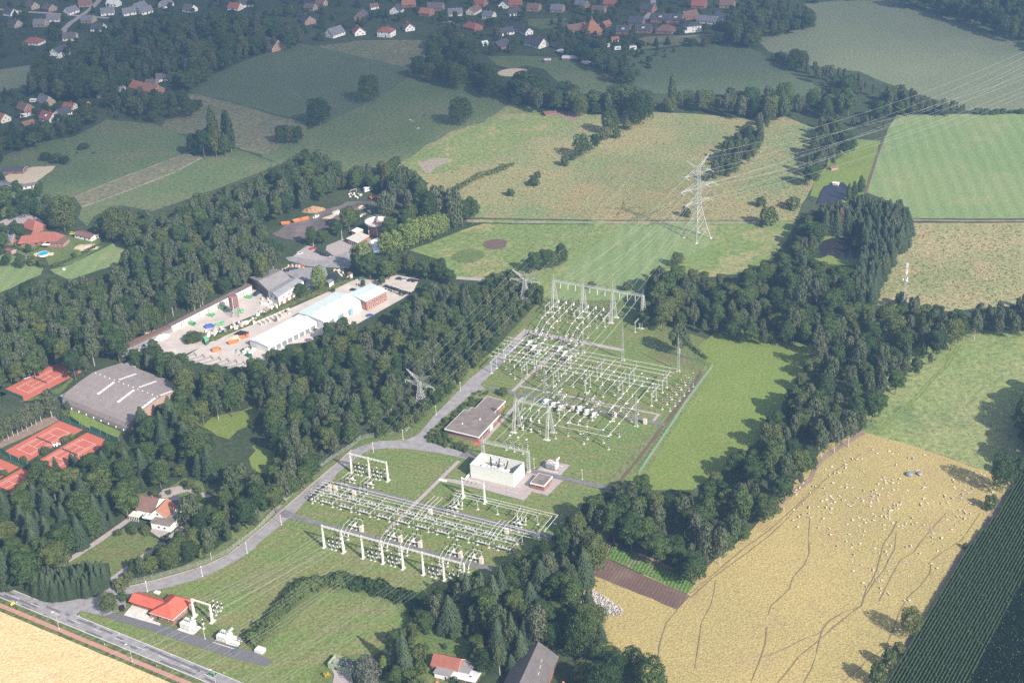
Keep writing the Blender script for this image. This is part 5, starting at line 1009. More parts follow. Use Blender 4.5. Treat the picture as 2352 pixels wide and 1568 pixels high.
def barn():
    r1 = G(*conv('32', 240, 1195), 9.); r2 = G(*conv('32', 80, 1540), 9.); ang = math.atan2(r1[1]-r2[1], r1[0]-r2[0]); L = 46.; dx, dy = math.cos(ang), math.sin(ang); c = (r1[0]-dx*L/2, r1[1]-dy*L/2)
    T = thing('barn', 'long barn with grey purple roof at the bottom', 'barn', c, ang); OCC.append((*c, 22)); part('wall', gable_wall(L, 15, 3.6, 5.2), MATS['brick'], T); r = part('roof', gable_roof(L, 15, 3.6, 5.3, .5), [MATS['barn_roof'], MATS['fascia']], T)
    for i in range(3): part('roof_window', MB().box(-.9,.9,-.12,.12,0,.08), MATS['frame_white'], r, (L/2-7-i*3.4, -3.4-.4*i, 6.65-.28*i))
    part('gate', MB().box(-.05,.06,-2,2,0,3.2), MATS['wood_dark'], T, (L/2, 0, 0))
barn()
# ------------------------------------------------------------------ green tank hut
def tank_hut():
    mat('green_render', (.3,.38,.24), .8); a = G(*conv('31', 800, 1420)); T = thing('hut', 'open topped green walled tank hut with two round basins', 'tank hut', a, math.radians(-27)); mb = MB()
    for x0, x1, y0, y1 in ((-5,5,-2.8,-2.6),(-5,5,2.6,2.8),(-5,-4.8,-2.6,2.6),(4.8,5,-2.6,2.6),(-.1,.1,-2.6,2.6)): mb.box(x0,x1,y0,y1,0,2.7)
    part('wall', mb, MATS['green_render'], T); part('floor', MB().box(-4.8,4.8,-2.6,2.6,.02,.3), MATS['felt'], T)
    for x_ in (-2.5, 2.5): part('basin', MB().lathe([(1.7,.3),(1.8,1.9),(1.5,1.9),(1.4,1.2),(0.1,1.2)], 16), MATS['fibre_cement'], T, (x_,0,0))
    part('door', MB().box(-.4,.4,-.05,.05,0,1.9), MATS['wood_dark'], T, (-1.6,-2.85,0)); sheet('yard', 'slab', '@31 690 1440 870 1490 900 1600 700 1600 720 1500', 'paved spot in front of the green tank hut', zz(9), .3)
tank_hut()
# ------------------------------------------------------------------ red roofed brick building beside the transformers (local switchyard axes)
def brickhouse():
    o = S(-33, -64.5); T = thing('building', 'new brick building with bright red hipped roof and lower garage wing', 'building', o, ANG); OCC.append((*o, 12))
    part('wall', MB().box(-5,6,-5.2,7.3,0,3).box(-18.4,-5,-2.2,3.4,0,2.6), MATS['brick'], T)
    # main hip, ridge along the w axis
    x0, x1, y0, y1 = -5.7, 6.7, -6, 8.; zc, zr = 3., 6.2; part('roof', MB().add([(x0,y0,zc),(x1,y0,zc),(x1,y1,zc),(x0,y1,zc),(.5,-.6,zr),(.5,4.,zr)], [(0,1,4),(1,2,5,4),(2,3,5),(3,0,4,5),(0,3,2,1)]), MATS['tile_new'], T)
    part('garage_roof', MB().add([(-19.1,-3,2.5),(-3,-3,2.5),(-3,4.2,2.5),(-19.1,4.2,2.5),(-19.1,.6,4.6),(-1,.6,4.6)], [(0,1,5,4),(2,3,4,5),(0,4,3),(0,3,2,1)]), MATS['tile_new'], T)
    part('gutter', MB().box(x0-.05,x1+.05,y0-.1,y0,2.85,3.02).box(x1,x1+.1,y0-.1,y1,2.85,3.02), MATS['fascia'], T)
    for x_ in (-3.4, -.4, 3): put('window', window_mesh(1.2,1.3), T, (x_,-5.2,1.)); 
    part('door', MB().box(-.6,.6,-.08,.02,0,2.2), MATS['glass'], T, (-2,-5.2,0)); part('pillar', MB().box(-.2,.2,-.2,.2,0,2.85), MATS['brick'], T, (-5.2,-5.6,0))
    for y_ in (-2.5, 0, 2.5, 5): put('window', window_mesh(.8,1.1), T, (6,y_,1.), PI/2)
    for i in range(3): part('garage_door', MB().box(-1.6,1.6,-.06,.02,0,2.2), MATS['brick_dark'], T, (-16+i*4,-2.2,0))
brickhouse()
# ------------------------------------------------------------------ tennis courts, tennis hall
def court(c1, label, seed, clayl, fences):
    """c1: the four outer line corners on the sheet (long side first)"""
    q = P(c1); L = Vector(q[1])-Vector(q[0]); W_ = Vector(q[2])-Vector(q[1]); c = (Vector(q[0])+Vector(q[2]))/2; d = L.normalized(); ang = math.atan2(d.y, d.x)
    T = thing('tennis_court', label, 'tennis court', (c.x, c.y, .3), ang); g_ = clayl
    part('clay', MB().box(-g_[0], g_[1], -g_[2], g_[3], -.28, 0), MATS['clay'], T)
    mb = MB(); ln = lambda x0,x1,y0,y1: mb.box(x0,x1,y0,y1,.004,.012); a, b, s = 11.885, 5.485, 4.115; h = .07
    for y in (-b, -s, s, b): ln(-a, a, y-h, y+h)
    for x in (-a, a): ln(x-h, x+h, -b-h, b+h)
    for x in (-6.4, 6.4): ln(x-h, x+h, -s, s)
    ln(-6.4, 6.4, -h, h); part('line_marking', mb, MATS['white_paint'], T)
    part('net', MB().box(-.03,.03,-6.2,6.2,0,.95), MATS['net'], T)
    for y in (-6.3, 6.3): part('net_post', MB().box(-.06,.06,-.06,.06,0,1.1), MATS['frame_white'], T, (0,y,0))
    for f in fences: 
        x0,y0,x1,y1,h_,mt = f; part('windbreak' if mt == 'net_green' else 'fence_panel', MB().box(min(x0,x1)-.04,max(x0,x1)+.04,min(y0,y1)-.04,max(y0,y1)+.04,.1,h_), MATS[mt], T)
        n = int(max(abs(x1-x0), abs(y1-y0))/3)
        part('fence_post', MB().path([(x0,y0,0),(x0,y0,h_)],.06,4).path([(x1,y1,0),(x1,y1,h_)],.06,4).path([((x0+x1)/2,(y0+y1)/2,0),((x0+x1)/2,(y0+y1)/2,h_)],.06,4), MATS['steel'], T)
    return T
mat('net', (.12,.1,.1), .9); mat('net_green', (.04,.14,.11), .9); mat('steel', (.5,.5,.47), .5, .3); mat('galv', (.44,.45,.42), .6, .2, var=.12); mat('porcelain', (.035,.03,.032), .3, var=.1)
mat('cream_steel', (.66,.66,.6), .6, var=.05); mat('alu', (.72,.72,.68), .5, .1, var=.06); mat('trafo_grey', (.62,.63,.62), .5, .1); mat('trafo_dark', (.4,.41,.42), .5, .1); mat('kiosk', (.62,.5,.46), .7, var=.06); mat('sienna', (.6,.36,.1), .6)
court('@U 1535 365 470 905 850 1055 1910 505', 'single clay tennis court above the tennis hall', 1, (19,18.5,9.5,10.5), [(-19,-9.5,-19,8,2.4,'net_green'),(18.5,-8,18.5,10,2.6,'net_green')])
court('@T 1175 245 370 693 668 823 1475 372', 'left clay tennis court with both service boxes free, below the hall', 2, (17.5,18,9.2,8.), [(-17.5,-9,-17.5,8,2.6,'net_green')])
c2 = [G(*conv('T', *q)) for q in ((1722,478),(2010,608))]
q_ = P('@T 1175 245 370 693 668 823 1475 372'); dL = Vector(q_[1])-Vector(q_[0])
def court_from(a, b, label, cl, fc):
    w_ = (Vector(b)-Vector(a)).normalized()*10.97; l_ = dL.normalized()*23.77; A = Vector(a); inv = lambda p: PR(p.x, p.y)
    court('@V '+' '.join('%f %f' % inv(p) for p in (A, A+l_, A+l_+w_, A+w_)), label, 3, cl, fc)
court_from(*c2, 'right clay tennis court partly hidden by trees, below the hall', (17.5,17.5,7.9,9.5), [(-17.5,-7,-17.5,9,2.2,'net_green')])
# lower left pair
for a_, b_, lb in (((330,1245),(500,1310),'clay tennis court in the shade of trees at the left edge'), ((-190,1030),(60,1120),'clay tennis court cut by the left edge')):
    court_from(G(*conv('T', *a_)), G(*conv('T', *b_)), lb, (17.5,17.5,8,8), [])
for k, s_ in enumerate(('@20 540 715 640 730 740 790', '@20 830 820 930 860 990 890 1100 940', '@20 0 1020 100 1080 180 1120 260 1160 330 1170')):
    pts = P(s_); o = pts[0]; mb = MB()
    for a, b in zip(pts, pts[1:]): mb.add([(a[0]-o[0],a[1]-o[1],0),(b[0]-o[0],b[1]-o[1],0),(b[0]-o[0],b[1]-o[1],3.2),(a[0]-o[0],a[1]-o[1],3.2)], [(0,1,2,3)])
    T = thing('fence', ordinal(k)+' dark green windbreak fence beside the lower tennis courts', 'fence', o); part('windbreak', mb, MATS['net_green'], T)
    for p in pts: part('post', MB().box(-.06,.06,-.06,.06,0,3.4), MATS['steel'], T, (p[0]-o[0], p[1]-o[1], 0))
for q, lb in (('@20 250 340', 'pale blue bench canopy beside the upper tennis court'),):
    T = thing('shelter', lb, 'shelter', P(q)[0], .5); part('roof', MB().box(-2,2,-.7,.7,1.9,2.), MATS['blue_van'] if 'blue_van' in MATS else mat('blue_van', (.25,.42,.62), .5), T); part('bench', MB().box(-1.8,1.8,-.3,.3,.4,.5), MATS['frame_white'], T)
T = thing('table_set', 'white plastic table and chairs between the lower tennis courts', 'table and chairs', P('@20 520 955')[0]); part('table_top', MB().box(-1.2,1.2,-.6,.6,.7,.78), MATS['white_paint'], T)
for x_, y_ in ((-1.6,0),(1.6,.2),(0,1.2),(.6,-1.3),(-.8,-1.2)): part('chair', MB().box(-.3,.3,-.3,.3,.4,.48).box(-.3,.3,.25,.3,.48,.95), MATS['white_paint'], T, (x_,y_,0))
def hall():
    e1 = Vector(G(*conv('20', 600, 470), 6)); e2 = Vector(G(*conv('20', 1200, 710), 6)); d = (e2-e1).normalized(); ang = math.atan2(d.y, d.x); L = (e2-e1).length+1.
    T = thing('tennis_hall', 'large tennis hall with brown grey arched roof and white skylight strips', 'hall', e1, ang); OCC.append((*((e1+e2)/2), 30))
    prof = [(-3.2,0),(-2.9,2.2),(-1.8,4.4),(0,6),(9,7.8),(19.,9.2),(29,7.8),(38,6),(39.8,4.4),(41,2.2),(41.2,0)]; mb = MB()
    for (a, za), (b, zb) in zip(prof, prof[1:]): mb.add([(0,a,za),(L,a,za),(L,b,zb),(0,b,zb)], [(0,1,2,3)])
    for x in (0, L): mb.add([(x,a,z) for a,z in prof], [tuple(range(len(prof)))], 1)
    mb.f = mb.f; m_ = mb.mesh('roof', [roofmat('hall_roof', (.3,.255,.245), 1., .15), MATS['brick_pale']]); put('roof', m_, T)
    for x0 in (L*.36, L*.66, L*.97):
        s1 = MB(); 
        for (a, za), (b, zb) in (((6.,7.25),(17.5,9.05)), ((20.5,9.05),(32,7.25))):
            s1 = MB(); s1.add([(x0-1.1,a,za+.1),(x0+.6,a,za+.1),(x0+.6,b,zb+.14),(x0-1.1,b,zb+.14)], [(0,1,2,3)]); part('skylight', s1, MATS['white_paint'], T)
            r_ = MB(); [r_.add([(x0-1.12,a+(b-a)*j/9,za+(zb-za)*j/9+.15),(x0+.62,a+(b-a)*j/9,za+(zb-za)*j/9+.15),(x0+.62,a+(b-a)*(j+.2)/9,za+(zb-za)*(j+.2)/9+.15),(x0-1.12,a+(b-a)*(j+.2)/9,za+(zb-za)*(j+.2)/9+.15)], [(0,1,2,3)]) for j in range(9)]; part('skylight_bar', r_, MATS['felt'], T)
    for i in range(14): part('roof_vent', MB().box(-.25,.25,-.2,.2,0,.35), MATS['white_paint'], T, (2+i*(L-4)/13., 19, 9.2))
    part('porch', MB().box(-3.5,0,-1,6,0,3.4).box(-3.8,.1,-1.3,6.3,3.4,3.7,1), [MATS['brick_pale'], MATS['sheet_grey']], T); part('side_building', MB().box(-.5,6,36,44,0,4).box(-.8,6.3,35.7,44.3,4,4.3,1), [MATS['brick_pale'], MATS['sheet_grey']], T, (0,3,0))
    for i in range(9): part('buttress', MB().box(-.08,.08,-.5,0,0,.9), MATS['white_paint'], T, (2+i*L/9., -3.2, 0))
hall()
# ------------------------------------------------------------------ factory yards
def quad_building(name, corners, h, wall, roof, label, z=None, ridge=None, t=.3):
    """flat or low pitched building from its four roof corners at height h; ridge lifts the mid line"""
    pts = [Vector(G(*conv(r, *c), h)) for r, c in toks(corners)]; o = pts[0]; T = thing(name, label, name, (o.x, o.y), 0)
    loc = [((p-o).x, (p-o).y) for p in pts]; OCC.append((sum(p.x for p in pts)/len(pts), sum(p.y for p in pts)/len(pts), 12))
    part('wall', MB().prism(loc, 0, h-.02), MATS[wall], T)
    cx = sum(p[0] for p in loc)/len(loc); cy = sum(p[1] for p in loc)/len(loc); ex = []
    for x, y in loc:
        L = math.hypot(x-cx, y-cy); ex.append((x+(x-cx)/L*t, y+(y-cy)/L*t))
    if ridge:
        a = ((ex[0][0]+ex[1][0])/2, (ex[0][1]+ex[1][1])/2); b = ((ex[2][0]+ex[3][0])/2, (ex[2][1]+ex[3][1])/2)
        part('roof', MB().add([(*ex[0],h),(*ex[1],h),(*ex[2],h),(*ex[3],h),(*a,h+ridge),(*b,h+ridge)], [(1,2,5,4),(3,0,4,5),(0,1,4),(2,3,5),(0,3,2,1)]), MATS[roof], T)
    else: part('roof', MB().prism(ex, h, h+.35), MATS[roof], T)
    return T, loc
def on_wall(T, a, b, name, w_, h_, z_, n, m_, t0=.1, t1=.9, dep=.08):
    dx, dy = b[0]-a[0], b[1]-a[1]; ang = math.atan2(dy, dx); L = math.hypot(dx, dy); nx, ny = dy/L, -dx/L
    me = cached((name, w_, h_, str(m_)), lambda: MB().box(-w_/2,w_/2,-dep,dep,0,h_,0) if isinstance(m_, str) else MB().box(-w_/2,w_/2,-dep,dep,0,h_,0).box(-w_/2+.12,w_/2-.12,-dep-.03,dep+.03,.12,h_-.12,1), name, MATS[m_] if isinstance(m_, str) else [MATS[q] for q in m_])
    for i in range(n):
        f = t0+(t1-t0)*(i+.5)/n; put(name, me, T, (a[0]+dx*f, a[1]+dy*f, z_), ang)
roofmat('shed_brown', (.2,.15,.14), 1.1, .2); mat('mint_roof', (.6,.68,.65), .5, var=.03); mat('white_roof', (.8,.8,.8), .5, var=.02); mat('blue_door', (.16,.42,.62), .5); mat('gate_dark', (.2,.21,.23), .6)
T, q = quad_building('factory_hall', '@11 390 1300 620 1385 965 1185 730 1115', 5.6, 'render_white', 'mint_roof', 'long white factory hall with pale mint roof and blue door panels', ridge=1.1)
on_wall(T, q[1], q[2], 'gate', 4.4, 4, .1, 3, ('frame_white','gate_dark'), .08, .82); on_wall(T, q[1], q[2], 'door_panel', 1.5, 4.2, .1, 2, 'blue_door', .2, .9, .12)
for i in range(5): part('roof_light', MB().box(-2,2,-.6,.6,0,.5), MATS['white_roof'], T, ((q[0][0]+q[1][0])/2*(1-(i+.5)/5)+(q[2][0]+q[3][0])/2*(i+.5)/5, (q[0][1]+q[1][1])/2*(1-(i+.5)/5)+(q[2][1]+q[3][1])/2*(i+.5)/5, 6.6), math.radians(44))
T, q = quad_building('office_building', '@11 850 1130 1010 1200 1195 1105 1050 1045', 6.2, 'brick', 'mint_roof', 'two storey brick office with mint roof at the end of the factory hall', ridge=.7, t=.9)
for z_ in (1., 3.9): on_wall(T, q[1], q[2], 'window', 1.5, 1.3, z_, 5, ('frame_white','glass'), .04, .96); on_wall(T, q[0], q[1], 'window', 1.5, 1.3, z_, 3, ('frame_white','glass'), .05, .95)
T, q = quad_building('white_shed', '@Z 90 680 262 745 712 515 543 445', 4.4, 'render_white', 'white_roof', 'long low shed with brilliant white roof and open bays', ridge=1.2)
on_wall(T, q[1], q[2], 'gate', 3.6, 3.1, .1, 8, ('frame_white','gate_dark'), .02, .98)
T, q = quad_building('brick_hall', '@11 -60 980 120 1108 320 990 160 900', 5.4, 'brick', 'fibre_cement', 'old brick hall with grey brown gabled roof and green gates', ridge=2.2); MATS['fibre_brown'] = MATS['tile_brown']; T.children[1].data.materials[0] = MATS['tile_brown']
on_wall(T, q[0], q[1], 'gate', 2.6, 3.6, .1, 2, 'gate_green', .2, .9)
T, q = quad_building('barrel_office', '@11 110 1105 205 1165 435 1015 320 985', 6., 'render_white', 'sheet_grey', 'office wing with barrel shaped grey roof beside the old brick hall', ridge=1.); on_wall(T, q[1], q[2], 'window', 1.4, 1.3, 3.6, 4, ('frame_white','glass')); on_wall(T, q[0], q[1], 'window', 2.6, 2., 3.2, 2, ('frame_white','glass')); on_wall(T, q[1], q[2], 'brick_base', 2.6, 2.6, 0, 5, 'brick', 0, 1.)
T, q = quad_building('long_shed', '@Y 490 545 527 559 1280 178 1240 160', 3.6, 'render_white', 'shed_brown', 'very long narrow open fronted shed with brown grey roof along the wood'); on_wall(T, q[1], q[2], 'bay', 4.4, 2.8, .1, 9, 'concrete', 0, 1.); on_wall(T, q[1], q[2], 'pillar', .5, 3.3, 0, 10, 'brick', -.05, 1.05, .25)
T, q = quad_building('long_shed', '@Y 20 752 62 782 527 564 490 550', 3.2, 'wood_dark', 'tile_brown', 'lower end of the long narrow shed with rusty brown roof'); on_wall(T, q[1], q[2], 'bay', 4., 2.4, .1, 9, 'gate_dark', 0, 1.)
T, q = quad_building('flat_office', '@11 830 625 930 665 1037 600 945 568', 3.2, 'brick', 'concrete', 'small flat roofed brick office by the round tank'); on_wall(T, q[0], q[1], 'window', 1.2, 1.4, .9, 4, ('frame_white','glass')); on_wall(T, q[1], q[2], 'door', 1., 2., 0, 1, ('frame_white','glass'))
T, q = quad_building('orange_hut', '@11 878 555 920 570 982 545 930 525', 3.2, 'orange_paint', 'white_roof', 'small orange hut behind the flat roofed office')
T, q = quad_building('kiosk_pavilion', '@11 838 945 862 955 885 945 860 930', 2.6, 'render_cream', 'tile_brown', 'little pavilion in the show garden')
T, q = quad_building('garden_hut', '@11 650 1015 672 1040 712 1015 690 1000', 2.4, 'render_white', 'fibre_cement', 'small white hut beside the pale green tree')
T, q = quad_building('green_box', '@Y 835 660 845 700 878 680 860 650', 2.6, 'gate_green', 'sheet_white', 'small bright green site hut in the merchant yard'); q = T.children[0]; q.data.materials[0] = mat('bright_green', (.16,.48,.22), .6)
def tank():
    a = G(*conv('11', 1122, 575)); T = thing('tank', 'round brick tank with a wide concrete rim and walkway', 'round tank', a)
    part('wall', MB().lathe([(5.5,0),(5.5,7.2)], 24), MATS['brick'], T); part('rim', MB().lathe([(5.5,6.6),(7.6,7.6),(7.8,8.6),(7.5,8.6),(6.2,7.4),(.3,7.)], 28), MATS['concrete'], T); part('bridge', MB().box(-.4,.4,0,7.6,8.5,8.65).box(-.4,-.34,0,7.6,8.65,9.4).box(.34,.4,0,7.6,8.65,9.4), MATS['steel'], T)
    part('center_post', MB().lathe([(.8,7),(.8,8.9)], 10), MATS['fibre_cement'], T); part('railing', MB().path([(7.8*math.cos(i*PI/12), 7.8*math.sin(i*PI/12), 9.4) for i in range(25)], .06, 4), MATS['steel'], T)
    for i in range(5): part('pillar', MB().box(-.3,.3,-.3,.3,0,7), MATS['concrete'], T, (5.9*math.cos(i*1.26-1.57), 5.9*math.sin(i*1.26-1.57), 0))
tank()
def silo():
    a = G(*conv('10', 2165, 1330)); T = thing('silo', 'rust brown round silo on four legs in the merchant yard', 'silo', a); part('body', MB().lathe([(.5,4.6),(2.6,6.2),(2.7,12.2),(2.4,12.6)], 14), MATS['brick_dark'], T); part('railing', MB().path([(2.8*math.cos(i*PI/6), 2.8*math.sin(i*PI/6), 13.2) for i in range(13)], .05, 4), MATS['steel'], T)
    for x, y in ((-2.2,-2.2),(2.2,-2.2),(2.2,2.2),(-2.2,2.2)): part('leg', MB().tube((x,y,0),(x*.9,y*.9,7),.2,n=6), MATS['tile_brown'], T)
    part('ladder', MB().box(-.25,.25,-2.9,-2.8,2,13), MATS['steel'], T)
silo()
# cars, vans, skips
for n_, c_ in (('red',(.55,.05,.05)),('white',(.75,.75,.74)),('black',(.02,.02,.025)),('blue',(.07,.14,.42)),('silver',(.45,.46,.48)),('green',(.16,.3,.18)),('yellow',(.7,.6,.05)),('lime',(.17,.45,.22)),('navy',(.03,.05,.12)),('orange',(.55,.2,.08))): mat('car_'+n_, c_, .3, .1, var=.03)
mat('tyre', (.02,.02,.02), .9)
def car_spec(col, van=False, truck=False):
    k = ('car', col, van, truck)
    if k not in MC:
        b = MB()
        if van: b.box(-2.5,2.5,-.95,.95,.35,1.1).box(-2.5,1.4,-.93,.93,1.1,2.2); c = MB().add([(1.4,-.88,1.1),(2.1,-.88,1.1),(2.1,.88,1.1),(1.4,.88,1.1),(1.3,-.8,1.95),(1.45,-.8,1.95),(1.45,.8,1.95),(1.3,.8,1.95)], [(0,1,5,4),(1,2,6,5),(2,3,7,6),(4,5,6,7)])
        elif truck: b.box(-2.7,.5,-1.,1.,.6,.9).box(-2.7,.5,-1.,-.92,.9,1.4).box(-2.7,.5,.92,1.,.9,1.4).box(.7,2.4,-.95,.95,.5,1.9); c = MB().box(1.2,2.44,-.85,.85,1.15,1.75)
        else: b.add([(-2.1,-.85,.3),(2.1,-.85,.3),(2.1,.85,.3),(-2.1,.85,.3),(-2.1,-.82,.85),(2.05,-.8,.75),(2.05,.8,.75),(-2.1,.82,.85)], [(0,3,2,1),(4,5,6,7),(0,1,5,4),(1,2,6,5),(2,3,7,6),(3,0,4,7)]).box(-1.5,.5,-.62,.62,1.38,1.42); c = MB().add([(-1.95,-.78,.84),(1.15,-.78,.8),(1.15,.78,.8),(-1.95,.78,.84),(-1.5,-.62,1.38),(.45,-.62,1.38),(.45,.62,1.38),(-1.5,.62,1.38)], [(0,1,5,4),(1,2,6,5),(2,3,7,6),(3,0,4,7)])
        wh = MC.setdefault('wheel', MB().tube((0,-.1,0),(0,.1,0),.32,n=10).mesh('wheel', MATS['tyre']))
        MC[k] = [('body', b.mesh('body', MATS['car_'+col]), (0,0,0)), ('cabin', c.mesh('cabin', MATS['glass']), (0,0,0))]+[('wheel', wh, (x,y,.32)) for x in (-1.3,1.35) for y in (-.8,.8)]
    return MC[k]
def car(q, col, ang, label, name='parked_car', cat='car', van=False, truck=False, group=None):
    r, c_ = toks(q)[0]; place(car_spec(col, van, truck), name, label, cat, G(*conv(r, *c_)), math.radians(ang), group)
for q, c_, a, l in (('@11 522 723','red',20,'red car parked on the upper parking strip'),('@11 400 767','white',20,'white car at the left end of the upper parking strip'),('@11 568 752','navy',-25,'dark blue car, first in the row by the flat office'),('@11 595 762','black',-25,'black car, second in the row by the flat office'),('@11 618 777','black',-25,'black car, third in the row by the flat office'),('@11 645 785','black',-25,'black car, last in the row by the flat office'),
    ('@11 272 928','black',18,'dark car nearest the brick hall corner'),('@11 310 912','black',18,'black car, middle one above the brick hall'),('@11 355 905','navy',18,'dark blue car, right one above the brick hall'),('@11 440 1032','black',70,'black car in the shade behind the barrel roofed office'),('@11 897 1102','black',-20,'dark car beside the factory office'),('@11 1320 998','black',-5,'black car at the upper left of the car park'),('@11 1360 1005','silver',15,'silver car in the upper row of the car park'),
    ('@11 1425 1012','black',15,'black car in the upper row of the car park'),('@11 1465 1018','black',15,'black car at the upper right of the car park'),('@11 1205 1072','black',-30,'first dark car in the lower car park row'),('@11 1245 1085','navy',-30,'second dark car in the lower car park row'),('@11 1275 1095','black',-30,'third dark car in the lower car park row'),('@11 1305 1105','black',-30,'fourth dark car in the lower car park row'),('@11 1350 1122','black',20,'fifth dark car in the lower car park row'),('@11 1388 1132','black',20,'last dark car in the lower car park row'),
    ('@11 1047 1336','blue',12,'bright blue car in front of the factory hall'),('@11 290 1305','black',-25,'black car on the strip behind the white shed'),('@11 975 1002','green',0,'dark green car under the trees by the car park'),('@10 668 582','yellow',20,'yellow car beside the flat garage'),('@02 800 240','white',0,'white car beside the pyramid roof'),('@01 1903 188','silver',0,'silver car on the far drive'),('@01 2093 180','silver',0,'second silver car on the far drive')):
    car(q, c_, a, l)
car('@30 1948 1492', 'green', math.degrees(math.atan2(rd.y, rd.x))+180, 'green car driving on the main road', 'driving_car')
for q, a, l in (('@10 2285 1170',-28,'bright green truck next to the brown silo'),('@10 2052 1275',-35,'bright green van in the middle of the merchant yard'),('@10 1938 1335',-30,'bright green flatbed with a pale load'),('@10 1772 1417',-40,'bright green van nearest the sacks'),('@10 2202 1308',10,'bright green truck under the silo'),('@10 2025 1417',10,'bright green small truck at the yard wall')):
    car(q, 'lime', a, l, 'green_truck', 'truck', truck='truck' in l or 'flatbed' in l, van='van' in l)
car('@20 1992 88', 'orange', 25, 'orange and yellow road sweeper truck on the pale yard', 'sweeper_truck', 'truck', van=True); car('@10 2250 1535', 'orange', 20, 'orange loader truck beside the black heap', 'loader_truck', 'truck', truck=True); car('@10 1930 1442', 'blue', 10, 'pale blue van beside the yard wall', 'blue_van', 'van', van=True)
car('@11 10 1140', 'navy', 60, 'dark blue van before the brick hall gates', 'dark_van', 'van', van=True)
def skip(q, c_, a, l, name='skip', s=1.):
    me = MC.setdefault(('skip', c_), MB().add([(-2.2,-.9,.2),(2.2,-.9,.2),(2.2,.9,.2),(-2.2,.9,.2),(-3,-1.2,1.6),(3,-1.2,1.6),(3,1.2,1.6),(-3,1.2,1.6)], [(0,3,2,1),(0,1,5,4),(1,2,6,5),(2,3,7,6),(3,0,4,7)]).box(-2.4,2.4,-1,1,.9,1.05).mesh('skip', MATS[c_])); r, cc = toks(q)[0]
    T = thing(name, l, 'skip', G(*conv(r, *cc)), math.radians(a), scale=(s,s,s)); put('tub', me, T); put('rim', MC.setdefault('skiprim', MB().path([(-3,-1.2,1.65),(3,-1.2,1.65),(3,1.2,1.65),(-3,1.2,1.65),(-3,-1.2,1.65)],.09,4).mesh('rim', MATS['car_orange'])), T)
for q, a, l in (('@11 275 495',5,'low orange skip on the dirt yard, leftmost'),('@11 380 468',25,'orange skip in the middle of the dirt yard edge'),('@11 450 453',20,'pale orange skip right of the middle one'),('@11 1085 257',30,'orange skip at the upper end of the dirt yard'),('@Y 1110 715',20,'orange open trailer in the pale yard')): skip(q, 'car_orange', a, l)
def caravan(q, a, l, s=1.):
    r, cc = toks(q)[0]; T = thing('caravan', l, 'caravan', G(*conv(r, *cc)), math.radians(a), scale=(s,s,s)); put('body', MC.setdefault('cv', MB().add([(-2.6,-1.1,.5),(2.4,-1.1,.5),(2.4,1.1,.5),(-2.6,1.1,.5),(-2.3,-1.1,2.6),(2.2,-1.1,2.6),(2.2,1.1,2.6),(-2.3,1.1,2.6)], [(0,3,2,1),(4,5,6,7),(0,1,5,4),(1,2,6,5),(2,3,7,6),(3,0,4,7)]).mesh('body', MATS['white_paint'])), T); put('window', MC.setdefault('cvw', MB().box(-1.4,1.4,-1.14,-1.1,1.4,2.).mesh('window', MATS['glass'])), T); put('wheel', MC['wheel'], T, (0,-1.05,.32)); put('wheel', MC['wheel'], T, (0,1.05,.32))
for q, a, l, s in (('@00 312 942',-15,'white caravan between the two brick gables of the left village',1.2),('@00 222 1080',5,'white caravan at the left of the red shed',1.2),('@00 292 1065',10,'second white caravan beside the first',1.),('@02 972 462',5,'white caravan left behind the dark crop field',1.2),('@02 1112 460',5,'larger white caravan behind the dark crop field',1.3),('@02 890 432',80,'upright white caravan in the far garden',1.),('@11 1030 190',30,'white horse trailer at the top of the dirt yard',1.2)): caravan(q, a, l, s)
# heaps, sacks, pallets
def heap(q, r_, h_, m_, l, seed=1, ky=1.):
    rs = np.random.RandomState(seed); a = P(q)[0]; n = 20; mb = MB(); V = [(0,0,h_)]; 
    for k in range(1, 6):
        for i in range(n): rr = r_*k/5*(1+rs.uniform(-.12,.12)); V.append((rr*math.cos(2*PI*i/n), rr*ky*math.sin(2*PI*i/n), max(0.02, h_*(1-k/5)**.9+rs.uniform(-.1,.1)*h_ if k < 5 else .02)))
    F = [(0,1+i,1+(i+1)%n) for i in range(n)]+[(1+(k-1)*n+i,1+k*n+i,1+k*n+(i+1)%n,1+(k-1)*n+(i+1)%n) for k in range(1,5) for i in range(n)]
    solo('heap', mb.add(V, F), MATS[m_], l, 'heap', a)
heap('@11 535 365', 8, 3.2, 'rust_weed', 'reddish brown bark heap on the dirt yard', 1, .6); heap('@11 970 340', 3, 1.8, 'sand', 'small sand heap on the dirt yard', 2); heap('@11 760 385', 5, 1.4, 'concrete', 'grey gravel heap on the dirt yard', 3); heap('@10 2218 1498', 4.5, 2.2, 'tyre', 'black coal heap beside the white shed', 4, .6)
heap('@10 2150 1540', 5, 1.6, 'sand', 'pale sand heap beside the black one', 5); heap('@10 800 705', 9.5, 1.2, 'sand', 'large flat sand heap in the pool garden', 6, .7); heap('@10 1450 1530', 7, 2.4, 'white_paint', 'white pile of bulk sacks at the long shed', 7, .8)
def scatter(name, outline, n, size, mats_, label, seed, cat):
    poly = VP(outline); rs = random.Random(seed); xs = [p[0] for p in poly]; ys = [p[1] for p in poly]; k = 0
    while k < n:
        v = (rs.uniform(min(xs), max(xs)), rs.uniform(min(ys), max(ys)))
        if not inside(v, poly): continue
        k += 1; m_ = rs.choice(mats_); x, y = G(*v); me = MC.setdefault((name, m_, size, k % 3), MB().box(-size*.5,size*.5,-size*.4,size*.4,.12,.12+size*(.4+.25*(k%3))).box(-size*.55,size*.55,-size*.45,size*.45,0,.12).mesh(name, MATS[m_]))
        tag(put(name, me, None, (x, y, .2), rs.uniform(0, PI)), label, cat, cat+'s of the same place')
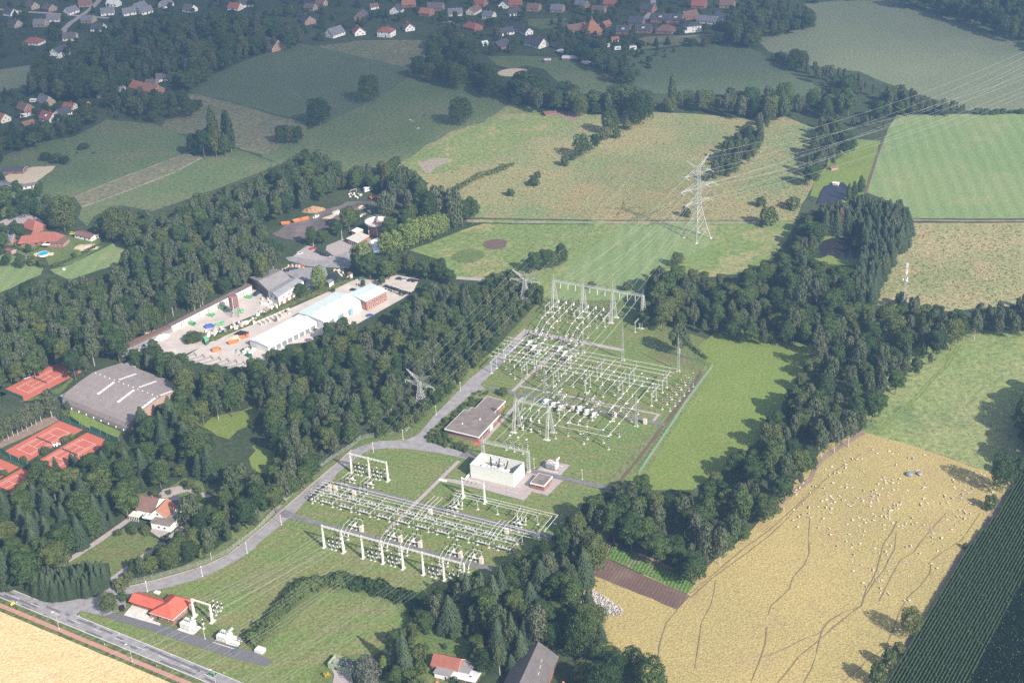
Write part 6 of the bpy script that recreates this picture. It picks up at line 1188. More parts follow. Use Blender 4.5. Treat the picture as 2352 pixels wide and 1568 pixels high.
scatter('pallet_stack', '@10 1870 1490 2352 1350 @11 0 1300 200 1220 210 1260 0 1350 @10 2352 1400 1900 1545', 75, 1.3, ['concrete','kiosk','render_cream','slab','white_paint','render_cream'], 'stacked stone pallet along the merchant yard wall', 1, 'pallet')
scatter('pallet_stack', '@11 20 1180 150 1130 210 1210 60 1240', 24, 1.4, ['concrete','white_paint','kiosk'], 'stone pallet in front of the old brick hall', 2, 'pallet'); scatter('pallet_stack', '@10 1330 1500 1540 1420 1680 1390 1640 1450 1420 1568', 30, 1.3, ['white_paint','clay','kiosk','white_paint'], 'white and red goods stacked under the long shed', 3, 'pallet')
scatter('pallet_stack', '@20 1180 110 1220 40 1330 10 1330 40 1250 120', 14, 1.2, ['clay','concrete','gate_green'], 'goods at the lower end of the long shed', 4, 'pallet'); scatter('crate', '@20 2160 110 2230 60 2340 80 2340 160 2230 150', 20, 1.8, ['gate_green','steel','white_paint','gate_dark'], 'machine part standing on the pale yard', 5, 'crate'); scatter('stone', '@11 225 925 300 870 460 875 460 900 360 890 250 930', 28, 1., ['kiosk','sand','clay'], 'loose stone along the parking court', 6, 'stone')
scatter('stone', '@11 690 910 760 915 860 960 850 1000 760 960', 22, .9, ['sand','kiosk','render_cream'], 'stone of the show garden', 7, 'stone'); scatter('stone', '@11 860 210 980 220 960 260 850 250', 16, 1., ['white_paint','concrete'], 'white rubble block at the dirt yard', 8, 'stone'); scatter('pallet_stack', '@11 160 1370 290 1300 310 1320 180 1390', 10, 1.6, ['concrete','sand','tile_brown'], 'goods bay pallet behind the white shed', 9, 'pallet')
scatter('crate', '@11 900 470 1020 360 1060 380 1040 430', 10, 1.1, ['white_paint','concrete','clay'], 'pale junk beside the round tank', 10, 'crate'); scatter('crate', '@11 590 430 560 410 480 440 500 460', 6, 1., ['white_paint','render_cream'], 'pale junk beside the skips', 11, 'crate')
for i in range(7): 
    a = G(*conv('20', 1720+i*75, 150+i*13)); solo('bay_wall', MB().box(-5,5,-.2,.2,0,1.).box(4.7,5,-2,2,0,1.), MATS['fibre_cement'], ordinal(i)+' concrete storage bay at the lower edge of the pale yard', 'bay', a, math.radians(28))
for i in range(8): 
    a = G(*conv('11', 30+i*38, 1415-i*16)); solo('bay_wall', MB().box(-.25,.25,-2.5,2.5,0,1.4).box(-2.5,2.5,2.3,2.6,0,1.4), MATS['concrete'], ordinal(i)+' concrete storage bay behind the white shed', 'bay', a, math.radians(40))
# pool, bale, small things
a = G(*conv('10', 400, 775)); T = thing('pool', 'round turquoise above ground pool with wooden deck', 'pool', a); mt_, t_, b_ = nt('pool_water'); b_.inputs['Base Color'].default_value = (.02,.35,.55,1); b_.inputs['Roughness'].default_value = .1
part('rim', MB().lathe([(3.6,0),(3.7,1.2),(3.5,1.25),(3.45,1.1)], 24), MATS['white_paint'], T); part('water', MB().lathe([(0,1.12),(3.46,1.13)], 24), mt_, T); part('deck', MB().box(-6,-3.7,-2,2,0,1).box(3.7,6.5,-1.8,1,0,1), MATS['sand'], T)
a = G(*conv('10', 590, 915)); solo('round_bale', MB().tube((-.7,0,.75),(.7,0,.75),.75,n=12), MATS['white_paint'], 'white wrapped round bale on the light green strip', 'bale', a)
a = G(*conv('00', 815, 965)); T = thing('trampoline', 'orange roofed play tent in the left village', 'tent', a); part('roof', MB().lathe([(1.8,2),(.1,3.2)], 6), MATS['car_orange'], T); part('frame', MB().tube((-1.5,0,0),(-1.5,0,2),.1).tube((1.5,0,0),(1.5,0,2),.1), MATS['white_paint'], T)
a = G(*conv('11', 895, 205)); T = thing('goal', 'white football goal at the top of the dirt yard', 'goal', a, .6); part('frame', MB().path([(-2.5,0,0),(-2.5,0,2.4),(2.5,0,2.4),(2.5,0,0)], .1, 5), MATS['white_paint'], T)
a = G(*conv('11', 1530, 410)); solo('chimney_stub', MB().box(-.9,.9,-.9,.9,0,9), MATS['brick'], 'brick chimney stub rising behind the lime green row', 'chimney', a)
T = thing('stone_heap', 'long grey heap of rubble stones at the edge of the sheep pasture', 'stone heap', P('@32 870 850')[0]); rs = random.Random(9); mb = MB(); pl = VP('@32 735 715 860 790 1015 905 1000 945 900 950 800 930 740 850'); c0 = P('@32 870 850')[0]
while len(mb.f) < 9000:
    v = (rs.uniform(1360, 1430), rs.uniform(1353, 1415))
    if inside(v, pl): x, y = G(*v); s = rs.uniform(.2,.55); mb.cb(x-c0[0], y-c0[1], rs.uniform(.1,1.1), s, s*.8, s*.6, rs.choice([0,0,1,2]), rs.uniform(0,3))
part('rubble', mb, [MATS['concrete'], MATS['fibre_cement'], MATS['slab']], T)
# ------------------------------------------------------------------ switchyard hardware (local axes: u along the busbars, w across)
def foot(s=.9, s2=None, h=.35): return MC.setdefault(('foot', s, s2), MB().box(-s/2,s/2,-(s2 or s)/2,(s2 or s)/2,0,h).mesh('foot', MATS['concrete_lt']))
mat('concrete_lt', (.66,.63,.58), .8, var=.06); mat('band', (.75,.75,.72), .5)
def insul(h, r=.16, bands=0):
    k = ('ins', h, r, bands)
    if k not in MC:
        mb = MB(); n = max(3, int(h/.28)); z = 0
        if bands:
            for i in range(bands): a, b = h*i/bands, h*(i+1)/bands; mb.tube((0,0,a),(0,0,b-.22),r,n=7); mb.tube((0,0,b-.22),(0,0,b),r*1.15,n=7,mi=1)
        else:
            for i in range(n): a, b = h*i/n, h*(i+1)/n; mb.tube((0,0,a),(0,0,b),r*1.25,r*.7,n=7)
        MC[k] = mb.mesh('insulator', [MATS['porcelain'], MATS['band']])
    return MC[k]
def post(h, r=.16): return MC.setdefault(('post', h, r), MB().tube((0,0,.3),(0,0,h),r,n=6).box(-.3,.3,-.3,.3,h-.08,h+.04).mesh('post', MATS['galv']))
def beam(x0, x1, z, s=.22, ax='x'): return MC.setdefault(('beam', x0, x1, z, s, ax), (MB().box(x0,x1,-s/2,s/2,z-s,z) if ax == 'x' else MB().box(-s/2,s/2,x0,x1,z-s,z)).mesh('beam', MATS['galv']))
def PL(spec, name, label, cat, u, w, group=None, rz=0.): return place(spec, name, label, cat, S(u, w), ANG+rz, group)
def busbar(u0, w0, z0, u1, w1, z1, label, r=.1, name='busbar', pts=None, group=None):
    a = S(u0, w0); L = []
    for (u, w_, z) in ([(u0,w0,z0),(u1,w1,z1)] if pts is None else pts): p = S(u, w_); L.append((p[0]-a[0], p[1]-a[1], z))
    solo(name, MB().path(L, r, 6), MATS['alu'], label, name.replace('_', ' '), a, 0, group)
# lower yard ---------------------------------------------------------------
WN = ['outermost','middle','innermost']
for i, w_ in enumerate((27.,29.,31.)): busbar(-24.8, w_, 6., 78.5, w_, 6., WN[i]+' busbar of the front trio in the lower switchyard')
for i, w_ in enumerate((34.,36.,38.1)): busbar(-24.8, w_, 6., 88.5, w_, 6., WN[2-i]+' busbar of the rear trio in the lower switchyard')
def bsup(w0, ws, zb, zi, ps):    # posts carrying a cross beam with three insulators; offsets relative to first post
    sp = []
    for p in ps: sp += [('foot', foot(1.1), (0,p,0)), ('post', post(zb, .2), (0,p,0))]
    sp += [('beam', beam(ws[0]-.9, ws[-1]+.9, zb+.1, .3, 'y'), (0,0,0))]+[('insulator', insul(zi-zb-.1, .2), (0,q,zb+.1)) for q in ws]; return sp
for k in range(11):
    u = -22+10.05*k
    PL(bsup(28.6, (-1.6,.4,2.4), 4.6, 6., (0,)), 'busbar_support', ordinal(k)+' support from the left under the front busbar trio', 'busbar support', u, 28.6, 'front busbar supports')
    PL(bsup(35.6, (-1.6,.4,2.5), 4.6, 6., (0,)), 'busbar_support', ordinal(k)+' support from the left under the rear busbar trio', 'busbar support', u, 35.6, 'rear busbar supports')
def disc():
    sp = []
    for x in (0, 5.7): sp += [('foot', foot(.95), (x,0,0)), ('post', post(2.2, .13), (x,0,0))]
    sp += [('frame', MC.setdefault('dfr', MB().box(-.5,6.2,-.35,.35,2.1,2.45).box(-.5,6.2,.8,.95,2.2,2.35).mesh('frame', MATS['alu'])), (0,0,0))]
    for i in range(4): sp += [('insulator', insul(1.15, .18), (.1+i*1.85,-.1,2.45)), ]
    sp += [('blade', MC.setdefault('dbl', MB().path([(.1,-.1,3.65),(1.9,.2,3.7)], .05, 4).path([(2,-.1,3.65),(3.8,.2,3.7)], .05, 4).path([(3.8,-.1,3.65),(5.6,.2,3.7)], .05, 4).mesh('blade', MATS['alu'])), (0,0,0))]; return sp
DS = disc()
for k in range(10):
    u = -19.7+10.05*k
    if k < 10: PL(DS, 'disconnector', ordinal(k)+' low disconnector frame from the left below the front busbars', 'disconnector', u, 27.6, 'front low disconnectors'); PL(DS, 'disconnector', ordinal(k)+' low disconnector frame from the left below the rear busbars', 'disconnector', u, 34.6, 'rear low disconnectors')
VT = [('foot', foot(.95), (0,0,0)), ('post', post(2.4,.2), (0,0,0)), ('head', MC.setdefault('vth', MB().box(-.35,.35,-.35,.35,2.4,3.1).mesh('head', MATS['alu'])), (0,0,0)), ('insulator', insul(1.6,.2), (0,0,3.1)), ('cap', MC.setdefault('vtc', MB().ball((0,0,0),.28,7,4).mesh('cap', MATS['alu'])), (0,0,4.8))]
for i, w_ in enumerate((26.6,28.6,30.8,33.7,35.6,37.8)): PL(VT, 'voltage_transformer', ordinal(i)+' voltage transformer from the front at the left end of the lower busbars', 'voltage transformer', -24.3, w_, 'left end voltage transformers')
# the gantry row
def gantry(u0, n, w_, h, label, step=10., lastcut=0):
    o = S(u0, w_); T = thing('line_gantry', label, 'gantry', o, ANG)
    cm = MC.setdefault(('gcol', h), MB().add([(-.17,-.8,.3),(.17,-.8,.3),(.17,-.55,.3),(-.17,-.55,.3),(-.2,-.3,h),(.2,-.3,h),(.2,-.08,h),(-.2,-.08,h)], [(0,1,5,4),(1,2,6,5),(2,3,7,6),(3,0,4,7),(4,5,6,7)]).add([(-.17,.55,.3),(.17,.55,.3),(.17,.8,.3),(-.17,.8,.3),(-.2,.08,h),(.2,.08,h),(.2,.3,h),(-.2,.3,h)], [(0,1,5,4),(1,2,6,5),(2,3,7,6),(3,0,4,7),(4,5,6,7)]).box(-.04,.04,-.6,.6,.3,h*.3).box(-.04,.04,-.55,.55,h*.3,h*.7).box(-.04,.04,-.35,.35,h*.7,h).mesh('column', MATS['cream_steel']))
    for i in range(n): put('column', cm, T, (i*step,0,0)); put('foot', foot(1.3, 2.7), T, (i*step,0,0))
    L = (n-1)*step; part('beam', MB().box(0,L,-.35,-.25,h-1,h-.4).box(0,L,.25,.35,h-1,h-.4).path([(x*1.25, .3*(1 if x % 2 else -1), h-.45) for x in range(int(L/1.25)+1)], .05, 4), MATS['cream_steel'], T)
    for i in range(n-1):
        for d in (-2.1,0,2.1):
            part('insulator_string', MB().tube((i*step+step/2+d,-.4,h-.7),(i*step+step/2+d,-1.9,h-1.1),.13,n=6), MATS['porcelain'], T)
    return T
gantry(0, 8, 0, 11.85, 'long row of eight tapered columns carrying one beam at the front of the switchyard'); gantry(-22, 3, 56.3, 10.8, 'three column gantry beside the service lane bend')
T = gantry(37.2, 2, 57.6, 11.2, 'two column gantry in front of the white walled transformer', 11.2)
def ctset():
    sp = []
    for r_, y in ((0,0),(1,3.)):
        sp += [('frame', MC.setdefault('ctf', MB().box(-2.6,2.6,-.12,.12,2.1,2.35).mesh('frame', MATS['galv'])), (0,y,0))]
        for x in (-1.,1.): sp += [('post', post(2.1,.12), (x,y,0)), ('foot', foot(.9), (x,y,0))]
        for x in (-2.1,0,2.1): sp += [('insulator', insul(1.2,.25), (x,y,3.)), ('tank', MC.setdefault('ctt', MB().lathe([(.3,0),(.36,.65),(.2,.7)],7).mesh('tank', MATS['alu'])), (x,y,2.35)), ('cap', MC.setdefault('ctc', MB().lathe([(.24,0),(.3,.5),(.1,.6)],7).mesh('cap', MATS['alu'])), (x,y,4.2))]
    return sp
def breaker():
    sp = [('frame', MC.setdefault('brf', MB().box(-2.4,2.4,-.15,.15,1.6,1.95).mesh('frame', MATS['alu'])), (0,0,0))]
    for x in (-2,2): sp += [('post', post(1.6,.13), (x,0,0)), ('foot', foot(1.), (x,0,0))]
    for x in (-2.1,0,2.1): sp += [('pole', MC.setdefault('brp', MB().tube((0,0,1.9),(0,.9,3.4),.18,n=6).tube((0,0,1.9),(0,-.7,3.2),.14,n=6,mi=1).box(-.3,.3,-.2,.5,1.7,2.2).mesh('pole', [MATS['alu'], MATS['porcelain']])), (x,0,0)), ('insulator', insul(1.1,.15), (x,-.7,2.9))]
    return sp
def dset():
    sp = [('frame', MC.setdefault('dsf', MB().box(-2.3,2.3,-.3,.3,1.9,2.25).box(-.2,.9,-.55,.55,1.9,2.9).mesh('frame', MATS['alu'])), (0,0,0))]
    for x in (-1.3,1.3): sp += [('post', post(1.9,.13), (x,0,0)), ('foot', foot(.95), (x,0,0))]
    for x in (-2.,0,2.): sp += [('insulator', insul(1.4,.22), (x,.2,2.25))]
    return sp
def pset():
    sp = [('frame', MC.setdefault('psf', MB().box(-2.4,2.4,-.1,.1,2.9,3.1).mesh('frame', MATS['alu'])), (0,0,0))]
    for x in (-1.9,1.9): sp += [('post', post(2.9,.11), (x,0,0)), ('foot', foot(.9), (x,0,0))]
    for x in (-2.1,0,2.1): sp += [('insulator', insul(1.5,.19), (x,0,3.1))]
    return sp
CTS, BRK, DSE, PSE = ctset(), breaker(), dset(), pset()
KIO = [('cabinet', MC.setdefault('kio', MB().box(-.85,.85,-.6,.6,.1,2.6).box(-.95,.95,-.7,.7,2.6,2.75).mesh('cabinet', MATS['kiosk'])), (0,0,0)), ('door', MC.setdefault('kid', MB().box(-.7,.7,-.63,-.6,.3,2.4).mesh('door', MATS['render_cream'])), (0,0,0)), ('foot', foot(1.6), (0,0,-.2))]
def BC(k): return ('bay %s' % 'of the gantry row, '+ordinal(k)+' from the left')
for k in range(7):
    if k in (1,4): continue
    b = 10*k+5; e = ', '+ordinal(k)+' bay of the gantry row'; bg_ = 'bays of the gantry row'
    PL(CTS, 'current_transformer_set', 'white capped dark current transformers'+e, 'current transformers', b, -.3, 'current transformers of the gantry bays')
    PL(BRK, 'circuit_breaker', 'three pole circuit breaker with white tubes'+e, 'circuit breaker', b-.4, 8.7, 'circuit breakers of the gantry bays')
    PL(DSE, 'disconnector', 'disconnector with white drive box'+e, 'disconnector', b-.4, 16.6, 'disconnectors of the gantry bays')
    PL(PSE, 'insulator_rack', 'frame with three dark post insulators'+e, 'insulator frame', b-.4, 20.7, 'insulator frames of the gantry bays')
    PL(KIO, 'control_kiosk', 'pinkish white control kiosk'+e, 'kiosk', 10*k+8.7, 16.4, 'kiosks of the gantry bays')
    for j in range(3):
        u = 10*k+2.4+2.1*j; busbar(0,0,0,0,0,0, ordinal(j)+' bent white conductor tube'+e, .07, 'conductor_tube', [(u,17.6,4.4),(u,12.9,4.6),(u+.3,9.,3.3)], 'bent tubes of the gantry bays')
for k, b in enumerate((-17, -7)):
    e = ' in the '+('left' if k == 0 else 'right')+' bay beside the three column gantry'
    PL(CTS, 'current_transformer_set', 'white capped current transformers'+e, 'current transformers', b, 55.3); PL(DSE, 'disconnector', 'disconnector'+e, 'disconnector', b, 48.5)
    for j in range(3): busbar(0,0,0,0,0,0, ordinal(j)+' straight conductor tube'+e, .075, 'conductor_tube', [(b-2+2*j,50.,4.6),(b-2+2*j,43.5,4.8)])
    PL(PSE, 'insulator_rack', 'post insulator frame'+e, 'insulator frame', b, 42.8)
for k, (u, w_) in enumerate(((-22.9,39.),(-20,39.4),(-10,39.6),(30.2,40.),(68.5,40.2))): PL(KIO, 'control_kiosk', ordinal(k)+' control kiosk from the left beside the rear busbar trio', 'kiosk', u, w_, 'kiosks beside the rear busbars')
# right hand three busbars and their bends
for i, (w_, ue) in enumerate(((50.2,78.3),(52.1,84.9),(54.,86.9))):
    pts = [(36,w_,6.),(ue,w_,6.)]
    if i: pts += [(ue, w_-13.5-i, 6.)]
    busbar(0,0,0,0,0,0, ordinal(i)+' tube of the short busbar trio in front of the white walled transformer', .1, 'busbar', pts)
for k in range(5): PL(bsup(0, (-1.5,.4,2.3), 4.6, 6., (0,)), 'busbar_support', ordinal(k)+' support from the left under the short busbar trio', 'busbar support', 37.9+10*k, 51.7, 'supports of the short busbar trio')
for k, (u, w_) in enumerate(((85,54.9),(87,56.6),(86.9,50),(84.9,45),(82.9,43),(86.9,43))): PL([('foot', foot(.95), (0,0,0)), ('post', post(4.4,.13), (0,0,0)), ('insulator', insul(1.5,.16), (0,0,4.4))], 'post_insulator', ordinal(k)+' single post insulator at the right end of the lower yard', 'post insulator', u, w_, 'single posts at the right end')
for k, b in enumerate((39., 71.)):
    e = (' under the left' if k == 0 else ' under the right')+' end of the short busbar trio'
    PL(DSE, 'disconnector', 'white boxed disconnector'+e, 'disconnector', b, 46.6); PL(BRK, 'circuit_breaker', 'circuit breaker'+e, 'circuit breaker', b, 49.3)
    for j in range(3): busbar(0,0,0,0,0,0, ordinal(j)+' curved tube'+e, .075, 'conductor_tube', [(b-2+2*j,53.,5.6),(b-2+2*j,50.,4.4),(b-2+2*j,45.,4.6),(b-2+2*j,40.5,5.9)])
    PL(PSE, 'insulator_rack', 'post insulator frame'+e, 'insulator frame', b, 43.)
for j in range(3): busbar(0,0,0,0,0,0, ordinal(j)+' long tube crossing the rear busbars at the right', .075, 'conductor_tube', [(66+2*j,40.5,6.6),(66+2*j,33,7.2),(66.3+2*j,26.,6.2)])
for j in range(3): busbar(0,0,0,0,0,0, ordinal(j)+' long tube crossing the rear busbars near the path', .075, 'conductor_tube', [(29.6+2*j,46.,6.4),(29.6+2*j,33,6.9),(30+2*j,26.,6.2)])

# upper yard ---------------------------------------------------------------
for i, w_ in enumerate((167.6,171.6,175.6)): busbar(-7.6, w_, 10., 89, w_, 10., ordinal(i)+' busbar from the front in the upper switchyard')
for i, w_ in enumerate((181.9,185.6,189.7)): busbar(-8, w_, 10., 88.6, w_, 10., ordinal(i+3)+' busbar from the front in the upper switchyard')
def portal():
    sp = [('beam', beam(-.8, 10.4, 7.1, .4, 'y'), (0,0,0))]
    for y in (0, 5.8): sp += [('foot', foot(1.2), (0,y,0)), ('post', post(7.,.24), (0,y,0))]
    for y in (1.1,5.1,9.1): sp += [('insulator', insul(2.8,.2,3), (0,y,7.1))]
    return sp
PO = portal()
for k in range(6):
    u = -6+18.05*k
    PL(PO, 'busbar_support', ordinal(k)+' tall two legged support from the left, front line of the upper yard', 'busbar support', u, 166.4, 'front portal supports of the upper yard'); PL(PO, 'busbar_support', ordinal(k)+' tall two legged support from the left, rear line of the upper yard', 'busbar support', u, 180.6, 'rear portal supports of the upper yard')
def spost(z, base=2.4, head=None, br=.17):
    sp = [('foot', foot(1.), (0,0,0)), ('post', post(base, br), (0,0,0)), ('insulator', insul(z-base,.23,max(3,int((z-base)/1.1))), (0,0,base))]
    if head == 'ct': sp += [('head', MC.setdefault('cth', MB().lathe([(.3,0),(.5,.4),(.5,1.2),(.25,1.5)],8).mesh('head', MATS['alu'])), (0,0,z)), ('tank', MC.setdefault('cttk', MB().box(-.45,.45,-.45,.45,-.9,0).mesh('tank', MATS['alu'])), (0,0,base))]
    if head == 'cone': sp += [('tip', MC.setdefault('tip', MB().lathe([(.12,0),(.28,.3),(.2,.8),(.05,2.4)],7).mesh('tip', MATS['alu'])), (0,0,z))]
    if head == 'clamp': sp += [('clamp', MC.setdefault('clp', MB().box(-.35,.35,-.5,.5,-.1,.35).mesh('clamp', MATS['alu'])), (0,0,z))]
    if head == 'arm': sp += [('arm', MC.setdefault('arm', MB().tube((0,0,0),(.9,.9,1.3),.11,n=5).mesh('arm', MATS['sienna'])), (0,0,base)), ('clamp', MC.setdefault('clp', None) or MB().box(-.3,.3,-.3,.3,0,.3).mesh('clamp', MATS['alu']), (0,0,z))]
    return sp
SPC = {'sa': spost(8.,2.6), 'ct': spost(6.6,2.2,'ct',.25), 'cl': spost(7.4,2.4,'clamp'), 'cone': spost(7.,2.2,'cone'), 'arm': spost(6.8,2.2,'arm'), 'lo': spost(6.,2.), 'cb': None}
SPC['cb'] = [('foot', foot(1.3), (0,0,0)), ('post', post(2.,.2), (0,0,0)), ('insulator', insul(3.6,.2,4), (0,0,2.)), ('foot', foot(1.3), (0,3.2,0)), ('post', post(2.,.2), (0,3.2,0)), ('insulator', insul(3.6,.2,4), (0,3.2,2.)),
    ('chamber', MC.setdefault('chm', MB().tube((0,-2.4,6.5),(0,1.4,5.7),.24,n=7,mi=1).tube((0,1.8,5.7),(0,5.6,6.5),.24,n=7,mi=1).tube((0,-.4,6.1),(0,.2,6.),.34,n=7).tube((0,3.,6.),(0,3.6,6.1),.34,n=7).box(-.3,.3,1.,2.2,5.4,6.).mesh('chamber', [MATS['alu'], MATS['porcelain']])), (0,0,0))]
SPC['gear'] = [('foot', foot(1.2), (0,-1.6,0)), ('foot', foot(1.2), (0,1.6,0)), ('post', post(2.2,.18), (0,-1.6,0)), ('post', post(2.2,.18), (0,1.6,0)), ('drive_box', MC.setdefault('gbx', MB().box(-.5,.5,-2.6,2.6,2.2,2.9).box(-.7,.7,-.8,.8,2.2,3.4).mesh('drive_box', MATS['alu'])), (0,0,0)), ('insulator', insul(3.4,.18,3), (0,-2.2,2.9)), ('insulator', insul(3.4,.18,3), (0,2.2,2.9))]
NM = {'sa': ('surge_arrester','tall striped surge arrester'), 'ct': ('current_transformer','dark white headed current transformer'), 'cl': ('post_insulator','tall striped insulator'), 'cone': ('pantograph_contact','striped pointed post'), 'arm': ('disconnector_post','striped post with brown arm'), 'lo': ('post_insulator','low striped insulator'), 'cb': ('circuit_breaker','twin dark insulator circuit breaker'), 'gear': ('disconnector','long white disconnector box')}
BAY = ['first','second','third','fourth','fifth']; PHS = ['left','middle','right']
for b in range(2):                                    # two line bays running to the big gantry
    for p in range(3):
        u = -1.+4.65*p+18.2*b; ut = u-2.6; e = ', %s phase of the %s upper bay' % (PHS[p], BAY[b]); d = -3.9*p
        busbar(0,0,0,0,0,0, 'conductor tube'+e+', near the gantry', .09, 'conductor_tube', [(ut,244,8.2),(ut,232+d*.2,7.6),(ut+.4,222+d,7.5),(u-.6,213+d,7.4),(u,208+d,6.6)])
        busbar(0,0,0,0,0,0, 'conductor tube'+e+', across the busbars', .09, 'conductor_tube', [(u,202+d,6.6),(u,198+d,7.8),(u,173.3+d,7.8)])
        for key, w_, uu in (('sa',249.6,ut),('ct',243.,ut),('cl',236+d*.3,ut),('arm',229+d,ut+.3),('cl',221+d,ut+.6),('cb',208+d,u),('gear',201+d,u),('cl',193+d,u),('cl',184+d,u),('cone',173.3+d,u)):
            PL(SPC[key], NM[key][0], NM[key][1]+e+(' at the gantry' if w_ > 215 else ' near the busbars' if w_ < 196 else ' beside the slab path')+(', rear one' if w_ in (184+d,) or (key == 'cl' and w_ > 230) else ''), NM[key][0].replace('_',' '), uu, w_)
for b in range(3):                                    # three bays running forward
    for p in range(3):
        u = 35.3+4.6*p+18.4*b; e = ', %s phase of the %s upper bay' % (PHS[p], BAY[b+2]); d = 3.9*(2-p)-3.9; w1 = [121,117+0,119.7][b]
        if b == 0: pts1 = [(u,186+d,7.6),(u,161+d,7.6)]; pts2 = [(u,143,6.6),(u,136,7.6),(u,121.4,8.2)]; posts = [('ct',121.,u),('cl',130,u)]
        elif b == 1: pts1 = [(u,188+d,7.6),(u,161+d,7.6)]; pts2 = [(u,143,6.6),(u,134,7.6),(u,[119.7,124.1,128.][p],7.6)]; posts = [('cl',[119.9,124.3,128.2][p],u),('arm',136,u)]
        else: pts1 = [(u,176+d,7.6),(u,150,7.6)]; pts2 = [(u,150,7.6),(u,141,7.3),(u,[145.6,124.1,119.7][p],7.6)]; posts = [('cl',[145.4,133,133][p],u),('cl',[147,125,120.5][p],u)]
        busbar(0,0,0,0,0,0, 'conductor tube'+e+', under the busbars', .09, 'conductor_tube', pts1); busbar(0,0,0,0,0,0, 'conductor tube'+e+', front part', .09, 'conductor_tube', pts2)
        ALL = posts+[('cl',179+d,u),('cone',(165.3,169.2,173.1)[(p+2*b) % 3] if b < 2 else 160+d,u)]+([('cb',152+d,u),('gear',145.5+d*.4,u)] if b < 2 else [('cl',152+d,u)])
        for key, w_, uu in ALL:
            q_ = sorted(w2 for k2, w2, _ in ALL if k2 == key); nth = '' if len(q_) == 1 else (', nearest', ', middle', ', farther', ', farthest')[min(3, q_.index(w_)) if len(q_) > 2 or q_.index(w_) == 0 else 2]
            PL(SPC[key], NM[key][0], NM[key][1]+e+nth+(' at the front end' if w_ < 132 else ' under the busbars' if w_ > 163 else ' beside the tarmac strip'), NM[key][0].replace('_',' '), uu, w_)
busbar(55.6,119.8,7.7,82.2,119.8,7.7,'outer cross tube closing the front of the upper yard',.09,'conductor_tube'); busbar(60,124.2,7.7,77.5,124.2,7.7,'inner cross tube closing the front of the upper yard',.09,'conductor_tube'); busbar(63.5,145.6,7.7,73,145.6,7.7,'short cross tube beside the tarmac strip',.09,'conductor_tube')
for k, (u, w_) in enumerate(((68.3,120.6),(68.1,125.2),(73,145.5),(81.2,133.2))): PL(SPC['lo'], 'post_insulator', ordinal(k)+' low striped post under the cross tubes', 'post insulator', u, w_)
for k, (u, w_) in enumerate(((37.3,104.2),(41.7,104.2),(46.3,104.))): PL(SPC['arm'], 'disconnector_post', ordinal(k)+' short striped post beside the lattice portal of the white walled transformer', 'disconnector post', u, w_); PL([('foot', foot(.9), (0,0,0)), ('post', post(4.2,.12), (0,0,0))], 'support_post', ordinal(k)+' bare grey post beside the lattice portal of the white walled transformer', 'post', u-.9, w_-2.6)
k = 0
for w_ in (165,170.5,176,181.5,187,192):
    for du in (0., 4.2):
        u = 90.5+du+(w_-165)*.06; PL(SPC['sa' if du else 'lo'], 'surge_arrester' if du else 'post_insulator', ordinal(k//2)+(' outer tall' if du else ' inner low')+' striped insulator from the front at the right end of the upper busbars', 'insulator', u, w_); k += 1
    busbar(90.5,w_,5.,94.6,w_+.2,5.,ordinal(k//2-1)+' brown yellow rod from the front at the right end of the upper busbars',.09,'contact_rod')
for o_ in [o for o in COL.objects if o.name.startswith('contact_rod')]: o_.data.materials[0] = MATS['sienna']
for k, (u, w_) in enumerate(((50,147.2),(71.8,149.2),(88,149))): PL(KIO, 'control_kiosk', ordinal(k)+' control kiosk from the left in the upper switchyard', 'kiosk', u, w_, 'kiosks of the upper yard')
for k, (u, w_) in enumerate(((-9.2,237),(9.1,237),(27.3,237),(45.3,237),(31.5,126),(48.,136))):     # grey small portals
    PL([('foot', foot(1.), (0,0,0)), ('post', post(6.,.2), (0,0,0)), ('foot', foot(1.), (0,5.6,0)), ('post', post(6.,.2), (0,5.6,0)), ('beam', beam(-.4,6.,6.2,.35,'y'), (0,0,0))], 'steel_portal', ordinal(k)+' small grey two legged portal from the left in the upper yard', 'portal', u, w_)
def lattice(mb, ax, ay, az, w0, w1, h, n, r=.09, rb=.05, tri=False, bx=None):
    """four legs and crossed bracing, tapering from w0 to w1"""
    cs = [(-1,-1),(1,-1),(1,1),(-1,1)] if not tri else [(-1,-.7),(1,-.7),(0,1.)]
    zs = [az+h*(1-(1-i/n)**1.0) for i in range(n+1)]
    def pt(c, i): w_ = (w0+(w1-w0)*i/n)/2; return (ax+c[0]*w_, ay+c[1]*w_, zs[i])
    for c in cs: mb.tube(pt(c,0), pt(c,n), r, r*.7, n=4, cap=False)
    for i in range(n):
        for j in range(len(cs)):
            a, b = cs[j], cs[(j+1) % len(cs)]; mb.tube(pt(a,i), pt(b,i+1), rb, n=3, cap=False); mb.tube(pt(b,i), pt(a,i+1), rb, n=3, cap=False); mb.tube(pt(a,i+1), pt(b,i+1), rb, n=3, cap=False)
    return mb
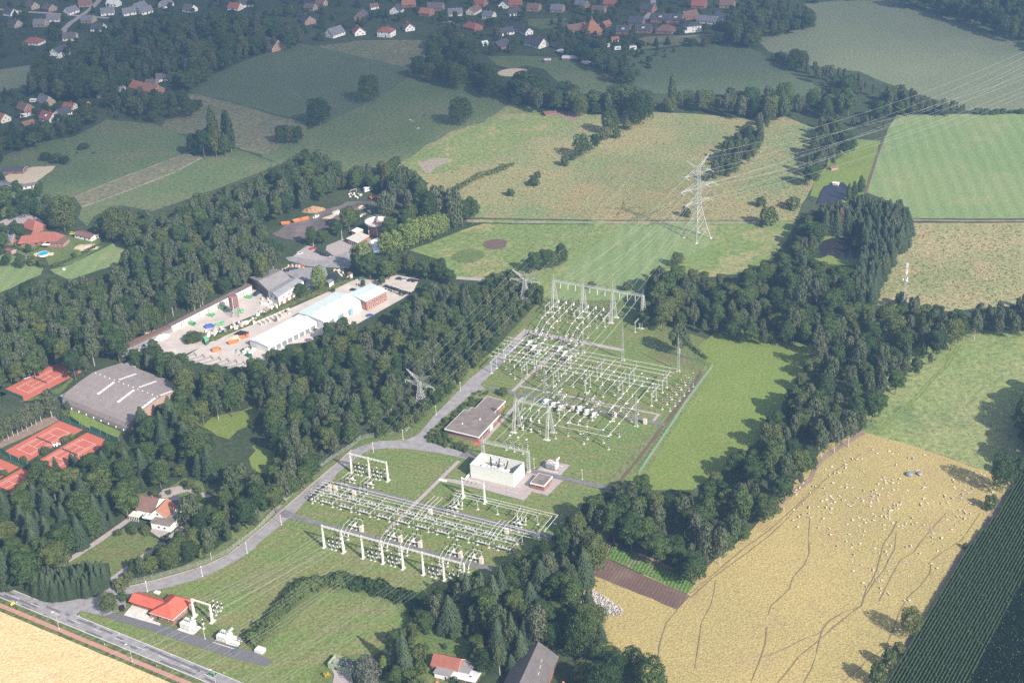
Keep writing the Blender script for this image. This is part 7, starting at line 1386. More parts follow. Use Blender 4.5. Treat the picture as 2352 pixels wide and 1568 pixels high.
def aframe(T, u, w0, w1, h):
    for a, b in ((w0, (w0+w1)/2-.4), (w1, (w0+w1)/2+.4)):
        mb = MB(); n = 12; cs = [(-1,-1),(1,-1),(1,1),(-1,1)]
        def pt(c, i): f = i/n; q = .62-.22*f; return (u+c[0]*q, a+(b-a)*f+c[1]*q*.8, .3+h*f)
        for c in cs: mb.tube(pt(c,0), pt(c,n), .1, .08, n=4, cap=False)
        for i in range(n):
            for j in range(4): mb.tube(pt(cs[j],i), pt(cs[(j+1)%4],i+1), .05, n=3, cap=False); mb.tube(pt(cs[j],i+1), pt(cs[(j+1)%4],i+1), .045, n=3, cap=False)
        part('lattice_leg', mb, MATS['galv'], T); put('foot', foot(3.4, 1.4), T, (u, a, 0))
    part('spire', MB().tube((u,(w0+w1)/2,h),(u,(w0+w1)/2,h+4.5),.14,.04,n=4), MATS['galv'], T)
def lbeam(T, p, q, s=.9, name='lattice_beam'):
    mb = MB(); L = math.hypot(q[0]-p[0], q[1]-p[1]); n = int(L/1.2); dx, dy = (q[0]-p[0])/L, (q[1]-p[1])/L; cs = [(-1,-1),(1,-1),(1,1),(-1,1)]
    def pt(c, i): f = i/n; return (p[0]+(q[0]-p[0])*f-dy*c[0]*s/2, p[1]+(q[1]-p[1])*f+dx*c[0]*s/2, p[2]+(q[2]-p[2])*f+c[1]*s/2)
    for c in cs: mb.tube(pt(c,0), pt(c,n), .09, n=4, cap=False)
    for i in range(n):
        for j in range(4): mb.tube(pt(cs[j],i), pt(cs[(j+1)%4],i+1), .05, n=3, cap=False)
    part(name, mb, MATS['galv'], T)
T = thing('line_gantry', 'tall lattice gantry of four A frames at the top of the switchyard', 'gantry', S(0,0), ANG)
for u in (-7.6,10.4,28.4,46.4): aframe(T, u, 242.4, 249.6, 18.2)
for a in (-7.6,10.4,28.4): lbeam(T, (a,246,18.4), (a+18,246,18.4), 1.1)
for b_ in (-7.6,10.4,28.4):
    for j in (4.4,9.,13.6): part('insulator_string', MB().tube((b_+j,246.6,18.3),(b_+j,249.6,18.7),.16,n=6), MATS['porcelain'], T); part('insulator_string', MB().tube((b_+j,245.6,17.8),(b_+j,245.2,14.6),.14,n=6), MATS['band'], T)
T = thing('line_gantry', 'smaller lattice gantry of two A frames in the middle of the switchyard', 'gantry', S(0,0), ANG)
for u in (32.2,50.2): aframe(T, u, 117.3, 124.6, 16.5)
lbeam(T, (32.2,121,16.6), (50.2,121,16.6), 1.1)
for j in (4.4,9.,13.6): part('insulator_string', MB().tube((32.2+j,121.6,16.6),(32.2+j,124.8,17.4),.16,n=6), MATS['teal'] if 'teal' in MATS else mat('teal', (.25,.42,.4), .3), T); part('insulator_string', MB().tube((32.2+j,120.6,16.),(32.2+j,118.4,12.8),.16,n=6), MATS['teal'], T)
T = thing('line_gantry', 'lattice portal standing over the white walled transformer', 'gantry', S(0,0), ANG)
for u in (31.2,55.): part('lattice_leg', lattice(MB(), u, 88.6, .2, 1.3, 1.1, 11.5, 8), MATS['galv'], T); part('spire', MB().tube((u,88.6,11.5),(u,88.6,16.5),.1,.03,n=4), MATS['galv'], T); put('foot', foot(1.9), T, (u,88.6,0))
lbeam(T, (31.2,88.6,11.2), (55.,88.6,11.2), 1.1)
for k, (u, w_, h) in enumerate(((29.3,205,19.5),(52.2,205,24),(83.4,204.8,24),(29.1,159,21),(85,145.6,21))):
    o = S(u, w_); T = thing('lightning_mast', ordinal(k)+' slender lattice lightning mast of the upper switchyard, counted from the back left', 'lattice mast', o, ANG); part('lattice_shaft', lattice(MB(), 0, 0, .3, 1.5, .55, h-5, 13, .07, .04, True), MATS['galv'], T); part('rod', MB().tube((0,0,h-5),(0,0,h),.08,.03,n=4), MATS['galv'], T)
    for c in ((-.75,-.5),(.75,-.5),(0,.75)): put('foot', foot(.8), T, (*c, 0))
# buildings of the switchyard -----------------------------------------------
mat('panel_white', (.72,.73,.66), .6, var=.03)
o = S(32.3, 73.8); T = thing('transformer_house', 'roofless white walled building with a large transformer inside', 'transformer building', o, ANG); mb = MB()
for a in ((0,22.4,0,.35),(0,22.4,10.8,11.15),(0,.35,.35,10.8),(22.05,22.4,.35,10.8)): mb.box(*a, 0, 7.3)
part('wall', mb, MATS['panel_white'], T); part('coping', MB().box(-.1,22.5,-.1,.45,7.3,7.42).box(-.1,22.5,10.7,11.25,7.3,7.42).box(-.1,.45,.45,10.7,7.3,7.42).box(21.95,22.5,.45,10.7,7.3,7.42), MATS['trafo_grey'], T); part('floor', MB().box(.35,22.05,.35,10.8,.02,.4), MATS['trafo_dark'], T)
part('transformer_tank', MB().box(6,17,3.2,7.2,.8,4.6).box(6.5,16.5,2.6,3.2,1,4).box(3,5.4,2.5,8,.6,4.2), MATS['trafo_grey'], T)
for i in range(9): part('radiator', MB().box(6.4+i*1.15,6.9+i*1.15,.9,2.3,1.4,4.8), MATS['trafo_grey'], T)
for i, (x, lx, ly) in enumerate(((7.6,-1.,1.4),(11.3,0,1.6),(15.,1.,1.4))): part('bushing', MB().tube((x,6.5,4.5),(x+lx,6.5+ly,9.),.42,.22,n=8), MATS['porcelain'], T); part('bushing_cap', MB().ball((x+lx,6.5+ly,9.1),.35,7,4), MATS['alu'], T)
for i in range(3): part('bushing', MB().tube((9+i*1.6,4,4.5),(9+i*1.6,3.4,6.4),.2,.12,n=6), MATS['porcelain'], T)
part('conservator', MB().tube((6.5,8.6,5.4),(14,8.6,5.4),.55,n=10), MATS['trafo_grey'], T); part('pipe', MB().path([(.8,1.2,6.9),(.8,9.5,6.9)],.15,6).path([(2,1,6.5),(2,9,6.5)],.12,6), MATS['alu'], T)
solo('duct', MB().tube((0,0,.7),(0,-7,.7),.55,n=10), MATS['white_paint'], 'white round pipe lying left of the white walled building', 'pipe', S(30.8,79), ANG); solo('cover_slab', MB().box(-2,2,-.7,.7,0,.35), MATS['white_paint'], 'white concrete cover at the path bend', 'cover', S(21.5,66.5), ANG)
solo('trough', MB().box(-2.6,2.6,-.45,.45,0,.7), MATS['trafo_dark'], 'dark low trough on the paved apron', 'trough', S(56,69.6), ANG)
RC_ = [(2,102.6),(21.5,102),(21,125.5),(17.3,126),(17.2,138.3),(6,139),(6.2,126.4),(4.3,126.3),(4.3,123.2),(1.8,123)]
o = S(0,0); T = thing('control_building', 'flat roofed brick control building with white roof edge and a stepped plan', 'building', o, ANG); inn = [(u+(.5 if u < 12 else -.5), w_+(.5 if w_ < 115 else -.5)) for u, w_ in RC_]
part('wall', MB().prism(inn, 0, 3.), MATS['brick'], T); part('fascia', MB().prism(RC_, 3., 3.55), MATS['fascia'], T); r = part('roof', MB().prism([(u+(.3 if u < 12 else -.3), w_+(.3 if w_ < 115 else -.3)) for u, w_ in RC_], 3.4, 3.6), MATS['felt'], T)
for u, w_ in ((8,110),(14,117)): part('roof_vent', MB().lathe([(.35,0),(.35,.5),(.1,.6)],8), MATS['white_paint'], r, (u,w_,3.6))
part('window_band', MB().box(21.02,21.06,104,112,1.6,2.8).box(3,20,102.4,102.48,2.3,2.9), MATS['glass'], T); part('door', MB().box(20.9,21.1,114,117,0.,2.6), MATS['white_paint'], T); part('step', MB().box(19,22.5,99.8,102,0,.3), MATS['clay'], T)
o = S(62,76); T = thing('switch_hut', 'small flat roofed brick hut with white roof edge right of the white walled building', 'hut', o, ANG); part('wall', MB().box(.3,6.9,.3,8.7,0,2.7), MATS['brick'], T); part('fascia', MB().box(0,7.2,0,9,2.7,3.3), MATS['fascia'], T); part('roof', MB().box(.3,6.9,.3,8.7,3.2,3.36), MATS['felt'], T); [part('vent_grille', MB().box(1+i*1.8,2.1+i*1.8,.22,.32,1.9,2.5), MATS['glass'], T) for i in range(3)]; part('door', MB().box(6.88,7.,4,5.2,0,2.1), MATS['brick_dark'], T)
def trafo(u, w_, label, sx=1., mtn='trafo_grey', rz=0., nb=3, pad=(-1,7,-1,5), front=True):
    T = thing('transformer', label, 'transformer', S(u, w_), ANG+rz); part('plinth', MB().box(*pad, 0, .3).box(pad[0]-.0,pad[1],pad[2],pad[2]+.25,.3,.42).box(pad[0],pad[1],pad[3]-.25,pad[3],.3,.42), MATS['concrete_lt'], T)
    part('tank', MB().box(.6,5.4,1,3.4,.6,3.6), MATS[mtn], T); part('radiator', MB().box(.4,5.6,.3,.5,1,3.2), MATS[mtn], T)
    for i in range(8): part('radiator_fin', MB().box(.5+i*.65,.7+i*.65,-.2,1,.9,3.4).box(.5+i*.65,.7+i*.65,3.4,4.2,.9,3.4), MATS['alu' if mtn == 'alu' else 'trafo_dark'], T)
    part('conservator', MB().tube((5.,2.4,4.6),(5.,4.9,4.6),.5,n=10), MATS['alu'], T)
    for i in range(nb): part('bushing', MB().tube((1.+i*1.1,1.6,3.6),(1.+i*1.1,1.4,5.),.17,.11,n=6), MATS['porcelain' if nb == 4 else 'clay'], T); 
    part('rail', MB().box(pad[0]+.3,pad[1]-.3,.9,1.1,.3,.55).box(pad[0]+.3,pad[1]-.3,3.1,3.3,.3,.55), MATS['fibre_cement'], T); return T
trafo(60.9, 93.6, 'small grey transformer with reddish bushings on its own pad'); trafo(-22.8, -71., 'white ribbed transformer beside the red roofed brick building', mtn='alu', nb=4, pad=(-.5,7.5,-1.2,4.2)); trafo(-4.2, -71.4, 'white ribbed transformer alone on a big white pad', mtn='alu', nb=4, pad=(-.8,9.8,-1.4,5.6))
T = thing('line_gantry', 'cream portal with three insulators beside the red roofed brick building', 'gantry', S(-22.4,-62), ANG)
for x in (0, 9.2): part('column', MB().add([(x-.3,-.9,.2),(x+.3,-.9,.2),(x+.3,.5,.2),(x-.3,.5,.2),(x-.25,-.3,9),(x+.25,-.3,9),(x+.25,.3,9),(x-.25,.3,9)], [(0,1,5,4),(1,2,6,5),(2,3,7,6),(3,0,4,7),(4,5,6,7)]), MATS['render_cream'], T); put('foot', foot(1.5,3.), T, (x,0,0))
part('beam', MB().box(-.2,9.4,-.3,.3,8.4,8.95), MATS['render_cream'], T); [part('insulator_string', MB().tube((2.2+i*2.4,-.4,8.4),(2.2+i*2.4,-.6,7.2),.16,n=6), MATS['porcelain'], T) for i in range(3)]
PL(CTS, 'current_transformer_set', 'cluster of white capped transformers under the cream portal', 'current transformers', -15.5, -58); PL(VT, 'surge_arrester', 'single dark insulator beside the white ribbed transformer', 'insulator', -13.8, -67)
solo('cover_slab', MB().box(-1.3,1.3,-.8,.8,0,.6), MATS['white_paint'], 'white concrete cover behind the red roofed brick building', 'cover', G(*conv('30',1445,740)), ANG); solo('cover_slab', MB().box(-1.8,1.8,-1.4,1.4,0,1.6), MATS['concrete_lt'], 'pale cube shaped hut at the end of the service strip', 'cover', G(*conv('31',40,1280)), ANG)
T = thing('feeding_rack', 'round metal feeding rack between the sheep', 'feeder', P('@23 1335 1225')[0]); part('hay', MB().ball((-1.8,0,.7),1.9,9,5,sz=(1,1,.5)), MATS['gate_dark'], T); part('hay', MB().ball((2.6,0,.6),1.4,9,5,sz=(.8,1.2,.6)), MATS['gate_dark'], T); part('rack', MB().path([(4.6+1.2*math.cos(i*PI/4)-2, 1.8*math.sin(i*PI/4), 1.3) for i in range(9)], .08, 4), MATS['alu'], T)
# ------------------------------------------------------------------ pylons and overhead lines
def pylon_big():
    o = G(1602, 547); T = thing('pylon', 'very tall three armed lattice pylon standing in the bright meadow', 'pylon', o, math.radians(33)); H_ = 53.
    W_ = lambda z: 11.6-(11.6-3.2)*min(1, z/21.)**.9 if z < 21 else 3.2-(z-21)*.05
    zs = [0,7,13,17.5,21,24,27,30,33,36,39,42,44.5,47]; cs = [(-1,-1),(1,-1),(1,1),(-1,1)]; mb = MB()
    def pt(c, z): return (c[0]*W_(z)/2, c[1]*W_(z)/2, z)
    for a, b in zip(zs, zs[1:]):
        for j in range(4):
            c, d = cs[j], cs[(j+1)%4]; mb.tube(pt(c,a), pt(c,b), .23 if a < 21 else .16, n=4, cap=False); mb.tube(pt(c,a), pt(d,b), .075, n=4, cap=False); mb.tube(pt(d,a), pt(c,b), .075, n=4, cap=False); mb.tube(pt(c,b), pt(d,b), .06, n=4, cap=False)
            if a < 21:
                m1 = tuple((pt(c,a)[i]+pt(d,b)[i])/2 for i in range(3)); q1 = tuple(pt(c,a)[i]*.5+pt(c,b)[i]*.5 for i in range(3)); mb.tube(m1, q1, .045, n=3, cap=False)
    part('lattice_body', mb, MATS['galv'], T); TIP = []
    def arm(z, L, h, nm='cross_arm', up=0.):
        for s in (-1, 1):
            m2 = MB(); tip = (s*L, 0, z+up); w_ = W_(z)/2
            for y in (-w_, w_):
                m2.tube((s*w_,y,z), tip, .085, n=4, cap=False); m2.tube((s*w_,y,z+h), tip, .07, n=4, cap=False); n = 6
                for i in range(n): f, g_ = i/n, (i+1)/n; lo = (s*w_+(tip[0]-s*w_)*f, y*(1-f), z+up*f); hi = (s*w_+(tip[0]-s*w_)*g_, y*(1-g_), z+h+(up-h)*g_); m2.tube(lo, hi, .045, n=3, cap=False)
            for i in range(1, 6): f = i/6; m2.tube((s*w_+(tip[0]-s*w_)*f, -w_*(1-f), z+up*f), (s*w_+(tip[0]-s*w_)*f, w_*(1-f), z+up*f), .045, n=3, cap=False)
            part(nm, m2, MATS['galv'], T)
    arm(24, 9.5, 2.4); arm(33.5, 13, 2.8); arm(42.5, 10, 2.8); arm(47, 9., -1.8, 'earth_wire_arm', 6.)
    for z, L in ((24,9.3),(33.5,12.8),(33.5,7.),(42.5,9.8)):
        for s in (-1,1):
            for y in (-1,1): part('insulator_string', MB().tube((s*L,0,z),(s*L,y*3.2,z-.5),.16,n=5), MATS['band'], T)
    for c in cs: put('foot', foot(1.6), T, (c[0]*5.8, c[1]*5.8, 0))
    return o, math.radians(33)
PB = pylon_big()
def pylon_small(v, h, ang, label, arm_=7.5):
    o = G(*v); T = thing('pylon', label, 'pylon', o, ang); part('lattice_body', lattice(MB(), 0, 0, 0, 4.6, 1.7, h*.52, 6, .14, .07), MATS['galv'], T); part('lattice_head', lattice(MB(), 0, 0, h*.52, 1.7, 1.3, h*.22, 3, .13, .07), MATS['galv'], T)
    for s in (-1,1):
        m2 = MB(); m3 = MB()
        for y in (-.8,.8):
            m2.tube((s*.8,y,h*.62),(s*arm_*1.25,0,h*.66),.12,n=4,cap=False); m2.tube((s*.8,y,h*.72),(s*arm_*1.25,0,h*.66),.1,n=4,cap=False)
            for i in range(5): f, g_ = i/5, (i+1)/5; m2.tube((s*(.8+(arm_*1.25-.8)*f),y*(1-f),h*(.62+.04*f)),(s*(.8+(arm_*1.25-.8)*g_),y*(1-g_),h*(.72-.06*g_)),.06,n=3,cap=False)
            m3.tube((s*.6,y*.7,h*.72),(s*arm_,0,h),.12,n=4,cap=False); m3.tube((s*.2,y*.7,h*.82),(s*arm_,0,h),.1,n=4,cap=False)
            for i in range(5): f, g_ = i/5, (i+1)/5; m3.tube((s*(.6+(arm_-.6)*f),y*.7*(1-f),h*(.72+.28*f)),(s*(.2+(arm_-.2)*g_),y*.7*(1-g_),h*(.82+.18*g_)),.06,n=3,cap=False)
        part('cross_arm', m2, MATS['galv'], T); part('earth_wire_arm', m3, MATS['galv'], T)
        for L in (4.2, 9.): part('insulator_string', MB().tube((s*L,0,h*.65),(s*L,0,h*.58),.13,n=5), MATS['band'], T)
    for c in ((-1,-1),(1,-1),(1,1),(-1,1)): put('foot', foot(1.), T, (c[0]*2.3, c[1]*2.3, 0))
    return o
PS = pylon_small((968,932), 19.5, math.radians(-35), 'low wide armed lattice pylon above the wood beside the service lane'); PT = pylon_small((1207,686), 17.5, math.radians(-25), 'low wide armed lattice pylon left of the big gantry')
def mast():
    o = G(2073, 745); T = thing('radio_mast', 'slender radio mast with antennas rising from the wood at the right', 'radio mast', o, .3); h = 35.
    part('lattice_shaft', lattice(MB(), 0, 0, 0, 1.5, .8, h-5, 18, .09, .05, True), MATS['galv'], T); part('pole', MB().tube((0,0,h-6),(0,0,h+2),.12,n=6), MATS['galv'], T)
    for z in (h, h-3.6): 
        for a in (0,2.1,4.2): part('antenna', MB().cb(.6*math.cos(a), .6*math.sin(a), z, .22, .3, 2.6, 0, a), MATS['white_paint'], T)
    part('platform', MB().lathe([(.3,0),(1.5,0),(1.5,.15),(.3,.15)],10), MATS['galv'], T, (0,0,h-9)); [part('dish', MB().ball((1.5*math.cos(a),1.5*math.sin(a),h-8.2),.45,8,5), MATS['white_paint'], T) for a in (.5,2.6,4.4)]
mast()
mat('wire', (.5,.51,.5), .5, .4, var=.03)
def wire(a, b, sag, label, r=.04, name='overhead_wire', n=14, group='overhead wires'):
    pts = [(a[0]+(b[0]-a[0])*i/n, a[1]+(b[1]-a[1])*i/n, a[2]+(b[2]-a[2])*i/n-sag*4*(i/n)*(1-i/n)) for i in range(n+1)]
    o = pts[0]; solo(name, MB().path([(p[0]-o[0], p[1]-o[1], p[2]-o[2]) for p in pts], r, 3), MATS['wire'], label, 'wire', o, 0, group).location = o
c33, s33 = math.cos(PB[1]), math.sin(PB[1])
def AT(x, z, y=0.): return (PB[0][0]+x*c33-y*s33, PB[0][1]+x*s33+y*c33, z)
for k, (x, z) in enumerate(((-9.3,24),(9.3,24),(-12.8,33.5),(12.8,33.5),(-9.8,42.5),(9.8,42.5),(-9,53),(9,53),(-7,33.5),(7,33.5))):
    vy = [232,168,214,150,196,140,192,130,226,160][k]; e = G(2460, vy-62, z+8.)
    wire(AT(x, z), (e[0], e[1], z+8), 9., ordinal(k)+' wire of the line leaving the tall pylon to the upper right', .05)
for k in range(9):
    u = -7.6+18*(k//3)+(4.4,9.,13.6)[k%3]; g_ = S(u, 249.6); x, z = ((-12.8,33.5),(-9.8,42.5),(-9.3,24),(-7,33.5),(7,33.5),(0,30),(9.3,24),(9.8,42.5),(12.8,33.5))[k]
    wire((g_[0], g_[1], 18.7), AT(x, z-.5), 2.5, ordinal(k)+' wire from the left between the big gantry and the tall pylon', .042)
for k, u in enumerate((36.6,41.2,45.8)):
    a = S(u, 124.8); b = S(u-1, 245.5); wire((a[0],a[1],17.4), (b[0],b[1],17.9), 3.5, ordinal(k)+' wire from the left between the two lattice gantries', .09); c = S(u, 90.); d = S(u, 117.8); wire((c[0],c[1],11.5), (d[0],d[1],12.8), 1., ordinal(k)+' wire from the left down to the white walled building', .08)
for k, u in enumerate((2.9,5,7.1,22.9,25,27.1,32.9,35,37.1,52.9,55,57.1,62.9,65,67.1)):
    a = S(u, -1.9); z = 10.8
    if k < 3: b = S(-19.8+2.4*k, -62.6); wire((a[0],a[1],z), (b[0],b[1],8.7), 1.6, ordinal(k)+' wire between the gantry row and the cream portal', .045)
    else:
        b = S(u-34-(k*.4), -150); wire((a[0],a[1],z), (b[0],b[1],15.), 3.5, 'wire number %s from the left leaving the gantry row over the hedge' % ordinal(k-3), .032)
for k in range(8): a = S(-52+k*5.5, -150); b = S(-8+k*2.6, 0 if 0 else -1.5); a = S(-44+k*5., -150); b = S(12+(k%2)*3+k*1., -1.9); (wire((a[0],a[1],15.), (b[0],b[1],11.), 3., ordinal(k)+' wire of the second bundle over the paddock', .03) if k < 4 else None)
for k, (x, zf) in enumerate(((-9.4,.66),(9.4,.66),(-4.2,.66),(4.2,.66),(-7.5,1.),(7.5,1.))):
    ca, sa = math.cos(math.radians(-32)), math.sin(math.radians(-32)); a = (PS[0]+x*ca, PS[1]+x*sa, 19.5*zf-1); b = (PT[0]+x*ca, PT[1]+x*sa, 17.5*zf-1); wire(a, b, 2., ordinal(k)+' wire between the two low pylons', .03); t_ = (a[0]*2.1-b[0]*1.1, a[1]*2.1-b[1]*1.1, 16*zf+1); wire(a, t_, 3., ordinal(k)+' wire running from the low pylon over the wood to the lower left', .024)
    q = (b[0]*2.3-a[0]*1.3, b[1]*2.3-a[1]*1.3, 16*zf+4); wire(b, q, 3.5, ordinal(k)+' wire running from the second low pylon over the bright meadow', .028)
for k, u in enumerate((-16,-13,-6)): a = S(u, 56.); b = S(u+3, 84); 
# ------------------------------------------------------------------ fences, lamps, posts, signs
def wire_fence(line, h, label, step=3., m_='fence_green'):
    pts = P(line); o = pts[0]; T = thing('fence', label, 'fence', o); mb = MB(); px = MB()
    for a, b in zip(pts, pts[1:]):
        L = math.hypot(b[0]-a[0], b[1]-a[1]); n = max(1, int(L/step))
        for i in range(n): x, y = a[0]+(b[0]-a[0])*i/n-o[0], a[1]+(b[1]-a[1])*i/n-o[1]; px.tube((x,y,0),(x,y,h+.3),.05,n=4)
        for j in range(9): z = .1+h*j/8; mb.tube((a[0]-o[0],a[1]-o[1],z),(b[0]-o[0],b[1]-o[1],z),.022,n=3,cap=False)
        for i in range(int(L/.45)): f = i/int(L/.45); g_ = min(1., f+h*.8/L); mb.tube((a[0]+(b[0]-a[0])*f-o[0],a[1]+(b[1]-a[1])*f-o[1],.05),(a[0]+(b[0]-a[0])*g_-o[0],a[1]+(b[1]-a[1])*g_-o[1],h),.018,n=3,cap=False)
    part('wire_mesh', mb, MATS[m_], T); part('post_row', px, MATS['galv'], T)
mat('fence_green', (.17,.27,.22), .7); mat('fence_grey', (.32,.34,.31), .6)
wire_fence('1467 1090 1520 1012 1577 925 1636 845 1600 828 1560 818 1500 800 1470 790', 2.2, 'green wire mesh fence along the right side of the switchyard')
wire_fence('@30 1190 660 1400 615 1650 545 1900 470 2100 370 2352 180 @21 440 1300 560 1190 700 1080 850 990 960 900 1200 850 1380 830 1500 700 1620 580 1850 370 2200 0 @12 100 1190 230 1150', 2.2, 'grey wire mesh fence between the wood and the service lane', m_='fence_grey')
wire_fence('@12 0 487 980 487 1620 490 2352 490', 1.1, 'low pasture fence along the ditch under the tall pylon', 5., 'fence_grey')
mb = MB()
for s0, lb in ((('@30 945 950 1035 905'),'dark gate across the service strip at the lane mouth'), ('@30 2150 1310 2200 1260','dark gate at the far end of the service strip'), ('@30 1180 690 1180 640','dark gate post group at the entrance of the service lane')):
    q = P(s0); a = math.atan2(q[1][1]-q[0][1], q[1][0]-q[0][0]); L = math.hypot(q[1][1]-q[0][1], q[1][0]-q[0][0]); T = thing('gate', lb, 'gate', q[0], a); part('frame', MB().path([(0,0,.2),(0,0,2),(L,0,2),(L,0,.2),(0,0,.2)],.07,4), MATS['gate_green'], T); part('bar', MB().path([(L*i/14,0,.2 if i%2 else 2) for i in range(15)],.03,4), MATS['gate_green'], T)
LS = [('foot', foot(.5), (0,0,0)), ('pole', MC.setdefault('lpp', MB().tube((0,0,0),(0,0,5.2),.09,.06,n=6).mesh('pole', MATS['white_paint'])), (0,0,0)), ('lamp_head', MC.setdefault('lph', MB().lathe([(.1,5.1),(.26,5.25),(.2,5.5),(.02,5.6)],8).mesh('lamp_head', MATS['white_paint'])), (0,0,0))]
LB_ = [('foot', foot(.6), (0,0,0)), ('pole', MC.setdefault('sbp', MB().tube((0,0,0),(0,0,8),.12,.08,n=6).tube((0,0,8),(-1.,.5,8.3),.06,n=5).mesh('pole', MATS['galv'])), (0,0,0)), ('lamp_head', MC.setdefault('sbh', MB().cb(-1.3,.65,8.3,1.,.4,.18).mesh('lamp_head', MATS['white_paint'])), (0,0,0))]
for q, l in (('@30 543 1072','street lamp of the main road nearest the lane mouth'),('@30 1217 1372','middle street lamp of the main road'),('@30 1990 1610','street lamp of the main road at the bottom edge')): place(LB_, 'street_lamp', l, 'street lamp', P(q)[0], 0, 'street lamps of the main road')
for i, q in enumerate(('@30 1356 728','@30 1861 592','@30 2272 375','@31 234 118','@B -900 -700','@21 478 1258','@A 1458 310','@21 1352 900','@21 1657 680','@21 1880 458','@30 1885 1165','@E 966 225','@N 805 890','@11 792 625','@11 937 1078','@11 530 690')):
    if i == 4: continue
    place(LS, 'lamp_post', 'white lamp post, number %s along the service lane and yards' % ['one','two','three','four','five','six','seven','eight','nine','ten','eleven','twelve','thirteen','fourteen','fifteen','sixteen'][i], 'lamp post', P(q)[0], 0, 'white lamp posts')
PSP = [('pole', MC.setdefault('dlp', MB().box(-.08,.08,-.05,.05,0,.8).mesh('pole', MATS['white_paint'])), (0,0,0)), ('band', MC.setdefault('dlb', MB().box(-.09,.09,-.06,.06,.8,.95).mesh('band', MATS['glass'])), (0,0,0)), ('cap', MC.setdefault('dlc', MB().box(-.08,.08,-.05,.05,.95,1.1).mesh('cap', MATS['white_paint'])), (0,0,0))]
for i, q in enumerate(('155 835','540 1015','963 1220','1443 1415','728 955','1093 1125','1575 1320','2060 1485','500 790','535 790')): place(PSP, 'delineator_post', ordinal(i)+' white roadside marker post', 'marker post', P('@30 '+q)[0], 0, 'roadside marker posts')
mat('sign_yellow', (.85,.72,.03), .5)
for q, l in (('@30 332 745','yellow place name sign below the spruce row'),('@30 122 870','yellow place name sign at the wheat edge')): place([('pole', MC.setdefault('sgp', MB().tube((-.6,0,0),(-.6,0,2),.04,n=5).tube((.6,0,0),(.6,0,2),.04,n=5).mesh('pole', MATS['galv'])), (0,0,0)), ('board', MC.setdefault('sgb', MB().box(-.9,.9,-.03,.03,1.3,2.3).mesh('board', MATS['sign_yellow'])), (0,0,0))], 'place_sign', l, 'sign', P(q)[0], math.atan2(rd.y, rd.x)+PI/2)
# ------------------------------------------------------------------ sheep and cows
mat('fleece', (.52,.46,.37), .95, var=.08, scale=3); mat('fleece_dark', (.07,.055,.05), .9); mat('cow_brown', (.16,.09,.06), .8); mat('cow_pied', (.65,.63,.6), .8, var=.9, scale=1.2)
def beast(name, m_, L, h, r, legm, graze=True, seed=1):
    """trunk, neck, head and jointed legs grown as one skin"""
    me = bpy.data.meshes.new(name); z = h-r
    V = [(-L*.42,0,z),(-L*.12,0,z-.02*h),(L*.2,0,z),(L*.42,0,z+.06*h)]; E = [(0,1),(1,2),(2,3)]; Rr = [r*.85,r,r*1.02,r*.7]
    hd = [(L*.6,0,z-.05*h),(L*.74,0,z-.38*h)] if graze else [(L*.56,0,z+.3*h),(L*.74,0,z+.26*h)]
    for p, q in zip(hd, (r*.36, r*.3)): V.append(p); E.append((len(V)-2, len(V)-1)); Rr.append(q)
    for x0, j, kx in ((-L*.36, 0, .06), (L*.28, 2, -.02)):
        for s in (-1,1):
            a = len(V); V += [(x0,s*r*.55,z-r*.6),(x0+kx*h*(-1 if j == 0 else 1),s*r*.6,z*.42),(x0,s*r*.6,0.02)]; E += [(j,a),(a,a+1),(a+1,a+2)]; Rr += [r*.34,r*.17,r*.14]
    me.from_pydata(V, E, []); ob = bpy.data.objects.new(name, me); COL.objects.link(ob); md = ob.modifiers.new('s', 'SKIN'); sb = ob.modifiers.new('u', 'SUBSURF'); sb.levels = 1
    for i, v in enumerate(me.skin_vertices[0].data): v.radius = (Rr[i], Rr[i]*(.95 if i < 4 else 1)); v.use_root = i == 1
    dg = bpy.context.evaluated_depsgraph_get(); out = bpy.data.meshes.new_from_object(ob.evaluated_get(dg)); bpy.data.objects.remove(ob); out.name = name; out.materials.clear(); out.materials.append(MATS[m_]); out.materials.append(MATS[legm])
    for p in out.polygons: p.use_smooth = True; p.material_index = 1 if (p.center.z < z-r*1.05 or p.center.x > L*.56) else 0
    return out
SHM = [beast('sheep', 'fleece', 1.25, .85, .36, 'fleece', True), beast('sheep', 'fleece', 1.25, .88, .37, 'fleece', False)]
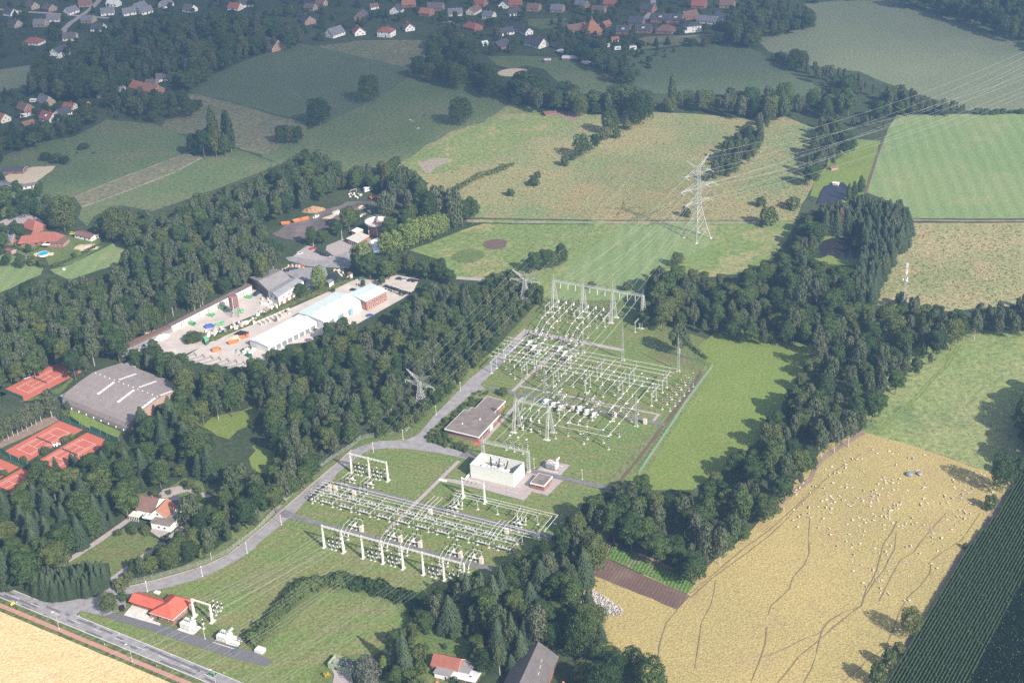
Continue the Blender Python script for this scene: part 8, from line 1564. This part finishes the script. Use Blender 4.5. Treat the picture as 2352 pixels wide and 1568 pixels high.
S23 = '843 951 965 996 1003 1027 1112 1005 1149 1027 1193 1033 756 1020 862 1073 817 1084 772 1077 708 1099 1291 1069 1330 1078 1340 1074 1436 1042 587 1148 528 1170 716 1132 714 1160 694 1195 652 1210 612 1195 610 1212 563 1231 855 1178 875 1187 1178 1132 1291 1182 816 1250 1023 1210 1211 1262 1040 1258 1065 1250 1080 1272 1148 1275 1115 1283 1083 1300 1145 1300 1200 1302 600 1300 723 1314 531 1320 673 1330 722 1342 776 1337 1012 1310 1048 1346 1187 1351 361 1273 320 1300 290 1345 256 1365 250 1385 262 1403 413 1334 436 1336 388 1390 207 1392 516 1350 880 1373 985 1367 955 1377 538 1400 575 1416 1003 1397 1022 1408 957 1416 1108 1385 1155 1362 1099 1411 1285 1367 1356 1371 1450 1303 1440 1335 1425 1342 1425 1355 1668 1136 1680 1170 1755 1195 1835 1230 1700 1272 1712 1290 1710 1332 1718 1352 1805 1365 1880 1352 1860 1377 1838 1390 1788 1405 1775 1435 1632 1418 1627 1428 1692 1440 1655 1480 1668 1480 1672 1503 1594 1489 1508 1457 1430 1443 1402 1487 1405 1503 1465 1482 1468 1493 1334 1482 1400 1558 1898 1470 1915 1472 1867 1488 1900 1502 1800 1553 1757 1550 1770 1470 1960 1215 1965 1245 1985 1230 1990 1215 1945 1300 1900 1200 1815 1265 1850 1240 1895 1325 2040 1360 2075 1345 2065 1385 1770 1300 465 1435 495 1467 535 1447 583 1433 600 1450 657 1422 685 1455 708 1455 612 1478 551 1501 583 1480 736 1500 757 1515 792 1478 815 1430 826 1440 852 1440 866 1437 873 1464 908 1466 960 1440 968 1425 945 1468 948 1478 983 1465 1010 1452 1011 1465 938 1515 460 1516 534 1524 416 1520 378 1518 376 1530 585 1535 581 1554 130 1475 140 1540 322 1485 325 1492 237 1546 1221 1476 1215 1495 1189 1502 1160 1502 1162 1515 1157 1532 1195 1530 1118 1522 1125 1558 1065 1540 1135 1550'
S33 = '960 8 575 8 376 12 311 20 284 44 378 40 393 52 182 30 230 75 510 57 494 86 778 72 834 53 880 72 920 76 896 97 975 76 990 36 1041 38 1078 40 1092 55 1112 10 1112 37 1115 58 1068 117 1070 155 1145 97 1200 125 1236 125 1236 140 1260 143 1288 170 1270 100 1310 73 1323 53 1325 111 1362 95 1432 118 1497 152 1523 190 1505 228 1508 265 1595 237 1645 60 1720 118 1688 157 1738 42 1772 42 1803 60 1818 62 1860 12 1815 8 835 127 815 168 845 187 890 173 875 210 748 205 725 112 735 104 565 152 575 207 603 202 460 144 275 136 525 295 637 312 720 268 780 298 765 320 825 270 846 290 840 350 791 392 766 440 1025 250 985 325 1022 373 1082 362 1095 394 1091 292 1130 312 1272 318 1312 312 1395 380 1558 352 1500 470 1558 514 1115 447 1148 450 1242 452 1266 450 862 484 930 514 967 535 1022 537 1022 555 1112 540 1287 583 785 541 990 612 1018 622 1048 630 1012 640 933 627 877 650 901 683 1030 694 1032 737 1110 752 1253 812 1297 810 1257 902 1100 1478'
rs = random.Random(77); ns = 0
for reg, dat in (('23', S23), ('33', S33)):
    for r, c_ in toks('@'+reg+' '+dat):
        v = conv(r, *c_); x, y = G(v[0], v[1]+1.5); lay = rs.random() < .3; ns += 1; o = put('sheep', rs.choice(SHM), None, (x, y, .12-(.3 if lay else 0)), rs.uniform(0, 2*PI), rs.uniform(.65,.9)); A_ = (v[1] < 1150)
        wh = 'in the upper part of the dry pasture' if v[1] < 1110 else 'near the big tree shadow on the dry pasture' if v[0] > 2140 and v[1] < 1180 else 'in the middle of the dry pasture' if v[1] < 1200 else 'in the lower part of the dry pasture'
        tag(o, 'cream white sheep %s %s' % ('lying' if lay else 'grazing', wh), 'sheep', 'sheep '+wh)
print('sheep', ns)
CW = [beast('cow', 'cow_pied', 2.3, 1.45, .45, 'cow_pied'), beast('cow', 'fleece_dark', 2.3, 1.45, .45, 'fleece_dark')]
for q, m_, l in (('@01 1420 1116',0,'white patched cow on the far pasture, upper one'),('@01 1490 1192',0,'white patched cow on the far pasture, lower one'),('@01 1550 1066',1,'dark cow on the far pasture'),('@20 1245 1480',0,'black and white cow on the farmhouse lawn'),('@02 2272 1405',0,'pale cow at the slanting tree row'),('@00 862 1412',1,'dark horse on the left pasture'),('@00 712 1412',1,'second dark horse on the left pasture')):
    tag(put('cow', CW[m_], None, (*P(q)[0], .1), rs.uniform(0,6)), l, 'cow')
# ------------------------------------------------------------------ trees of the villages, kept off houses and roads
def off(v): 
    x, y = G(*v); return all((x-a)**2+(y-b)**2 > r*r for a, b, r in OCC)
roads_ = P('@00 950 -60 900 20 830 90 740 150 640 220 590 270 @00 200 110 450 125 740 150 1000 170 @02 1290 -30 1310 90 1240 150')
for p in roads_: OCC.append((p[0], p[1], 6))
for a, b in zip(roads_, roads_[1:]):
    L = math.hypot(b[0]-a[0], b[1]-a[1])
    if L < 200: [OCC.append((a[0]+(b[0]-a[0])*j/L, a[1]+(b[1]-a[1])*j/L, 5.5)) for j in range(0, int(L), 7)]
def village(outline, n, hr, seed, where, kinds, step=6.5):
    poly = VP(outline); rs = random.Random(seed); xs = [p[0] for p in poly]; ys = [p[1] for p in poly]; got = []; tries = 0
    while len(got) < n and tries < n*25:
        tries += 1; v = (rs.uniform(min(xs), max(xs)), rs.uniform(min(ys), max(ys)))
        if not inside(v, poly): continue
        x, y = G(*v); h = rs.uniform(*hr)
        if any((x-a)**2+(y-b)**2 < (r+h*.12)**2 for a, b, r in OCC) or any((x-a)**2+(y-b)**2 < step*step for a, b in got): continue
        # keep the crown from hiding a house standing behind it
        hid = False
        for a, b, r in OCC:
            if r > 6.5 and 0 < b-y < h*2.1 and abs(a-x) < r*.75 and h > 6: hid = True; break
        if hid: h = rs.uniform(2.5, 4.5)
        got.append((x, y)); kd = rs.choice(kinds) if not hid else 'shrub'; w_ = h*rs.uniform(.6,.95) if kd != 'birch' else h*.4
        WOOD.append((h*w_*SCALE(x, y)**2*.5, kd, x, y, h, w_ if kd != 'shrub' else h*1.1, where))
KV = ['broad']*5+['birch','spruce','oak','shrub']
village('-60 -70 1000 -70 955 45 740 95 690 102 588 128 425 200 300 215 60 216 60 198 100 130 -60 140', 430, (5,11), 101, 'among the houses of the far left village', KV)
village('955 -70 2100 -70 2064 0 1844 8 1700 40 1640 82 1480 80 1440 120 1300 95 1250 60 1215 20 1180 128 1100 130 1085 95 955 45', 380, (4,10), 102, 'among the houses of the far right village', KV)
village('-60 215 60 216 240 210 290 240 350 285 240 278 170 312 100 325 -60 345', 80, (4,8), 103, 'among the houses of the left village', KV)
village('425 200 290 190 250 200 300 160 460 130 560 138', 70, (5,11), 104, 'around the orange red farmhouse', KV)
village('0 425 45 428 120 440 180 520 60 620 -60 650 -60 430', 34, (5,11), 105, 'around the long red house with the pool', KV); village('-60 345 60 340 30 390 0 470 -60 500', 22, (5,9), 106, 'by the sandy ground at the left edge', KV)
village('1300 110 1430 110 1480 95 1560 100 1640 90 1560 118 1440 190', 40, (3,8), 107, 'in the gardens behind the dark crop field', ['shrub','broad','spruce'])
village('1010 1440 1100 1450 1130 1540 1100 1600 900 1600 880 1500 960 1430', 26, (3,8), 108, 'in the garden around the red outbuilding', ['shrub','broad','spruce'], 4.)
village('500 1100 500 1050 480 1090 470 1130 470 1150 340 1250 300 1230 300 1140', 10, (2,6), 109, 'around the white farmhouse', ['shrub'], 5.)
# ------------------------------------------------------------------ the nearest trees one by one, the rest of the woods as one mass
WOOD.sort(key=lambda q: -q[0]); LIM = {'broad': 235, 'oak': 20, 'birch': 200, 'spruce': 235, 'shrub': 225}; cnt = {}; rest = []
AD = {'broad': 'dark green broadleaf tree', 'oak': 'large broad crowned tree', 'birch': 'pale trunked slender birch', 'spruce': 'dark pointed conifer', 'shrub': 'low bushy shrub'}
for q in WOOD:
    _, kd, x, y, h, w_, where = q
    if cnt.get(kd, 0) < LIM[kd]: cnt[kd] = cnt.get(kd, 0)+1; tree(kd, x, y, h, w_, AD[kd]+' '+where, 'trees '+where)
    else: rest.append(q)
print('woods', len(WOOD), cnt, 'rest', len(rest))
def woodland(items):
    me = bpy.data.meshes.new('woodland'); me.from_pydata([(q[2], q[3], 0) for q in items], [], [])
    keys = [('broad',0),('broad',1),('broad',2),('broad',3),('oak',0),('birch',0),('birch',1),('spruce',0),('spruce',1),('shrub',0)]; rs = random.Random(5); idx = []; sc_ = []; rz = []
    for _, kd, x, y, h, w_, wh in items:
        c = [i for i, k in enumerate(keys) if k[0] == kd]; idx.append(rs.choice(c)); s = w_/(2*RADIUS[kd]); sc_ += [s, s, h]; rz += [0, 0, rs.uniform(0, 6.28)]
    for nm, ty, dat in (('kind_index','INT',idx),):
        a = me.attributes.new(nm, ty, 'POINT'); a.data.foreach_set('value', dat)
    for nm, dat in (('tree_scale', sc_), ('tree_turn', rz)):
        a = me.attributes.new(nm, 'FLOAT_VECTOR', 'POINT'); a.data.foreach_set('vector', dat)
    ob = tag(put('woodland', me), 'the many more distant trees of the woods, belts and village gardens', 'woodland', kind='stuff')
    ng = bpy.data.node_groups.new('woodland', 'GeometryNodeTree'); ng.interface.new_socket('Geometry', in_out='INPUT', socket_type='NodeSocketGeometry'); ng.interface.new_socket('Geometry', in_out='OUTPUT', socket_type='NodeSocketGeometry')
    gi = ng.nodes.new('NodeGroupInput'); go = ng.nodes.new('NodeGroupOutput'); ip = ng.nodes.new('GeometryNodeInstanceOnPoints'); gg = ng.nodes.new('GeometryNodeGeometryToInstance')
    protos = []
    for k in keys:                                   # a crown of each kind, taken from the trees built above
        o = next(o for o in COL.objects if o.type == 'MESH' and o.data == CROWN[k]) if any(o.data == CROWN[k] for o in COL.objects if o.type == 'MESH') else None
        protos.append(o)
    for o in reversed(protos):
        n = ng.nodes.new('GeometryNodeObjectInfo'); n.transform_space = 'ORIGINAL'; n.inputs['Object'].default_value = o; n.inputs['As Instance'].default_value = True; ng.links.new(n.outputs['Geometry'], gg.inputs[0])
    def at(nm, ty):
        n = ng.nodes.new('GeometryNodeInputNamedAttribute'); n.data_type = ty; n.inputs['Name'].default_value = nm; return n.outputs['Attribute']
    ng.links.new(gi.outputs[0], ip.inputs['Points']); ng.links.new(gg.outputs[0], ip.inputs['Instance']); ip.inputs['Pick Instance'].default_value = True
    ng.links.new(at('kind_index','INT'), ip.inputs['Instance Index']); ng.links.new(at('tree_scale','FLOAT_VECTOR'), ip.inputs['Scale']); ng.links.new(at('tree_turn','FLOAT_VECTOR'), ip.inputs['Rotation'])
    ng.links.new(ip.outputs[0], go.inputs[0]); md = ob.modifiers.new('woodland', 'NODES'); md.node_group = ng
woodland(rest)
# ------------------------------------------------------------------ air
def haze(dens):
    me = MB().box(-2450, 2450, -650, 4250, -1.4, 400).mesh('haze', None) if False else None
    mb = MB().box(-2450, 2450, -650, 4250, -1.4, 400); me = bpy.data.meshes.new('haze'); me.from_pydata(mb.v, [], mb.f); m = bpy.data.materials.new('haze'); m.use_nodes = True; t = m.node_tree; t.nodes.remove(t.nodes['Principled BSDF'])
    v = t.nodes.new('ShaderNodeVolumePrincipled'); v.inputs['Color'].default_value = (.34,.6,1,1); v.inputs['Density'].default_value = dens; v.inputs['Anisotropy'].default_value = .2; t.links.new(v.outputs[0], t.nodes['Material Output'].inputs['Volume']); me.materials.append(m)
    tag(put('haze', me), 'thin bluish summer haze', 'haze', kind='stuff')
haze(.00021)
def shade_clouds():
    """an unseen thin cloud sheet on the sun side, shaped so its soft shade lies on the upper fields"""
    line = P('-400 500 0 470 250 445 450 420 700 410 900 400 1030 330 1250 245 1500 225 1750 215 2000 190 2352 150 2700 120'); k_ = 900/math.tan(SUN_EL); ox, oy = sd.x/math.cos(SUN_EL)*k_, sd.y/math.cos(SUN_EL)*k_  # wanted shade edge on the ground; the unseen cloud is shifted sunward from it
    rg = np.random.RandomState(4); st = 30.; nx, ny = 66, 46; xs = [-1000+st*i for i in range(nx)]; ys = [760+st*j for j in range(ny)]; V = []; D = []
    for sgn in (0, 1):
        for y in ys:
            for x in xs:
                yl = line[0][1] if x < line[0][0] else line[-1][1]
                for a, b in zip(line, line[1:]):
                    if a[0] <= x < b[0]: yl = a[1]+(b[1]-a[1])*(x-a[0])/(b[0]-a[0]); break
                wv = 16*math.sin(x*.013+1)+11*math.sin(x*.031+y*.017); d = min(1, max(0, (y-yl+wv)/75.)); d = d*d*(3-2*d)*(.88+.12*math.sin(x*.011+y*.007)*math.sin(y*.013)); right = min(1, max(0, (x-150)/150.))*(.5+.25*math.sin(x*.02+y*.012)); d *= 1-right*.75
                e = min(x-xs[0], xs[-1]-x, y-ys[0], ys[-1]-y); d *= min(1, e/60.); V.append((x+ox, y+oy, 900+sgn*(6+45*d+rg.uniform(-4, 8)*d)-(1-sgn)*12*d)); D.append(d)
    F = []; n = nx*ny
    for j in range(ny-1):
        for i in range(nx-1): a = j*nx+i; F += [(a, a+nx, a+nx+1, a+1), (n+a, n+a+1, n+a+nx+1, n+a+nx)]
    me = bpy.data.meshes.new('shade_clouds'); me.from_pydata(V, [], F); at_ = me.attributes.new('thickness', 'FLOAT', 'POINT'); at_.data.foreach_set('value', D)
    m, t, b = nt('cloud'); b.inputs['Base Color'].default_value = (.9,.9,.92,1); b.inputs['Roughness'].default_value = 1; an = N(t, 'ShaderNodeAttribute'); an.attribute_name = 'thickness'
    tr = N(t, 'ShaderNodeBsdfTranslucent'); tr.inputs['Color'].default_value = (.9,.9,.92,1); ms = N(t, 'ShaderNodeMixShader'); ms.inputs[0].default_value = .6; tp = N(t, 'ShaderNodeBsdfTransparent'); mo = N(t, 'ShaderNodeMixShader')
    t.links.new(b.outputs[0], ms.inputs[1]); t.links.new(tr.outputs[0], ms.inputs[2]); t.links.new(ramp(t, an.outputs['Fac'], 0, 1, 0, .42), mo.inputs[0]); t.links.new(tp.outputs[0], mo.inputs[1]); t.links.new(ms.outputs[0], mo.inputs[2]); t.links.new(mo.outputs[0], t.nodes['Material Output'].inputs['Surface'])
    me.materials.append(m); [setattr(p, 'use_smooth', True) for p in me.polygons]; tag(put('shade_clouds', me), 'unseen thin white cloud sheet, shaped to shade the far villages and upper fields', 'shade_clouds', kind='stuff')
shade_clouds()
